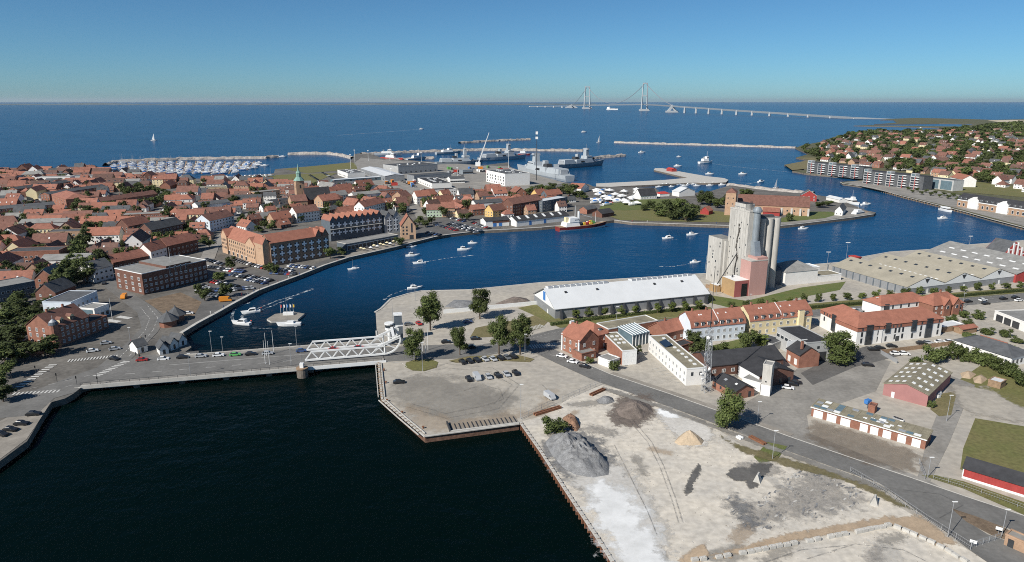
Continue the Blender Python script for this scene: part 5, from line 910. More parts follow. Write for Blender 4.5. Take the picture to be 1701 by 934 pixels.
# hedges
def hedge(px, hh, wd, label):
    mb = MB(); pts = pxs(px); R = random.Random(len(label))
    strip(mb, [(p.x, p.y) for p in pts], -wd / 2, wd / 2, hh * .86, 'leaf_dark', hh * .86)
    for a, b in zip(pts, pts[1:]):
        for k in range(int((b - a).length * 14)):
            q = a.lerp(b, R.random()); t = (b - a).normalized(); q = q + Vector((-t.y, t.x, 0)) * R.uniform(-.58, .58) * wd; z = R.uniform(.1, 1.05) * hh; u = Vector((R.gauss(0, 1), R.gauss(0, 1), R.gauss(0, 1))).normalized() * .32; w_ = u.orthogonal().normalized() * .25; q = Vector((q.x, q.y, z)); mb.poly([q - u, q - w_, q + u, q + w_], 'leaf_dark' if R.random() < .5 else 'leaf')
    return tag(mb.build('hedge'), label, 'hedge')
hedge([(915, 541), (1000, 530), (1060, 523), (1120, 517), (1172, 512)], 1.5, 1.6, 'dark clipped hedge in front of the white warehouse trees')
hedge([(1215, 523), (1330, 514), (1440, 505), (1560, 496), (1701, 484), (1800, 477)], 1.5, 1.8, 'long dark clipped hedge on the far side of the main road')
hedge([(1600, 558), (1650, 572), (1701, 590)], 2.0, 2.4, 'dark hedge behind the low white hall')
# ------------------------------------------------------------------ cars
def car_meshes(col, kind):
    m = 'car_' + col; b = MB(); g = MB()
    if kind == 'car':
        b.prof([(-2.15, .32), (2.15, .32), (2.2, .62), (2.05, .78), (1.1, .95), (-1.9, .98), (-2.15, .86)], -.88, .88, m, 'y'); g.prof([(1.15, .93), (.35, 1.4), (-1.2, 1.44), (-1.95, .96)], -.76, .76, 'pane', 'y')
        b.add([(.35, -.72, 1.41), (-1.2, -.72, 1.45), (-1.2, .72, 1.45), (.35, .72, 1.41), (.25, -.66, 1.5), (-1.15, -.66, 1.53), (-1.15, .66, 1.53), (.25, .66, 1.5)], [(0, 4, 5, 1), (1, 5, 6, 2), (2, 6, 7, 3), (3, 7, 4, 0), (4, 7, 6, 5)], m)
    else:
        b.prof([(-2.6, .35), (2.5, .35), (2.55, .8), (2.2, 1.15), (1.5, 2.0), (-2.5, 2.1), (-2.6, 1.9)], -.97, .97, m, 'y'); g.prof([(2.15, 1.2), (1.55, 1.92), (1.2, 1.92), (1.2, 1.2)], -.99, .99, 'pane', 'y')
    return b.mesh('car_body'), g.mesh('car_glass'), MB().prof([(.34 * cos(2 * pi * i / 10), .34 + .34 * sin(2 * pi * i / 10)) for i in range(10)], -.1, .1, 'black', 'y').mesh('wheel'), MB().add(b.v, b.f, m).add(g.v, g.f, 'pane').mesh('parked_car')
CARM = {}
def car(u, v, az, col, label, near=True, kind='car', group=None, name='car', pos=None):
    if (col, kind) not in CARM: CARM[(col, kind)] = car_meshes(col, kind)
    bm, gm, wm, fm = CARM[(col, kind)]; p = pos or P(u, v); rz = pi / 2 - RAD(az); z = .03 if p.y < 330 else .08
    if pos is None and inside(p.x, p.y, BRIDGE_POLY): z = .32
    if not near: return tag(newobj(name, fm, None, (p.x, p.y, z + .05), rz), label, 'car' if kind == 'car' else 'van', group)
    t = thing(name, label, 'car' if kind == 'car' else 'van', (p.x, p.y, z), rz, group); newobj('body', bm, t); newobj('windows', gm, t)
    for x in (-1.35, 1.35):
        for y in (-.82, .82): newobj('wheel', wm, t, (x, y, 0))
    return t
BRIDGE_POLY = [(p.x, p.y) for p in (S0, S1, N1, N0)]
def Z(x0, y0, f): return lambda x, y: (x0 + x * f, y0 + y * f)
z7 = Z(620, 460, .2528); z5 = Z(0, 440, .2528); z6 = Z(360, 440, .2528); zr = Z(1381, 380, .1885); zo = Z(1381, 540, .1885); zw = Z(1100, 580, .1885)
for i, (x, y, c) in enumerate(((588, 568, 'black'), (635, 562, 'black'), (682, 555, 'black'), (735, 549, 'silver'), (788, 548, 'silver'), (838, 542, 'black'), (880, 537, 'grey'), (922, 532, 'black'))): car(*z7(x, y), 150, c, '%s car in the row of eight at the roadside lawn, %s from the bridge' % (c, ordn(i + 1)))
for i, (x, y, c) in enumerate(((628, 680, 'black'), (682, 672, 'silver'), (757, 664, 'silver'), (817, 656, 'black'), (876, 648, 'silver'), (936, 640, 'black'))): car(*z7(x, y), 160, c, '%s %s in the row of six on the gravel lot, %s from the bridge' % (c, 'van' if i == 1 else 'car', ordn(i + 1)), kind='van' if i == 1 else 'car')
car(*z7(170, 700), 80, 'black', 'black car alone on the gravel lot near the bridge abutment'); car(*z7(1160, 798), 150, 'silver', 'silver van parked by the yard gate fence', kind='van')
for i, (x, y, c) in enumerate(((1240, 528, 'white'), (1310, 565, 'white'), (1390, 596, 'black'))): car(*z7(x, y), 118, c, '%s car parked in the kerb bay of the harbour road, %s from the junction' % (c, ordn(i + 1)))
for x, y, c, az, l in ((480, 435, 'black', 80, 'black car on the bridge road behind the slim young tree'), (672, 413, 'black', 80, 'black car on the road between the lawn trees'), (233, 318, 'grey', 75, 'grey car beside the bridge control tower'), (300, 314, 'red', 150, 'red car beside the tallest bridge tree'), (622, 302, 'blue', 75, 'blue car in the shade of the tallest bridge tree'), (560, 440, 'black', 80, 'dark car under the slim young tree'), (640, 470, 'black', 260, 'dark car passing the roadside lawn')): car(*z7(x, y), az, c, l)
for i, (x, y, c) in enumerate(((935, 632, 'red'), (1075, 626, 'white'), (1200, 619, 'black'), (1322, 612, 'silver'), (1437, 606, 'white'), (1547, 602, 'green'), (1648, 598, 'black'))): car(*z5(x, y), 77, c, '%s car in the queue on the road bridge, %s from the town end' % (c, ordn(i + 1)))
car(*z6(335, 594), 77, 'silver', 'silver car on the bridge by the white flagpoles'); car(*z6(557, 577), 77, 'blue', 'dark blue car entering the white truss span'); car(*z6(770, 565), 77, 'red', 'red car inside the white truss span'); car(*z6(935, 556), 77, 'red', 'red car at the tower end of the truss span')
for x, y, c, az, l in ((755, 560, 'silver', 60, 'silver car waiting by the zebra crossing'), (697, 522, 'silver', 60, 'grey silver car in the shade of the corner house'), (608, 573, 'white', 60, 'white car in the shade near the corner house'), (752, 625, 'black', 110, 'black car turning at the crossing'), (685, 128, 'black', 160, 'black car on the wide street by the town hall'), (600, 88, 'white', 80, 'white car at the street bend behind the town hall'), (1240, 325, 'white', 75, 'white car by the octagonal kiosks'), (145, 505, 'white', 80, 'white car parked behind the dark corner trees'), (95, 525, 'blue', 80, 'blue car parked behind the dark corner trees')): car(*z5(x, y), az, c, l)
for i, (u, v) in enumerate(((56, 690), (36, 706), (18, 716), (3, 724))): car(u, v, 80 + 8 * i, 'black', 'black car on the corner quay, %s from the water steps' % ordn(i + 1))
for x, y, c, l in ((1205, 650, 'black', 'black car on the main road just past the brick villa'), (1335, 637, 'white', 'white car on the main road beside two black cars'), (1360, 668, 'black', 'black car on the near lane of the main road'), (1515, 625, 'black', 'black car on the main road in front of the blue grey hall'), (1620, 615, 'black', 'black car on the main road close to the picture edge'), (200, 727, 'white', 'white car on the main road behind the white annex'), (330, 720, 'black', 'black car on the main road behind the white annex'), (1650, 640, 'white', 'white car on the near lane at the picture edge'), (250, 733, 'silver', 'silver car on the main road behind the white annex')): car(*zr(x, y), 73, c, l)
for i, (x, y, c) in enumerate(((370, 224, 'black'), (425, 212, 'black'), (530, 195, 'black'), (795, 170, 'black'), (850, 165, 'silver'), (960, 160, 'white'), (1040, 157, 'white'))): car(*zo(x, y), 95, c, '%s car in front of the long white office, %s from the round tree' % (c, ordn(i + 1)))
for x, y, c, l in ((568, 262, 'white', 'white car behind the brown board fence, next to the fence corner'), (640, 262, 'white', 'white car behind the brown board fence, nearer the thicket'), (168, 305, 'black', 'black car under the edge of the round tree'), (320, 362, 'black', 'black car crossing the lane by the red shed')): car(*zo(x, y), 100, c, l)
for x, y, c, l in ((1105, 350, 'white', 'white car beside the dark brick workshop wall'), (1140, 318, 'black', 'black car between two others at the workshop wall'), (1172, 302, 'black', 'black car nearest the workshop doors')): car(*zw(x, y), 110, c, l)
ROWS = [('quay car park', [((343, 433), (371, 441), 7), ((345, 446), (366, 447), 5), ((372, 450), (404, 453), 8), ((386, 458), (407, 462), 6), ((392, 434), (443, 448), 12), ((411, 460), (449, 468), 9), ((412, 466), (440, 472), 7), ((452, 455), (490, 457), 9), ((456, 449), (484, 451), 7), ((482, 443), (520, 447), 9), ((351, 469), (393, 478), 10), ((383, 484), (418, 480), 9), ((330, 483), (368, 484), 8), ((350, 492), (368, 494), 4), ((338, 476), (350, 484), 4)]),
        ('harbour car park', [((722, 374), (758, 384), 14), ((750, 371), (797, 384), 16), ((745, 374), (790, 387), 13), ((786, 371), (812, 381), 8), ((748, 363), (771, 369), 8), ((710, 388), (730, 392), 5)]),
        ('naval base car park', [((515, 292), (533, 303), 8), ((536, 288), (553, 297), 8), ((664, 300), (690, 312), 7), ((760, 284), (800, 280), 10), ((752, 288), (768, 292), 5), ((610, 309), (640, 312), 7)]),
        ('fishing harbour square', [((985, 334), (1010, 326), 6), ((1000, 342), (1025, 334), 6)])]
CC = ['black', 'black', 'black', 'black', 'grey', 'grey', 'white', 'white', 'silver', 'silver', 'blue', 'black', 'grey', 'red']; ncar = 0
for place, rows in ROWS:
    for k, (a, b_, n) in enumerate(rows):
        A, B_ = P(*a), P(*b_); az = math.degrees(atan2(B_.x - A.x, B_.y - A.y)) + 90 + rnd.uniform(-8, 8)
        for i in range(n):
            q = A.lerp(B_, i / max(1, n - 1)); c = rnd.choice(CC); car(0, 0, az + rnd.uniform(-3, 3), c, '%s car in the %s, %s car of its %s row' % (c, place, ordn(i + 1), ordn(k + 1)), A.y < 430, group='cars in the ' + place, name='parked_car', pos=q); ncar += 1
t = car(375, 501, 75, 'orange', 'orange camper van at the quay edge of the car park', kind='van'); t.scale = (1.2, 1.15, 1.25)
t = car(206, 496, 165, 'orange', 'orange van at the street bend beside the town hall', kind='van'); t.scale = (1.1, 1.1, 1.1)
# ------------------------------------------------------------------ boats and ships
def hull(mb, L, B, D, m, deck, draft=.4, bow=1.6, n=10, z0=0, band=None, st=.75):
    """ship hull: pointed, raked bow at +x, flat stern at -x, deck at height D"""
    rings = []
    for i in range(n + 1):
        t = i / n; hb = B / 2 * (1 if t < .55 else max(.03, (1 - ((t - .55) / .45) ** 2.1))) * (st + (1 - st) * min(1, t / .3)); sh = D * (1 + .28 * max(0, (t - .45) / .55) ** 2 * bow); x = -L / 2 + L * t
        rk = D * .55 * bow * max(0, (t - .6) / .4)
        rings.append([(x - rk * .0, -hb * .72, z0 - draft), (x + rk * .35, -hb * .93, z0 + sh * .35), (x + rk, -hb, z0 + sh), (x + rk, hb, z0 + sh), (x + rk * .35, hb * .93, z0 + sh * .35), (x, hb * .72, z0 - draft)])
    vs = [p for r in rings for p in r]
    for i in range(n):
        a, b = 6 * i, 6 * i + 6; mb.add([vs[a + k] for k in range(6)] + [vs[b + k] for k in range(6)], [(0, 1, 7, 6), (4, 5, 11, 10)], band or m); mb.add([vs[a + k] for k in range(6)] + [vs[b + k] for k in range(6)], [(1, 2, 8, 7), (3, 4, 10, 9)], m); mb.add([vs[a + k] for k in range(6)] + [vs[b + k] for k in range(6)], [(2, 3, 9, 8)], deck)
    mb.add(rings[0], [(0, 5, 4, 3, 2, 1)], m); mb.add(rings[-1], [(0, 1, 2, 3, 4, 5)], m); return mb
def motorboat(label, u, v, az, L=8, m='white', mast=0, flag=None, name='motorboat', sail=0):
    p = P(u, v, WZ); t = thing(name, label, 'boat', (p.x, p.y, WZ), pi / 2 - RAD(az)); B = L * .32; D = L * .13
    hull(MB(), L, B, D, m, 'wood' if sail else 'white', .3, 1.2).build('hull', t)
    if sail or mast > 3: MB().prof([(-L * .2, D), (L * .18, D), (L * .1, D + L * .07), (-L * .18, D + L * .08)], -B * .3, B * .3, 'white', 'y').build('cabin', t); MB().beam((L * .08, 0, D), (L * .08, 0, D + (mast or sail)), .07, 'galv', .04, 6).build('mast', t); MB().beam((L * .08, 0, D + 1.2), (-L * .36, 0, D + 1.2), .07, 'white').build('boom', t)
    else:
        MB().prof([(-L * .26, D), (L * .2, D), (L * .06, D + L * .15), (-L * .24, D + L * .16)], -B * .36, B * .36, 'white', 'y').build('cabin', t); MB().prof([(L * .165, D + L * .03), (L * .075, D + L * .135), (-L * .2, D + L * .14), (-L * .2, D + L * .07)], -B * .37, B * .37, 'pane', 'y').build('windows', t)
        MB().beam((-L * .1, 0, D + L * .15), (-L * .14, 0, D + L * .3), .05, 'white', .03).build('aerial_mast', t)
    if sail: MB().add([(L * .06, .02, D + 1.4), (-L * .34, .25, D + 1.4), (L * .07, .02, D + sail * .95), (L * .06, .06, D + 1.4), (-L * .34, .29, D + 1.4), (L * .07, .06, D + sail * .95)], [(0, 1, 2), (5, 4, 3), (0, 3, 4, 1), (1, 4, 5, 2), (2, 5, 3, 0)], 'white').build('sail', t)
    if flag: MB().beam((-L * .48, 0, D), (-L * .52, 0, D + 1.4), .03, 'white').box(-L * .52 - .7, -L * .52, -.02, .02, D + .9, D + 1.4, flag).build('ensign', t)
    return t
motorboat('white motor yacht turning at the head of its curved wake', *z6(165, 392), 285, 9.5, flag='red_paint'); motorboat('white motorboat followed by a long double wake near the quay', *z6(228, 316), 250, 8.5, flag='red_paint'); motorboat('sailing yacht with bare mast beside the floating stage', *z6(480, 400), 265, 10.5, mast=13, name='sailing_yacht')
motorboat('small open boat with a short mast under the curved town quay', *z6(900, 32), 240, 7, mast=6, name='sailing_boat'); motorboat('white motorboat with dark cabin off the warehouse quay corner', *z6(1300, 158), 70, 8)
for u, v, az, L, l in ((685, 426, 75, 9, 'white cabin cruiser off the restaurant pavilion'), (697, 438, 255, 8, 'white speedboat with a long wake in the inner harbour'), (771, 416, 80, 9.5, 'white cabin cruiser off the harbour car park, the larger of two'), (785, 405, 85, 7, 'white motorboat close to the harbour car park quay'), (683, 411, 80, 7, 'white launch moored at the pavilion quay'), (1109, 397, 250, 9, 'white motorboat with a dinghy mast off the park quay'), (1150, 391, 80, 9, 'white cabin boat alone off the park quay'), (1155, 437, 80, 7, 'dark motorboat with white wake near the silo'), (1565, 364, 260, 9, 'white motorboat in the channel off the station quay'), (1334, 381, 85, 8, 'small white motorboat beyond the round silo bins'), (1438, 341, 75, 11, 'white motorboat running in the channel behind the point'), (1066, 254, 80, 14, 'white boat outside the naval basin mouth'), (1128, 261, 80, 9, 'tiny white motorboat beyond the fishing pier'), (1126, 277, 80, 13, 'white sailing cruiser just off the pier head'), (1179, 290, 85, 12, 'white fishing boat passing the pier elbow'), (1234, 290, 85, 12, 'white motorboat off the pier end'), (1264, 303, 60, 11, 'white speedboat with wake off the fortress shore'), (970, 220, 80, 18, 'white boat far out on the sea above the frigate'), (700, 215, 80, 18, 'white speedboat drawing a long wake on the open sea')): motorboat(l, u, v, az, L)
for u, v, az, L, s, l in ((1289, 313, 60, 9, 11, 'small white sailing boat in the channel behind the fortress'), (995, 237, 70, 12, 17, 'white sailing boat outside the breakwaters'), (256, 234, 80, 16, 18, 'lone sailing boat far out to sea'), (1530, 213, 80, 12, 0, 'white yacht anchored in the distant bay')): motorboat(l, u, v, az, L, sail=s, name='sailing_boat')
# cabin ships
def ship(name, label, A, B_, beam, D, hm, deck, blocks, masts=(), band=None, cat='ship', z=WZ, extra=None):
    """hull from stern A to bow B_ (photo waterline points or world points); blocks: x0, x1 (share of length), half width share, z0, z1, material"""
    a = A if isinstance(A, Vector) else P(*A, WZ); b = B_ if isinstance(B_, Vector) else P(*B_, WZ); L = hypot(b.x - a.x, b.y - a.y); t = thing(name, label, cat, ((a.x + b.x) / 2, (a.y + b.y) / 2, z), atan2(b.y - a.y, b.x - a.x))
    hull(MB(), L, beam, D, hm, deck, 1, 1.1, 14, band=band).build('hull', t)
    for nm, x0, x1, hw, z0, z1, m in blocks:
        sl = (x1 - x0) * .12 * L; s0, s1 = -L / 2 + x0 * L, -L / 2 + x1 * L; hb = beam / 2 * hw
        MB().add([(s0, -hb, z0), (s1, -hb, z0), (s1, hb, z0), (s0, hb, z0), (s0 + sl * .5, -hb * .86, z1), (s1 - sl, -hb * .86, z1), (s1 - sl, hb * .86, z1), (s0 + sl * .5, hb * .86, z1)], [(0, 1, 5, 4), (1, 2, 6, 5), (2, 3, 7, 6), (3, 0, 4, 7), (4, 5, 6, 7)], m).build(nm, t)
    for x, z0, z1, r, m in masts: MB().beam((-L / 2 + x * L, 0, z0), (-L / 2 + x * L, 0, z1), r, m, r * .5, 6).build('mast', t)
    t['ship_length'] = L; return t
NB = [('hangar', .10, .34, .92, 7, 13.5, 'navy_grey'), ('superstructure', .34, .74, .96, 7, 13, 'navy_grey'), ('bridge', .58, .72, .8, 13, 17.5, 'navy_grey'), ('bridge_window', .6, .722, .78, 15.4, 16.4, 'pane'), ('funnel', .36, .44, .5, 13, 17, 'dark_metal'), ('tower_mast', .60, .66, .42, 17.5, 27, 'navy_grey'), ('aft_mast', .42, .47, .35, 13, 21, 'navy_grey'), ('radar', .61, .655, .6, 27, 29.5, 'galv'), ('gun_turret', .79, .83, .34, 8.5, 11, 'navy_grey'), ('hangar_door', .098, .11, .6, 7.2, 12.5, 'galv'), ('boat_recess', .45, .53, .985, 8.2, 11.2, 'black')]
ship('warship', 'dark grey frigate with bow pointing out of the naval basin', (924, 281), (1000, 274.6), 17, 7, 'navy_dark', 'navy_dark', NB, [(.63, 29, 36, .3, 'galv'), (.45, 21, 26, .25, 'galv')])
ship('warship', 'pale grey frigate moored stern towards the town trees', Vector((76, 905, WZ)), Vector((10, 1045, WZ)), 19, 8, 'navy_grey', 'navy_grey', [(n, a, b_, c, d + 1, e_ + 1.5, m) for n, a, b_, c, d, e_, m in NB], [(.63, 30, 38, .3, 'galv')])
ship('warship', 'grey warship lying behind the jib crane in the inner basin', (724, 275.5), (800, 272.5), 15, 6, 'navy_dark', 'navy_dark', [(n, a, b_, c, d - 1, e_ - 2, m) for n, a, b_, c, d, e_, m in NB], [(.63, 27, 33, .3, 'galv')])
ship('warship', 'grey warship with pointed mast in the outer basin', (796, 268.5), (872, 264), 15, 6.5, 'navy_grey', 'navy_dark', [(n, a, b_, c, d - .5, e_ - 1, m) for n, a, b_, c, d, e_, m in NB], [(.63, 27, 34, .3, 'galv')])
SB = [('deckhouse', .25, .68, .8, 4, 8, 'white'), ('bridge', .5, .66, .7, 8, 11.5, 'white'), ('bridge_window', .52, .663, .72, 9.6, 10.6, 'pane'), ('funnel', .32, .38, .3, 8, 11, 'navy_dark')]
ship('patrol_ship', 'light grey patrol ship moored at the outer end of the naval quay', (622, 258.5), (666, 258), 11, 4.4, 'navy_grey', 'navy_grey', SB, [(.6, 11, 20, .3, 'galv')]); ship('patrol_ship', 'light grey patrol ship at the second naval berth', (724, 257), (764, 255), 11, 4.4, 'navy_grey', 'navy_grey', SB, [(.6, 11, 19, .3, 'galv')]); ship('rescue_ship', 'small ship with bright red hull and white house in the naval basin', (634, 264.5), (668, 266.5), 9, 3.4, 'red_paint', 'red_paint', SB, [(.6, 11, 16, .2, 'galv')]); ship('patrol_boat', 'slim grey patrol boat with tall mast in the naval basin', (676, 267), (712, 264), 8, 3, 'navy_grey', 'navy_grey', SB, [(.55, 11, 20, .2, 'white')]); ship('work_boat', 'small work boat alongside the outer pier', (858, 258), (880, 258), 8, 3, 'red_paint', 'white', SB, [(.6, 11, 16, .2, 'galv')])
t = ship('supply_ship', 'red hulled supply ship with cream superstructure at the town quay', (926, 384.5), (1004, 377), 10.5, 3.6, 'ship_red', 'wood', [('deckhouse', .12, .42, .86, 3.4, 7, 'white_wall'), ('bridge', .2, .4, .8, 7, 10.5, 'white'), ('bridge_window', .3, .403, .78, 8.6, 9.7, 'pane'), ('funnel', .15, .21, .34, 7, 11, 'cream_wall'), ('crane_post', .42, .45, .2, 3.4, 15, 'white')], [(.36, 10.5, 20, .25, 'white'), (.8, 4, 13, .2, 'white')], band='white')
for i in range(16): L = t['ship_length']; MB().box(-1.2, 1.2, -1, 1, 0, rnd.uniform(1.2, 2.4), rnd.choice(['red_paint', 'orange', 'yellow_paint', 'white', 'blue_paint', 'green_paint', 'galv'])).build('deck_cargo', t, (L * rnd.uniform(-.02, .3), rnd.uniform(-3, 3), 3.9))
MB().beam((-3, 0, 13), (10, 0, 9), .25, 'white').build('crane_jib', t)
ship('motor_yacht', 'large white motor yacht moored at the harbour point', (1413, 361), (1440, 356.5), 6, 2.2, 'white', 'wood', [('saloon', .15, .7, .8, 2, 4.4, 'white'), ('windows', .2, .71, .815, 2.9, 3.8, 'pane'), ('flybridge', .25, .55, .7, 4.4, 6.2, 'white')], [(.4, 6, 9, .1, 'white')]); ship('ferry_boat', 'white passenger boat on the channel side of the point', (1402, 336), (1426, 341), 7, 2.4, 'white', 'wood', [('saloon', .12, .75, .85, 2.2, 5, 'white'), ('windows', .15, .76, .86, 3.1, 4.2, 'pane'), ('wheelhouse', .5, .68, .5, 5, 7.4, 'white')], [(.55, 7, 14, .1, 'white')]); ship('tour_boat', 'white tour boat passing the station quay', (1561, 349), (1580, 353), 5, 1.8, 'white', 'wood', [('saloon', .15, .8, .85, 1.8, 4.2, 'white'), ('windows', .17, .81, .87, 2.4, 3.4, 'pane')]); ship('coaster', 'small white coaster steaming outside the pier', (1161, 272), (1182, 271), 9, 3.2, 'white', 'navy_grey', SB, [(.6, 11, 20, .25, 'white')]); ship('distant_ship', 'small ship passing under the far suspension bridge', (1008, 182.6), (1026, 182.8), 22, 12, 'white', 'white', [('deckhouse', .05, .3, .9, 12, 34, 'white'), ('cargo', .35, .9, .8, 12, 20, 'navy_dark')], [(.2, 34, 60, 2, 'white')])
# wakes
def foam():
    m = bpy.data.materials.new('foam'); m.use_nodes = True; n = m.node_tree; b = n.nodes['Principled BSDF']; L = n.links.new; b.inputs['Base Color'].default_value = (.55, .60, .62, 1); b.inputs['Roughness'].default_value = .8
    g = n.nodes.new('ShaderNodeNewGeometry'); t = n.nodes.new('ShaderNodeTexNoise'); t.inputs['Scale'].default_value = .7; t.inputs['Detail'].default_value = 4; L(g.outputs['Position'], t.inputs['Vector']); r = n.nodes.new('ShaderNodeMapRange'); r.inputs[1].default_value = .46; r.inputs[2].default_value = .68; L(t.outputs[0], r.inputs[0]); L(r.outputs[0], b.inputs['Alpha']); MATS['foam'] = m
foam()
def wake(px, w0, w1, label):
    pts = [(p.x, p.y) for p in pxs(px, WZ)]; mb = MB(); n = len(pts)
    for i in range(n - 1):
        a, b = pts[i], pts[i + 1]; t = Vector((b[0] - a[0], b[1] - a[1])).normalized(); wa, wb = w0 + (w1 - w0) * i / (n - 1), w0 + (w1 - w0) * (i + 1) / (n - 1)
        mb.poly([(a[0] + t.y * wa, a[1] - t.x * wa, WZ + .05), (b[0] + t.y * wb, b[1] - t.x * wb, WZ + .05), (b[0] - t.y * wb, b[1] + t.x * wb, WZ + .05), (a[0] - t.y * wa, a[1] + t.x * wa, WZ + .05)], 'foam')
    return tag(mb.build('wake'), label, 'wake', kind='stuff')
wake([(425, 514), (440, 508), (460, 500), (490, 491), (520, 480)], .5, .9, 'foam wake of the quay motorboat'); wake([(428, 517), (445, 511), (465, 503), (488, 494)], .5, .9, 'second foam wake of the quay motorboat'); wake([(398, 538), (388, 535), (385, 526), (389, 515), (400, 507), (415, 503)], .7, .6, 'curved foam wake of the turning yacht'); wake([(410, 520), (402, 525), (400, 531)], .5, .7, 'short foam between the two boats'); wake([(417, 545), (440, 546), (466, 545)], .4, .3, 'thin foam by the sailing yacht'); wake([(704, 436), (730, 431), (760, 427), (790, 424)], .6, .8, 'foam wake in the inner harbour'); wake([(676, 481), (662, 485), (650, 490), (638, 498)], .6, .8, 'foam wake off the quay corner'); wake([(1148, 438), (1120, 443), (1095, 443)], .7, .7, 'foam wake near the silo'); wake([(1100, 397), (1125, 398)], .8, .6, 'foam at the park motorboat'); wake([(695, 215), (640, 219.5), (560, 225)], 3, 5, 'long foam wake on the open sea'); wake([(1258, 303), (1240, 306), (1232, 310)], 1, 1, 'foam wake off the fortress'); wake([(1569, 366), (1590, 369), (1612, 373)], .6, .5, 'foam behind the channel boat'); wake([(1448, 338), (1436, 335)], .8, .6, 'foam behind the point boat'); wake([(1182, 272), (1240, 279), (1330, 288)], 1.2, 1.6, 'foam trail of the coaster'); wake([(508, 618), (560, 612), (628, 607)], 1, .5, 'foam streaks under the bridge')
# marina
def yacht_mesh(i):
    mb = MB(); L = (9, 11, 12.5, 10)[i]; B = L * .34; hull(mb, L, B, 1.5, 'white' if i != 2 else 'blue_paint', 'wood' if i == 1 else 'white', .3, 1, 6); mb.prof([(-L * .22, 1.5), (L * .2, 1.5), (L * .1, 2.5), (-L * .2, 2.6)], -B * .33, B * .33, 'white' if i != 3 else 'blue_paint', 'y')
    if i < 3: mb.beam((L * .08, 0, 1.5), (L * .08, 0, 12 + i * 2), .09, 'galv', .06, 4); mb.beam((L * .08, 0, 2.9), (-L * .36, 0, 2.9), .2, 'white' if i != 1 else 'blue_paint', .2, 4)
    return mb.mesh('yacht')
YM = [yacht_mesh(i) for i in range(4)]; mp = [(p.x, p.y) for p in pxs([(186, 272), (300, 266.5), (430, 265), (440, 272), (436, 279), (410, 284), (400, 291), (330, 294), (250, 289), (184, 281)], WZ)]; yc = 0; k = 0; R = random.Random(4)
a0, a1 = P(190, 281, WZ), P(430, 281, WZ); nrow = 15
for k in range(nrow):
    A, B_ = P(200 + 15.0 * k, 289 if k < 13 else 283, WZ), P(196 + 16.2 * k, 268, WZ); L = (B_ - A).length; d = (B_ - A).normalized(); nn = Vector((-d.y, d.x, 0)); j = 0; s = 6.0; cntr = 0
    MB_ = tag(MB().box(0, L, -1, 1, .1, .5, 'wood').build('pontoon', None, (A.x, A.y, WZ), atan2(d.y, d.x)), 'timber pontoon in the marina, %s counted from the town shore' % ordn(k + 1), 'pontoon', 'marina pontoons')
    while s < L and cntr < 20:
        for sd in (-1, 1):
            if R.random() < .85 and cntr < 20:
                q = A + d * (s + R.uniform(-4, 4)) + nn * sd * R.uniform(5.5, 9.5)
                if inside(q.x, q.y, mp): 
                    i = R.choice((0, 1, 1, 2, 3)); cntr += 1; tag(newobj('moored_yacht', YM[i], None, (q.x, q.y, WZ), atan2(nn.y, nn.x) + (pi if R.random() < .5 else 0) + R.uniform(-.35, .35)), '%s in the marina, %s boat out along the %s pontoon' % (('white sloop', 'white yacht with wooden deck', 'blue yacht', 'motor cruiser with blue cabin')[i], ordn(cntr), ordn(k + 1)), 'yacht', 'yachts moored in the marina'); yc += 1
        s += L / 12 * R.uniform(.7, 1.1)
for i, (u, v) in enumerate(((430, 275), (440, 276), (413, 281), (462, 261), (470, 261))): motorboat('tall masted yacht lying free at the marina mouth, %s from the boats' % ordn(i + 1), u, v, 80, 13, mast=18, name='sailing_yacht')
for i in range(16): u = 1095 + 7 * i; motorboat('small boat moored under the fishing pier, %s from the root' % ordn(i + 1), u, 308.5 - .22 * i + (3 if i % 3 == 0 else 0), 75 + R.uniform(-15, 15), R.uniform(7, 10), name='fishing_boat', mast=9 if i % 4 == 0 else 0)
for i in range(14): u = 345 + 8 * i; tag(newobj('stored_boat', YM[R.choice((0, 1, 3))], None, (*P(u, 298 - i * .35)[:2], .9), R.uniform(0, 3)), 'white boat stored ashore by the marina lawn, %s from the clubhouse' % ordn(i + 1), 'boat', 'boats stored ashore')
for i in range(40):
    u, v = R.uniform(985, 1058), R.uniform(318, 344); p = P(u, v); s = R.uniform(.8, 1.5)
    if i < 16: tag(newobj('stored_boat', YM[R.choice((0, 3))], None, (p.x, p.y, .9), R.uniform(0, 3)), 'white boat on the fishing harbour square, %s of those standing ashore' % ordn(i + 1), 'boat', 'boats on the harbour square')
    else:
        t = thing('market_tent', 'white peaked tent on the fishing harbour square, %s of the tents' % ordn(i - 15), 'tent', (p.x, p.y, 0), R.uniform(0, 1.5), 'tents on the harbour square'); a = 3 * s; MB().add([(-a, -a, 2.4), (a, -a, 2.4), (a, a, 2.4), (-a, a, 2.4), (0, 0, 4.6)], [(0, 1, 4), (1, 2, 4), (2, 3, 4), (3, 0, 4), (3, 2, 1, 0)], 'white').build('canopy', t)
        for sx in (-a, a):
            for sy in (-a, a): MB().beam((sx * .97, sy * .97, 0), (sx * .97, sy * .97, 2.5), .08, 'galv').build('pole', t)
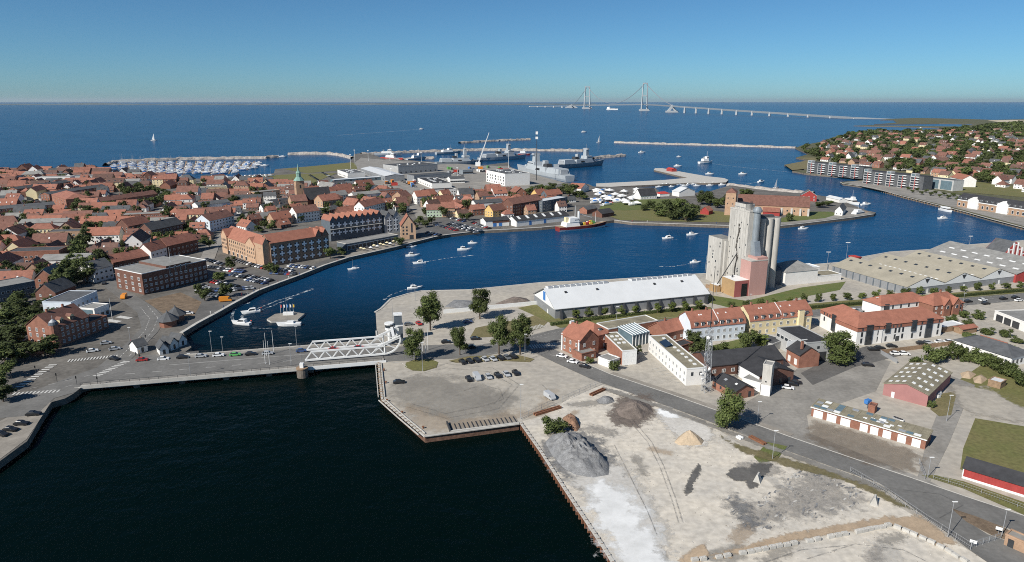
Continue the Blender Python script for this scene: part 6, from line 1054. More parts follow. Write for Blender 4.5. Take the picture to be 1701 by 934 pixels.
# ------------------------------------------------------------------ breakwaters and far bridge
def breakwater(px, wd, hh, label, name='breakwater'):
    pts = pxs(px, WZ); mb = MB(); R = random.Random(len(label)); rows = []
    for a, b in zip(pts, pts[1:]):
        n = max(2, int((b - a).length / 7)); t = (b - a).normalized(); nn = Vector((-t.y, t.x, 0))
        for i in range(n + 1):
            c = a.lerp(b, i / n); rows.append([c + nn * (f * wd) + Vector((R.uniform(-1, 1), R.uniform(-1, 1), z * hh * R.uniform(.75, 1.25))) for f, z in ((-.6, -.4), (-.35, .7), (0, 1), (.35, .7), (.6, -.4))])
    vs = [p for r in rows for p in r]; fs = [(5 * i + k, 5 * i + k + 1, 5 * i + 6 + k, 5 * i + 5 + k) for i in range(len(rows) - 1) for k in range(4)]
    return tag(mb.add(vs, fs, 'rock').build(name), label, 'breakwater')
breakwater([(764, 238.5), (820, 235), (880, 232.5)], 12, 4.5, 'detached stone breakwater beyond the naval base'); breakwater([(1021, 237.5), (1100, 240), (1200, 242.5), (1322, 246.5)], 12, 4, 'long stone breakwater reaching out from the far shore'); breakwater([(176, 276), (190, 270.5), (300, 265.5), (440, 263.5), (460, 262)], 10, 4.5, 'outer stone mole of the marina'); breakwater([(479, 257), (545, 256.5), (565, 259), (586, 264)], 10, 4.5, 'curved stone mole beside the shore lawn'); breakwater([(600, 257.5), (700, 253), (800, 250), (968, 251.5)], 14, 4.5, 'long outer pier of the naval base', 'naval_pier'); breakwater([(984, 264.5), (1008, 262), (1036, 259.5)], 12, 4.5, 'stone pier head beside the dark frigate', 'naval_pier'); breakwater([(640, 267), (720, 264)], 10, 4, 'short pier in the naval basin', 'naval_pier'); breakwater([(1210, 308), (1255, 314), (1320, 320), (1350, 323)], 10, 3, 'rocky shore strip behind the fortress', 'rock_bank')
q = P(803, 262, 0); t = thing('jib_crane', 'tall white jib crane leaning over the naval basin', 'crane', (P(794, 276).x, P(794, 276).y, 0)); MB().beam((0, 0, 2), (18, 6, 52), 1.2, 'white', .5).build('jib', t); MB().box(-4, 4, -3, 3, 0, 6, 'white').build('cab', t); MB().beam((-3, 0, 6), (8, 3, 26), .3, 'galv').build('stay', t)
t = thing('naval_mast', 'slender signal mast with two white balls by the naval quay', 'mast', (P(891, 300).x, P(891, 300).y, 0)); MB().beam((0, 0, 0), (0, 0, 64), .5, 'dark_metal', .25, 6).build('pole', t); MB().box(-1.6, 1.6, -1.6, 1.6, 53, 56, 'white').build('lower_ball', t); MB().box(-1.4, 1.4, -1.4, 1.4, 59, 62.5, 'white').build('upper_ball', t)
def up(p, v):
    lo, hi = -5.0, 600.0
    for _ in range(40):
        m = (lo + hi) / 2
        if Q((p.x, p.y, m))[1] > v: lo = m
        else: hi = m
    return lo
sb = thing('suspension_bridge', 'distant suspension bridge with two tall pylons and a long approach viaduct', 'bridge', (0, 0, 0)); mat('bridge_concrete', (.40, .42, .43), var=.05)
spec = [(880, 178, 176.4, 0), (893, 178.2, 176.2, 0), (906, 178.4, 176, 0), (920, 178.7, 175.8, 0), (934, 179, 175.6, 0), (949, 179.6, 175.2, 'a'), (975, 181, 174.2, 'p'), (1070, 184.5, 172.6, 'p'), (1116, 187, 175.2, 'a'), (1137, 187.6, 176.8, 0), (1156, 188.2, 178, 0), (1177, 189, 179.4, 0), (1199, 189.8, 180.9, 0), (1223, 190.8, 182.4, 0), (1249, 191.8, 184, 0), (1278, 192.8, 185.8, 0), (1309, 193.8, 187.7, 0), (1342, 195, 189.8, 0), (1379, 196.4, 192.2, 0), (1419, 197.6, 194.6, 0), (1484, 198.4, 197.6, 0)]
dk = []
for u, vb, vd, k in spec:
    p = P(u, vb, WZ); z = up(p, vd); dk.append((p, z)); d = Vector((p.x, p.y, 0)).length / 6000
    if k == 0 and u < 1480: MB().beam((p.x, p.y, WZ - 3), (p.x, p.y, z - 4), 10 * max(.8, d), 'bridge_concrete', 6 * max(.8, d), 6).build('pier', sb)
    if k == 'a': 
        for s in (-1, 1): MB().beam((p.x + s * 38 * d, p.y, WZ), (p.x - s * 8, p.y, z), 14 * d, 'bridge_concrete', 12 * d).build('anchor_leg', sb)
        MB().box(p.x - 50 * d, p.x + 50 * d, p.y - 20, p.y + 20, WZ - 2, 14, 'bridge_concrete').build('anchor_base', sb)
    if k == 'p':
        zt = up(p, 137.5 if u > 1000 else 143.5)
        for s in (-1, 1): MB().beam((p.x + s * 24 * d, p.y, WZ), (p.x + s * 17 * d, p.y, zt), 6.5 * d, 'bridge_concrete', 4.2 * d).build('pylon_leg', sb)
        for f in (.55, .985): MB().box(p.x - 18 * d, p.x + 18 * d, p.y - 5, p.y + 5, zt * f - 8, zt * f, 'bridge_concrete').build('cross_beam', sb)
        MB().box(p.x - 40 * d, p.x + 40 * d, p.y - 30, p.y + 30, WZ - 2, 18, 'bridge_concrete').build('pylon_base', sb)
        if u > 1000: P1, ZT1 = p, zt
        else: P2, ZT2 = p, zt
for (p, z), (q, w_) in zip(dk, dk[1:]): MB().add([(p.x, p.y - 15, z), (q.x, q.y - 15, w_), (q.x, q.y + 15, w_), (p.x, p.y + 15, z), (p.x, p.y - 15, z - 14), (q.x, q.y - 15, w_ - 14), (q.x, q.y + 15, w_ - 14), (p.x, p.y + 15, z - 14)], [(0, 1, 2, 3), (4, 5, 1, 0), (7, 6, 5, 4), (3, 2, 6, 7)], 'navy_dark').build('deck_segment', sb)
def cable(a, za, b, zb, sag):
    mb = MB(); n = 14; pt = lambda t: (a.x + (b.x - a.x) * t, a.y + (b.y - a.y) * t, za + (zb - za) * t - 4 * sag * t * (1 - t))
    for i in range(n): mb.beam(pt(i / n), pt((i + 1) / n), 3.2, 'galv')
    mb.build('main_cable', sb)
a1, a2 = dk[8], dk[5]; cable(a1[0], a1[1], P1, ZT1, 25); cable(P1, ZT1, P2, ZT2, (ZT1 + ZT2) / 2 - (dk[6][1] + dk[7][1]) / 2 - 12); cable(P2, ZT2, a2[0], a2[1], 30)
# ------------------------------------------------------------------ storage yard
mat('heap_grey', (.20, .20, .20), var=.3, scale=.4, fine=.25, bump=.5, bscale=1.5); mat('heap_dark', (.165, .135, .115), var=.3, scale=.5, fine=.25, bump=.5, bscale=2); mat('sand', (.46, .36, .25), var=.12, scale=.3, fine=.1, bump=.3, bscale=2); mat('chips', (.22, .13, .085), var=.4, scale=1.5, fine=.3, bump=.6, bscale=3); mat('salt', (.86, .86, .84), var=.06, scale=.15, c2=(.62, .62, .60)); mat('pale_sand', (.60, .575, .53), scale=.12, c2=(.48, .455, .41), fine=.1); mat('debris', (.17, .165, .16), scale=.35, c2=(.40, .37, .33), fine=.35); mat('tan_soil', (.42, .32, .22), var=.15, scale=.3, fine=.1); mat('block', (.48, .46, .42), var=.12, scale=.8)
def heap(name, label, px, hh, m, seed, peak=.5, ridge=None, rough=.25):
    """tipped pile on its photo outline: steep sides, uneven crest"""
    pts = [(p.x, p.y) for p in pxs(px)]; cx = sum(p[0] for p in pts) / len(pts); cy = sum(p[1] for p in pts) / len(pts); n = 72; K = 24; vs = []; fs = []
    def rad(a):
        best = 1e9
        for i in range(len(pts)):
            (x1, y1), (x2, y2) = pts[i], pts[(i + 1) % len(pts)]; dx, dy = cos(a), sin(a); den = dx * (y2 - y1) - dy * (x2 - x1)
            if abs(den) < 1e-9: continue
            t = ((x1 - cx) * (y2 - y1) - (y1 - cy) * (x2 - x1)) / den; s = ((x1 - cx) * dy - (y1 - cy) * dx) / den
            if t > 0 and 0 <= s <= 1: best = min(best, t)
        return best if best < 1e8 else 1
    rr = [rad(2 * pi * i / n) for i in range(n)]
    for k in range(K + 1):
        f = 1 - k / K
        for i in range(n):
            a = 2 * pi * i / n; x, y = cx + cos(a) * rr[i] * f, cy + sin(a) * rr[i] * f; t = 1 - f; z = hh * ((.5 * t + .5 * sin(t * pi / 2)) if peak else min(1, t * 1.9) ** .9)
            g = noise.noise(Vector((x * .28 + seed, y * .28, 0))) + .5 * noise.noise(Vector((x * .8, y * .8 + seed, 0))) + .3 * noise.noise(Vector((x * 2.1, y * 2.1 + seed, 0))); z = max(0, z + g * hh * rough * min(1, 3 * t) * (1 if k else 0)); vs.append((x, y, z + .03))
    for k in range(K):
        for i in range(n): fs.append((k * n + i, k * n + (i + 1) % n, (k + 1) * n + (i + 1) % n, (k + 1) * n + i))
    return tag(MB().add(vs, fs, m).build(name, smooth=True), label, 'heap')
heap('gravel_heap', 'big ridged grey gravel heap by the rusty quay', [(905, 735), (918, 722), (945, 720), (968, 726), (990, 745), (1013, 772), (1012, 790), (985, 795), (955, 790), (935, 778), (915, 755)], 3.3, 'heap_grey', 3, 0, rough=.5); heap('gravel_heap', 'flat brown black gravel heap near the road', [(1022, 680), (1035, 668), (1058, 664), (1080, 672), (1085, 684), (1068, 696), (1045, 698), (1028, 692)], 2.9, 'heap_dark', 9, .5, rough=.16); heap('sand_heap', 'conical tan sand heap in the middle of the yard', [(1120, 735), (1126, 727), (1140, 722), (1158, 724), (1170, 733), (1166, 740), (1145, 741), (1128, 740)], 3.5, 'sand', 5, .5, rough=.1); heap('chip_heap', 'long brown wood chip heap next to the wild bush', [(934, 695), (945, 688), (956, 692), (964, 710), (958, 718), (945, 712)], 1.7, 'chips', 6, 0, rough=.4); heap('gravel_heap', 'small pale grey gravel heap behind the fence', [(990, 665), (1002, 658), (1018, 661), (1021, 668), (1008, 672), (994, 671)], 1.6, 'heap_grey', 8, .5, rough=.1); heap('gravel_heap', 'low dark gravel heap behind the white yard wall', [(822, 505), (850, 494), (875, 496), (885, 503), (850, 509)], 2.4, 'heap_dark', 4, .5, rough=.08); heap('gravel_heap', 'low grey gravel heap against the white yard wall', [(738, 510), (755, 498), (790, 500), (800, 506), (770, 513)], 1.4, 'heap_grey', 12, .5, rough=.08); heap('soil_heap', 'tan soil heap at the edge of the thicket', [(1595, 620), (1610, 616), (1622, 622), (1612, 630), (1598, 628)], 1.4, 'tan_soil', 14, .5, rough=.1); heap('soil_heap', 'second tan soil heap beside the flat roofed shelter', [(1616, 628), (1630, 622), (1641, 630), (1630, 638), (1618, 636)], 1.5, 'tan_soil', 15, .5, rough=.1)
def soften(name, nscale, amax):
    """edge-faded version of a ground colour: spilled sand, wet patches, worn tracks"""
    m = MATS[name].copy(); m.name = name + '_spill'; n = m.node_tree; L = n.links.new; b = n.nodes['Principled BSDF']
    at = n.nodes.new('ShaderNodeAttribute'); at.attribute_name = 'edge'; g = n.nodes.new('ShaderNodeNewGeometry'); t = n.nodes.new('ShaderNodeTexNoise'); t.inputs['Scale'].default_value = nscale; t.inputs['Detail'].default_value = 6; t.inputs['Roughness'].default_value = .7; L(g.outputs['Position'], t.inputs['Vector'])
    a = n.nodes.new('ShaderNodeMath'); a.operation = 'MULTIPLY_ADD'; a.inputs[1].default_value = 1.6; a.inputs[2].default_value = -.8; L(t.outputs[0], a.inputs[0]); s_ = n.nodes.new('ShaderNodeMath'); s_.operation = 'ADD'; L(a.outputs[0], s_.inputs[0]); L(at.outputs['Fac'], s_.inputs[1])
    r = n.nodes.new('ShaderNodeMapRange'); r.inputs[1].default_value = .35; r.inputs[2].default_value = .65; r.inputs[4].default_value = amax; L(s_.outputs[0], r.inputs[0]); L(r.outputs[0], b.inputs['Alpha']); MATS[m.name] = m; return m.name
SOFT = {}
def spill(name, px, m, lev, feather=2.5, nscale=.5, amax=1.0, label=None, res=.9, bias=0.0):
    key = (m, nscale, amax)
    if key not in SOFT: SOFT[key] = soften(m, nscale, amax)
    pts = [(p.x, p.y) for p in pxs(px)]; LEV[0] += 1; z = .02 * lev + .0011 * LEV[0]; x0, x1 = min(p[0] for p in pts) - feather, max(p[0] for p in pts) + feather; y0, y1 = min(p[1] for p in pts) - feather, max(p[1] for p in pts) + feather
    nx, ny = int((x1 - x0) / res) + 2, int((y1 - y0) / res) + 2; ed = {}; E = list(zip(pts, pts[1:] + pts[:1]))
    for j in range(ny):
        for i in range(nx):
            x, y = x0 + i * res, y0 + j * res; d = 1e9
            for (ax, ay), (bx, by) in E:
                vx, vy = bx - ax, by - ay; t = max(0, min(1, ((x - ax) * vx + (y - ay) * vy) / (vx * vx + vy * vy + 1e-9))); d = min(d, (x - ax - t * vx) ** 2 + (y - ay - t * vy) ** 2)
            d = math.sqrt(d); ed[i, j] = max(0, min(1, .5 + bias + (d if inside(x, y, pts) else -d) / (2 * feather)))
    idx = {}; vs = []; ev = []; fs = []
    for j in range(ny - 1):
        for i in range(nx - 1):
            c = [(i, j), (i + 1, j), (i + 1, j + 1), (i, j + 1)]
            if max(ed[q] for q in c) <= .01: continue
            f = []
            for q in c:
                if q not in idx: idx[q] = len(vs); vs.append((x0 + q[0] * res, y0 + q[1] * res, z)); ev.append(ed[q])
                f.append(idx[q])
            fs.append(tuple(f))
    o = MB().add(vs, fs, SOFT[key]).build(name); at = o.data.attributes.new('edge', 'FLOAT', 'POINT'); at.data.foreach_set('value', ev); return tag(o, label or name.replace('_', ' ') + ' on the yard', None, kind='structure')
spill('white_sand', [(975, 812), (995, 800), (1040, 818), (1066, 845), (1076, 870), (1106, 920), (1130, 960), (1050, 970), (1032, 946), (1010, 905), (990, 868), (978, 840)], 'salt', 6, 6.5, .18, .85)
spill('grey_silt', [(940, 780), (1000, 780), (1030, 770), (1060, 800), (1090, 850), (1120, 920), (1060, 900), (1000, 850), (965, 820)], 'pale_sand', 4, 5, .25, .9)
spill('chalk_ground', [(1090, 678), (1108, 677), (1132, 690), (1175, 706), (1188, 722), (1170, 742), (1140, 742), (1118, 720), (1096, 698)], 'pale_sand', 4, 3, .5)
spill('chalk_spill', [(1092, 680), (1104, 678), (1126, 688), (1128, 696), (1106, 694), (1094, 688)], 'salt', 6, 1.2, .8)
spill('wet_streak', [(1136, 818), (1142, 800), (1152, 782), (1160, 771), (1164, 776), (1160, 792), (1152, 802), (1149, 818), (1140, 824)], 'asphalt', 5, .8, 1.2, .9, res=.4)
spill('wet_ground', [(1205, 790), (1215, 779), (1232, 776), (1243, 780), (1252, 771), (1282, 771), (1277, 785), (1264, 796), (1258, 809), (1245, 813), (1238, 800), (1220, 799)], 'asphalt', 5, .9, 1.0, .85, res=.4)
spill('rubble_ground', [(1195, 825), (1210, 818), (1255, 832), (1300, 800), (1335, 775), (1400, 792), (1446, 832), (1436, 850), (1340, 868), (1260, 884), (1222, 880), (1208, 850)], 'debris', 4, 7, .3, .5, bias=-.15)
spill('black_grit', [(1205, 830), (1225, 820), (1250, 840), (1258, 860), (1270, 875), (1245, 885), (1215, 855)], 'heap_grey', 5, 4, .5, .65, bias=-.15)
spill('heap_apron', [(895, 740), (940, 705), (1000, 730), (1040, 790), (1020, 830), (960, 815), (915, 780)], 'heap_grey', 3, 5, .35, .8, bias=-.1)
spill('dark_apron', [(1005, 690), (1030, 655), (1080, 655), (1095, 690), (1060, 712), (1020, 708)], 'heap_dark', 3, 3.5, .5, .8, bias=-.1)
spill('tan_track', [(1180, 925), (1240, 908), (1300, 890), (1400, 872), (1470, 860), (1530, 858), (1590, 905), (1560, 908), (1480, 872), (1400, 884), (1300, 904), (1200, 928)], 'tan_soil', 5, 1.6, .6, .9)
spill('clay_ground', [(1128, 932), (1150, 912), (1170, 903), (1178, 925), (1150, 944)], 'tan_soil', 6, 1.2, .6)
spill('dry_verge', [(1180, 712), (1215, 735), (1270, 752), (1330, 768), (1420, 790), (1520, 848), (1490, 842), (1400, 800), (1300, 775), (1230, 752)], 'dry_grass', 6, 1.6, .5, .8, bias=-.1)
spill('road_edge', [(1000, 642), (1100, 674), (1200, 712), (1300, 748), (1400, 784), (1480, 815), (1460, 815), (1380, 785), (1280, 748), (1180, 710), (1090, 677), (1005, 650)], 'old_asphalt', 6, 1.4, .5, .8)
spill('worn_lot', [(650, 640), (720, 620), (800, 640), (860, 660), (840, 690), (760, 700), (690, 690), (655, 665)], 'old_asphalt', 2, 8, .12, .45)
spill('brown_lot', [(660, 668), (760, 700), (880, 680), (920, 650), (900, 690), (760, 712), (700, 715)], 'tan_soil', 3, 5, .2, .3)
spill('garage_soil', [(1350, 700), (1420, 715), (1530, 755), (1520, 785), (1420, 765), (1340, 730)], 'soil', 3, 4, .3, .4)
spill('field_dust', [(1580, 640), (1640, 645), (1720, 690), (1720, 705), (1620, 690), (1590, 670)], 'quay_gravel', 4, 4, .2, .9)
R = random.Random(31); yp = [(p.x, p.y) for p in pxs(YARD)]
for i in range(16):
    while True:
        u, v = R.uniform(940, 1560), R.uniform(665, 930); p = P(u, v)
        if inside(p.x, p.y, yp): break
    a0 = R.uniform(0, 3); s1, s2 = R.uniform(3, 9), R.uniform(1.5, 4); c8 = []
    for k in range(10): a = 2 * pi * k / 10; x, y = cos(a) * s1 * R.uniform(.7, 1.2), sin(a) * s2 * R.uniform(.7, 1.2); c8.append(Q((p.x + x * cos(a0) - y * sin(a0), p.y + x * sin(a0) + y * cos(a0), 0)))
    spill('ground_stain', c8, R.choice(['old_asphalt', 'tan_soil', 'pale_sand', 'debris', 'old_asphalt']), 3, R.uniform(1.5, 3.5), R.choice([.3, .7]), .45, 'worn stain on the yard ground', bias=-.05)
mb = MB(); c_ = 0
while c_ < 700:
    x, y = R.uniform(5, 130), R.uniform(130, 240)
    if inside(x, y, yp): s = R.uniform(.06, .2); a = R.uniform(0, 3); mb.add([(x + s * cos(a), y + s * sin(a), .02), (x + s * cos(a + 2.1), y + s * sin(a + 2.1), .02), (x + s * cos(a + 4.2), y + s * sin(a + 4.2), .02), (x, y, s * 1.2)], [(0, 1, 3), (1, 2, 3), (2, 0, 3)], R.choice(['heap_grey', 'heap_dark', 'block', 'block'])); c_ += 1
tag(mb.build('loose_gravel'), 'loose stones strewn over the storage yard', 'gravel', kind='stuff')
for k_, (px, l) in enumerate((([(1045, 700), (1075, 735), (1095, 775), (1115, 830), (1130, 880)], 'a'), ([(1050, 698), (1082, 735), (1102, 775), (1122, 830), (1137, 880)], 'b'), ([(1020, 740), (1050, 800), (1075, 850), (1095, 900)], 'c'), ([(680, 625), (740, 612), (810, 618), (850, 640), (820, 672), (740, 688), (670, 668)], 'd'), ([(676, 618), (740, 605), (818, 612), (862, 640), (828, 680), (740, 696), (660, 672)], 'e'), ([(770, 650), (800, 640), (830, 648), (836, 664), (800, 676)], 'f'), ([(900, 640), (915, 655), (905, 668)], 'g'), ([(1340, 930), (1420, 905), (1500, 915), (1560, 945)], 'h'), ([(1230, 950), (1330, 915), (1430, 905)], 'i'), ([(1500, 815), (1560, 822), (1600, 840), (1560, 862), (1530, 850)], 'j'))):
    pts = pxs(px); sp_ = []
    for a, b in zip(pts, pts[1:]):
        for q in range(5): sp_.append(a.lerp(b, q / 5))
    l_, r_ = offset_line([(p.x, p.y) for p in sp_], .16), offset_line([(p.x, p.y) for p in sp_], -.16); LEV[0] += 1; mb = MB(); key = ('asphalt', .9, .4)
    if key not in SOFT: SOFT[key] = soften(*key)
    for i in range(len(sp_) - 1): mb.poly([(*r_[i], .17 + .0011 * LEV[0]), (*r_[i + 1], .17 + .0011 * LEV[0]), (*l_[i + 1], .17 + .0011 * LEV[0]), (*l_[i], .17 + .0011 * LEV[0])], SOFT[key])
    o = mb.build('tyre_track'); at = o.data.attributes.new('edge', 'FLOAT', 'POINT'); at.data.foreach_set('value', [.55] * len(o.data.vertices)); tag(o, 'dark tyre track on the ground', None, kind='structure')
mb = MB(); R = random.Random(21); rp = [(p.x, p.y) for p in pxs([(1205, 822), (1255, 836), (1300, 804), (1335, 775), (1400, 792), (1446, 832), (1340, 868), (1260, 884), (1222, 880)])]
bx = (min(p[0] for p in rp), max(p[0] for p in rp), min(p[1] for p in rp), max(p[1] for p in rp)); c_ = 0
while c_ < 300:
    x, y = R.uniform(bx[0], bx[1]), R.uniform(bx[2], bx[3])
    if inside(x, y, rp) and noise.noise(Vector((x * .22, y * .22, 3))) > -.05:
        s = R.uniform(.1, .45); a = R.uniform(.3, 1.2); h_ = R.uniform(.05, .16); u = (cos(a) * s * 1.6, sin(a) * s * 1.6); w_ = (-sin(a) * s * .6, cos(a) * s * .6); mb.ext([(x + i * u[0] + j * w_[0], y + i * u[1] + j * w_[1]) for i, j in ((-1, -1), (1, -1), (1, 1), (-1, 1))], .02, h_, R.choice(['heap_grey', 'heap_grey', 'block', 'block'])); c_ += 1
tag(mb.build('rubble'), 'dark stone and asphalt rubble strewn over the yard', 'rubble', kind='stuff')
ps = [P(u, v) for u, v in ((1148, 934), (1240, 920), (1300, 908), (1363, 897), (1420, 886), (1480, 874))]; k = 0
def blocks(pts, label, every=1.75):
    global k; i = 0
    for a, b in zip(pts, pts[1:]):
        n = int((b - a).length / every); rz = atan2(b.y - a.y, b.x - a.x)
        for j in range(n):
            q = a.lerp(b, (j + .5) / n); k += 1; i += 1
            if rnd.random() < .1: continue
            tag(newobj('concrete_block', BLK, None, (q.x + rnd.uniform(-.1, .1), q.y + rnd.uniform(-.1, .1), 0), rz + rnd.uniform(-.06, .06), (1, 1, rnd.choice((1, 1, 1.0, .8)))), 'grey stacking block in the %s, %s along it' % (label, ordn(i)), 'block', 'stacking blocks of the ' + label)
BLK = MB().box(-.8, .8, -.42, .42, 0, .85, 'block').cyl(-.4, 0, .85, .95, .16, 'block', 8).cyl(.4, 0, .85, .95, .16, 'block', 8).mesh('concrete_block')
blocks(ps, 'long low block wall'); blocks([P(1484, 875), P(1525, 892), P(1570, 913), P(1620, 945)], 'slanting block wall by the fence')
for u, v, l in ((1258, 800, 'pale concrete wedge standing at the dark wet patch'), (1452, 838, 'pale concrete wedge near the yard fence')):
    p = P(u, v); tag(MB().prof([(-1, 0), (1, 0), (.2, 2.4), (-.2, 2.4)], -1, 1, 'coping').build('concrete_wedge', None, (p.x, p.y, 0), 1.0), l, 'wedge')
for (a, b_), l in ((((890, 692), (933, 679)), 'long rusty steel trough by the gravel lot fence'), (((984, 659), (1006, 649)), 'pair of rusty beams lying behind the fence'), (((1243, 728), (1268, 741)), 'stack of rusty beams beside the road'), (((1222, 728), (1230, 732)), 'small white tank by the road tree')):
    A, B_ = P(*a), P(*b_); L = (B_ - A).length; t = thing('steel_stock', l, 'steel stock', (A.x, A.y, 0), atan2(B_.y - A.y, B_.x - A.x)); m = 'white' if 'tank' in l else 'rust'
    for y in (0, .9): MB().box(0, L, y, y + .5, .1, .8, m).build('beam', t)
for x in (.1, .5, .9): MB().box(-.1, .1, -.1, 1.5, 0, .1, 'wood').build('bearer', t, (L * x, 0, 0))
# white yard wall, boat ramp, fenders
def wall(name, px, hh, th, m, label, cat='wall', n=0):
    pts = [(p.x, p.y) for p in pxs(px)]; mb = MB(); strip(mb, pts, -th / 2, th / 2, hh, m, hh)
    return tag(mb.build(name), label, cat)
wall('yard_wall', [(737, 521), (780, 517), (830, 512), (893, 506)], 1.9, .4, 'white', 'long white concrete wall in front of the gravel heaps'); wall('board_fence', [(1463, 588), (1520, 581), (1582, 573)], 1.8, .2, 'wood', 'brown board fence along the office car park', 'fence'); wall('board_fence', [(1463, 588), (1490, 604)], 1.6, .2, 'galv', 'grey board fence at the lane corner', 'fence'); wall('silo_fence', [(1172, 478), (1190, 481), (1200, 484)], 2, .2, 'wood', 'wooden fence beside the silo annex', 'fence')
A, B_ = P(748, 717), P(862, 703); t = thing('boat_ramp', 'timber boat ramp with dark ribs on the gravel quay edge', 'ramp', (A.x, A.y, 0), atan2(B_.y - A.y, B_.x - A.x)); L = (B_ - A).length
MB().box(0, L, 0, 5.2, .02, .12, 'paving').build('ramp_bed', t); MB().box(0, L, -.5, .1, .0, .4, 'coping').build('ramp_kerb', t); MB().box(-.3, .1, -.3, 5.6, 0, 1.0, 'dark_metal').build('side_wall', t)
for i in range(16): MB().box(-.13, .13, .3, 4.6, .12, .3, 'dark_metal').build('rib', t, (L * (i + .5) / 16, 0, 0))
def fenders(px, sp, label, name, hh=(-1.9, .4), r=.22, m='rust', out=.35):
    pts = pxs(px); i = 0
    for a, b in zip(pts, pts[1:]):
        d = (b - a).normalized(); n = int((b - a).length / sp)
        for j in range(n): q = a.lerp(b, (j + .5) / n) + Vector((-d.y, d.x, 0)) * out; i += 1; tag(newobj(name, FM[m], None, (q.x, q.y, 0), atan2(d.y, d.x)), '%s, %s along it' % (label, ordn(i)), 'fender', 'fender piles of ' + name)
FM = {'rust': MB().box(-.2, .2, -.25, .25, -3, .35, 'rust').box(-.22, .22, -.3, .3, .35, .5, 'coping').mesh('pile_rust'), 'wood': MB().box(-.25, .25, -.3, .3, -3, .3, 'wood').mesh('pile_wood')}
fenders([(866, 702), (900, 750), (940, 812), (1004, 908), (1030, 950)], 1.9, 'rusty steel fender pile on the yard quay', 'quay_fender', out=-.3)
fenders([(636, 664), (632, 630), (630, 600)], 4.2, 'timber fender pile on the west quay', 'timber_fender', m='wood', out=.4)
fenders([(1432, 307.5), (1500, 326), (1600, 351), (1701, 378)], 5, 'dark timber fender of the station quay', 'station_fender', m='wood', out=-.4)
for px, l in (([(634, 604), (637, 632), (640, 660)], 'white timber fender walkway on the west quay'), ([(640, 664), (672, 692), (707, 721)], 'white timber fender walkway at the cut quay corner')):
    pts = pxs(px); t = thing('fender_walkway', l, 'walkway', (0, 0, 0))
    for a, b in zip(pts, pts[1:]):
        for off in (.2, 2.4): d = (b - a).normalized(); o_ = Vector((-d.y, d.x, 0)) * (-off); MB().beam(a + o_ + Vector((0, 0, .35)), b + o_ + Vector((0, 0, .35)), .22, 'coping').build('rail', t)
        for j in range(7): q = a.lerp(b, j / 7); MB().beam(q + Vector((0, 0, .3)), q + o_ + Vector((0, 0, .3)), .1, 'wood').build('cross_tie', t)
for i, (u, v) in enumerate(((641, 637), (643, 667), (668, 687), (703, 712), (638, 616))):
    p = P(u, v); t = thing('mooring_bollard', 'dark mooring bollard on the west quay, %s counted from the bridge' % ordn(i + 1), 'bollard', (p.x, p.y, 0), 0, 'mooring bollards'); MB().cyl(0, 0, 0, .6, .25, 'rust', 10).build('post', t); MB().cyl(0, 0, .6, .8, .4, 'rust', 10).build('cap', t)
# fences and gate
def fence(px, hh, label, sp=3.0, rails=(.5, 1), m='galv'):
    pts = pxs(px); t = thing('wire_fence', label, 'fence', (0, 0, 0))
    for a, b in zip(pts, pts[1:]):
        n = max(1, int((b - a).length / sp))
        for j in range(n + 1): q = a.lerp(b, j / n); MB().beam((q.x, q.y, 0), (q.x, q.y, hh + .1), .055, m).build('post', t)
        for f in rails: MB().beam((a.x, a.y, hh * f), (b.x, b.y, hh * f), .035, m).build('rail', t)
        for i in range(n): 
            q0, q1 = a.lerp(b, i / n), a.lerp(b, (i + 1) / n); mb = MB()
            for j in range(1, 7): q = q0.lerp(q1, j / 7); mb.beam((q.x, q.y, .1), (q.x, q.y, hh), .012, m)
            mb.build('mesh_panel', t)
fence([(867, 697), (920, 672)], 2, 'grey wire fence from the ramp to the parked van'); fence([(934, 668), (998, 639)], 2, 'grey wire gate fence at the top of the yard'); fence([(1412, 786), (1470, 820), (1540, 868), (1612, 914)], 1.9, 'long wire fence along the harbour road bend'); fence([(1550, 796), (1600, 811), (1660, 832), (1720, 855)], 1.5, 'wire fence in front of the red barrack'); fence([(1526, 772), (1531, 785), (1536, 797)], 1.8, 'short mesh fence at the end of the garage row'); fence([(1612, 912), (1662, 896)], 1.8, 'grey yard gate beside the brick gate house', 2.0)
o = bld('gate_house', 'small brick gate house at the corner of the yard road', 'hut', (1667, 905), (1712, 925), 3.2, 2.6, 'flat', 0, 'brick_pale', 'old_asphalt', wins=[('f', (0,), 1, 1.2, 2.1, 'ddoor', 2.2, 5)])
for u, v, l in ((1615, 910, 'white notice board on the yard gate'), (1658, 888, 'pair of white notice boards above the gate')): p = P(u, v); t = thing('notice_board', l, 'sign', (p.x, p.y, 0), -.6); MB().beam((0, 0, 0), (0, 0, 1.6), .05, 'galv').build('post', t); MB().box(-.7, .7, -.04, .04, 1.2, 2, 'white').build('board', t)
o = bld('yard_shelter', 'low flat roofed shelter beside the thicket', 'shed', (1640, 641), (1661, 647), 5, 2.2, 'flat', 0, 'wood', 'white_roof')
p = P(1441, 672); t = thing('skip_lift', 'blue yard lift with dark arm by the red shed', 'machine', (p.x, p.y, 0), .5); MB().box(-1, 1, -.7, .7, .4, 1.8, 'blue_paint').build('body', t); MB().beam((0, 0, 1.5), (-3.2, -2.2, .3), .12, 'dark_metal').build('arm', t)
for i in range(5): p = P(1556 + 1.5 * (i % 2), 658 - 4 * i + 2); tag(MB().box(-.7, .7, -.9, .9, 0, 1.1 + .2 * (i % 2), 'white').box(-.6, .6, -.8, .8, 1.3, 1.5, 'galv').build('white_crate', None, (p.x, p.y, 0), .5), 'white crate beside the red shed, %s from the road' % ordn(i + 1), 'crate', 'crates beside the red shed')
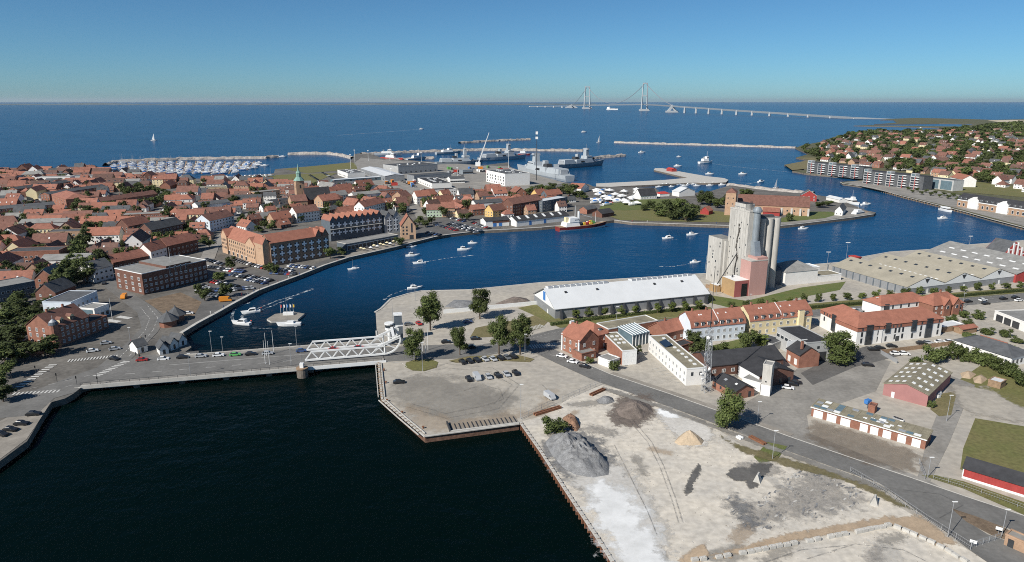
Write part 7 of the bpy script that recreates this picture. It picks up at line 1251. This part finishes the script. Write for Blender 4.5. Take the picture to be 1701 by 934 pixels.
for i in range(4): p = P(1486 + 4 * i, 697 + 1.5 * i); tag(MB().box(-.6, .6, -.5, .5, 0, .9, rnd.choice(['white', 'galv'])).box(-.4, .4, -.3, .3, .9, 1.0, 'dark_metal').build('scrap_crate', None, (p.x, p.y, 0), rnd.random()), 'white scrap box behind the garage row, %s from the shed' % ordn(i + 1), 'box', 'scrap boxes behind the garages')
CT = {}
for i in range(34):
    c = rnd.choice(['red_paint', 'blue_paint', 'galv', 'white', 'orange', 'green_paint', 'navy_grey']); w_ = {'red_paint': 'red', 'blue_paint': 'blue', 'galv': 'grey', 'white': 'white', 'orange': 'orange', 'green_paint': 'green', 'navy_grey': 'pale grey'}[c]
    if c not in CT: CT[c] = MB().box(-3, 3, -1.2, 1.2, .1, 2.7, c).box(-3.05, -3, -1.1, 1.1, .3, 2.5, 'dark_metal').mesh('container')
    p = P(rnd.uniform(742, 850), rnd.uniform(279, 293)) if i < 24 else P(rnd.uniform(628, 690), rnd.uniform(303, 312))
    if free(p.x, p.y, 6, 3): tag(newobj('shipping_container', CT[c], None, (p.x, p.y, .1), rnd.choice((.3, 1.9)) + rnd.uniform(-.1, .1), (1.3, 1.3, 1.3)), '%s container in the naval yard, %s counted in from the basin' % (w_, ordn(i + 1)), 'container', 'containers in the naval yard')
for i, (u, v, hh) in enumerate(((590, 275, 24), (612, 268, 18), (648, 268, 20), (700, 272, 18), (845, 279, 26), (760, 300, 16), (650, 300, 15), (583, 282, 22))): lamp_q = P(u, v); t = thing('light_mast', 'slim pale light mast in the naval base, %s from the shore lawn' % ordn(i + 1), 'mast', (lamp_q.x, lamp_q.y, 0)); MB().beam((0, 0, 0), (0, 0, hh), .35, 'white', .2, 6).build('pole', t); MB().box(-1.2, 1.2, -.4, .4, hh, hh + .8, 'white').build('lamp_head', t)
# ------------------------------------------------------------------ lamps, poles, signals
LP = {}
def lamp(u, v, hh, label, kind='street_lamp', m='galv', arm=1.2, rz=0):
    p = P(u, v); z = .3 if inside(p.x, p.y, BRIDGE_POLY) else 0; t = thing(kind, label, 'lamp' if 'lamp' in kind else 'pole', (p.x, p.y, z), rz)
    MB().beam((0, 0, 0), (0, 0, hh), .10, m, .06, 8).build('pole', t)
    if 'lamp' in kind: MB().box(-arm * .3, arm * .7, -.16, .16, hh, hh + .16, 'white').build('lamp_head', t)
    if kind == 'quay_lamp': MB().box(-1.4, 1.4, -.2, .2, hh + .1, hh + .4, 'white').build('cross_arm', t)
    if kind == 'flagpole': MB().cyl(0, 0, hh, hh + .2, .1, 'white', 6).build('finial', t)
for u, v, hh, l in ((865, 696, 12, 'tall dark lamp post at the boat ramp corner'), (702, 617, 11.5, 'white lamp post in the round flower bed lawn'), (872, 599, 11, 'lamp post beside the pair of bushy trees'), (484, 609, 9, 'lamp post on the bridge footway before the truss'), (493, 576, 9, 'lamp post on the far bridge footway before the truss'), (352, 585, 9, 'lamp post on the far side of the bridge near the town'), (317, 627, 9, 'lamp post on the near side of the bridge near the town'), (370, 583, 6, 'short lamp post on the bridge by the queue'), (217, 570, 7, 'lamp post on the street by the small white quay houses'),
                    (1541, 793, 6, 'lamp post at the gate road corner'), (1283, 763, 9, 'lamp post on the green patch beside the harbour road'), (1574, 893, 9.5, 'tall lamp post at the yard fence'), (1664, 890, 7, 'lamp post near the brick gate house'), (1258, 701, 7, 'lamp post beside the harbour road opposite the brick workshop'), (1024, 537, 8, 'lamp post between the warehouse trees'), (1019, 616, 6, 'lamp post on the pavement by the small garage'), (1453, 521, 8, 'lamp post on the main road behind the white office'), (1598, 513, 8, 'lamp post on the main road by the brick villa'), (1572, 700, 9, 'lamp post on the shed verge'), (690, 500, 8, 'lamp post on the warehouse quay behind the tallest tree'), (1190, 490, 5, 'short lamp post on the silo lawn'), (1245, 508, 6, 'lamp post by the silo lawn path')): lamp(u, v, hh, l)
for u, v, hh, l in ((1405, 434, 12, 'twin headed quay lamp by the red hopper'), (1609, 414, 9, 'twin headed quay lamp behind the storage halls'), (1374, 440, 8, 'quay lamp at the end of the white store')): lamp(u, v, hh, l, 'quay_lamp')
for i, (u, v) in enumerate(((441, 606), (448, 607), (443, 592), (455, 588), (702, 584), (707, 588), (711, 582), (187, 533))): lamp(u, v, 9.5 if i < 7 else 11, ('white pole of the bridge barrier, %s counted from the town' % ordn(i + 1)) if i < 4 else 'white flagpole %s' % ('beside the first bridge tree, %s from the truss' % ordn(i - 3) if i < 7 else 'in front of the blue and white shop'), 'flagpole', 'white')
for i, (u, v) in enumerate(((163, 641), (128, 640), (60, 622), (95, 635), (20, 632), (233, 602))):
    p = P(u, v); t = thing('traffic_signal', 'black traffic signal at the crossing, %s counted from the water' % ordn(i + 1), 'signal', (p.x, p.y, 0), .4); MB().beam((0, 0, 0), (0, 0, 5 if i == 0 else 3.4), .07, 'dark_metal').build('pole', t); MB().box(-.18, .18, -.15, .15, 2.6, 3.5, 'black').build('signal_head', t)
# small quay houses by the bridge, octagonal kiosks
for i, (A, B_, l) in enumerate((((266, 591), (281, 588), 'small white slate roofed quay house nearest the bridge road'), ((284, 583), (297, 578), 'small white slate roofed quay house in the middle of three'), ((298, 577), (311, 572), 'small white slate roofed quay house over the water'), ((229, 588), (246, 583), 'small white kiosk with grey roof at the bridge head'))): bld('quay_house', l, 'house', A, B_, 6, 2.9, 'gabley' if i < 3 else 'gable', 2.2, 'white_wall', 'slate', wins=[('f', (.2,), 1, 1, 2, 'd')], group=None)
for u, v, l in ((280, 541, 'octagonal slate roofed kiosk by the quay street'), (293, 532, 'second octagonal slate roofed kiosk, farther from the bridge')):
    p = P(u, v); t = thing('octagon_kiosk', l, 'kiosk', (p.x, p.y, 0)); MB().cyl(0, 0, 0, 3, 3.8, 'brick', 8).build('wall', t); MB().cyl(0, 0, 3, 6.4, 5, 'slate', 8, .5).build('roof', t); MB().cyl(0, 0, 6.4, 7.4, .5, 'slate', 8, .1).build('finial', t)
# parasols and people along the quay
for i in range(14): p = P(600 + 5.4 * i, 418 - 1.15 * i + (1.5 if i % 2 else -1)); t = thing('parasol', 'cafe parasol on the pavilion quay, %s counted from the quay apartments' % ordn(i + 1), 'parasol', (p.x, p.y, 0), 0, 'cafe parasols'); MB().beam((0, 0, 0), (0, 0, 2.4), .05, 'wood').build('pole', t); MB().cyl(0, 0, 2.1, 2.9, 1.5, rnd.choice(['white', 'cream_wall', 'dark_metal']), 8, .08).build('canopy', t)
def figure():
    me = bpy.data.meshes.new('skeleton'); J = [(0, 0, .95), (0, 0, 1.2), (0, 0, 1.42), (0, .02, 1.52), (0, .03, 1.66), (.1, 0, .9), (.12, .03, .5), (.12, 0, .06), (.13, .12, .03), (-.1, 0, .9), (-.13, -.05, .5), (-.14, -.1, .08), (-.14, .02, .03), (.19, 0, 1.38), (.25, -.03, 1.1), (.26, .06, .85), (-.19, 0, 1.38), (-.25, .02, 1.1), (-.26, .1, .86)]
    E = [(0, 1), (1, 2), (2, 3), (3, 4), (0, 5), (5, 6), (6, 7), (7, 8), (0, 9), (9, 10), (10, 11), (11, 12), (2, 13), (13, 14), (14, 15), (2, 16), (16, 17), (17, 18)]; me.from_pydata(J, E, []); o = bpy.data.objects.new('skeleton', me); COL.objects.link(o); o.modifiers.new('s', 'SKIN'); o.modifiers.new('d', 'SUBSURF').levels = 1
    for v, r in zip(me.skin_vertices[0].data, (.14, .15, .13, .06, .1, .1, .075, .05, .04, .1, .075, .05, .04, .07, .05, .035, .07, .05, .035)): v.radius = (r, r)
    me.skin_vertices[0].data[0].use_root = True; dg = bpy.context.evaluated_depsgraph_get(); r = bpy.data.meshes.new_from_object(o.evaluated_get(dg)); bpy.data.objects.remove(o); r.name = 'person'; return r
FG = figure(); WEAR = {c: mat('cloth_' + c, v, var=.1, scale=3) for c, v in dict(dark=(.03, .032, .04), red=(.35, .05, .05), white=(.6, .58, .55), blue=(.06, .10, .22), tan=(.35, .25, .16)).items()}
SP = [(394, 496), (402, 492), (411, 490), (422, 487), (431, 483), (446, 476), (462, 470), (480, 464), (498, 458), (521, 449), (545, 440), (560, 434), (640, 411), (655, 409), (235, 566), (242, 563), (218, 571), (350, 523), (372, 513), (700, 400), (720, 395), (1050, 369), (1075, 370), (1190, 373), (232, 588), (226, 592)]; HM = {}
for i, (u, v) in enumerate(SP):
    c = ('dark', 'red', 'white', 'blue', 'tan')[i % 5]
    if c not in HM: HM[c] = FG.copy(); HM[c].materials.clear(); HM[c].materials.append(WEAR[c])
    p = P(u, v); tag(newobj('person', HM[c], None, (p.x, p.y, .25), rnd.uniform(0, 6)), 'person in %s clothes walking on the quay, %s along the row of walkers' % (c, ordn(i + 1)), 'person', 'people on the quay')
# ------------------------------------------------------------------ road markings and kerbs
mk = MB()
def dashes(px, off, ln, gap, wd=.14, z=.12):
    pts = [(p.x, p.y) for p in pxs(px)]; pts = offset_line(pts, off)
    for a, b in zip(pts, pts[1:]):
        L = hypot(b[0] - a[0], b[1] - a[1]); t = Vector((b[0] - a[0], b[1] - a[1])).normalized(); s = 0
        while s + ln < L: q0 = (a[0] + t.x * s, a[1] + t.y * s); q1 = (a[0] + t.x * (s + ln), a[1] + t.y * (s + ln)); strip(mk, [q0, q1], -wd / 2, wd / 2, z, 'white_line'); s += ln + gap
dashes(ROAD_MAIN[2:], 0, 3, 5); dashes(ROAD_MAIN[2:], 3.2, 1, 1, .2); dashes(ROAD_MAIN[2:], -5.6, 1.5, 1.5, .2); dashes(ROAD_MAIN[2:], 5.8, 12, .01)
dashes([(215, 592), (235, 572), (255, 548), (262, 528), (245, 508)], 0, 2.5, 3, .2); dashes([(215, 592), (235, 572), (255, 548), (262, 528), (245, 508)], 3.4, 1.4, 1.6, .25); dashes([(20, 652), (80, 640), (140, 626), (200, 612)], 0, 2.4, 3, .2); dashes([(20, 662), (80, 650), (130, 638)], 0, 2.4, 3, .2)
def zebra(a, b, n, ln, z=.13):
    A, B_ = P(*a), P(*b); d = (B_ - A).normalized(); nn = Vector((-d.y, d.x, 0))
    for i in range(n): q = A.lerp(B_, (i + .5) / n); s = (B_ - A).length / n * .25; mk.poly([(q - d * s - nn * ln / 2)[:2] + (z,) if False else (*(q - d * s - nn * ln / 2)[:2], z), (*(q + d * s - nn * ln / 2)[:2], z), (*(q + d * s + nn * ln / 2)[:2], z), (*(q - d * s + nn * ln / 2)[:2], z)], 'white_line')
zebra((112, 600), (196, 592), 16, 3); zebra((158, 626), (212, 600), 11, 3); zebra((30, 645), (90, 605), 10, 3); zebra((20, 655), (100, 650), 12, 2.4); zebra((128, 645), (160, 634), 7, 2.4); zebra((880, 547), (902, 541), 7, 4); zebra((880, 577), (924, 573), 11, 5); zebra((160, 543), (215, 525), 3, 8)
for a, b in (((640, 601), (668, 604)), ((668, 604), (676, 610)), ((914, 590), (935, 594)), ((935, 594), (965, 606)), ((965, 606), (985, 613))): strip(mk, [tuple(P(*a)[:2]), tuple(P(*b)[:2])], -.12, .12, .14, 'white_line')
for i in range(6): a, b = P(1082 + 8 * i, 614 + 4.5 * i), P(1099 + 8 * i, 611 + 4.5 * i); strip(mk, [tuple(a[:2]), tuple(b[:2])], -.08, .08, .1, 'white_line')
tag(mk.build('road_marking'), 'white painted road lines and zebra stripes', None, kind='structure')
for px, l, wd in ((ROAD_SIDE, 'pale kerb on the town side of the harbour road', 4.6),):
    kb = MB(); pts = offset_line([(p.x, p.y) for p in pxs(px[1:])], wd); strip(kb, pts, -.15, .15, .16, 'coping', .16); tag(kb.build('kerb'), l, None, kind='structure')
pv = MB(); strip(pv, offset_line([(p.x, p.y) for p in pxs(ROAD_SIDE[2:6])], 6.0), -1.2, 1.2, .11, 'paving'); tag(pv.build('pavement'), 'narrow pavement along the harbour road', None, kind='structure')
from collections import Counter
_c = Counter((o.get('label'), ) for o in bpy.data.objects if o.parent is None and o.get('category') and o.get('kind') not in ('structure', 'stuff'))
print('DUP', [(k, v) for k, v in _c.items() if v > 1][:20], 'TRIS', sum(len(m.polygons) for m in bpy.data.meshes), 'OBJ', len(bpy.data.objects))
# ------------------------------------------------------------------ sea haze: even, thin, round everything but the sky
hz = bpy.data.materials.new('haze'); hz.use_nodes = True; n = hz.node_tree; n.nodes.clear(); ou = n.nodes.new('ShaderNodeOutputMaterial'); pv_ = n.nodes.new('ShaderNodeVolumePrincipled'); pv_.inputs['Color'].default_value = (.80, .88, .95, 1); pv_.inputs['Density'].default_value = 8e-6; pv_.inputs['Anisotropy'].default_value = .2; n.links.new(pv_.outputs[0], ou.inputs['Volume'])
MATS['haze'] = hz; tag(MB().box(-95000, 95000, -2500, 125000, -8, 420, 'haze').build('haze'), 'thin pale sea haze over the whole harbour', 'haze', kind='stuff')
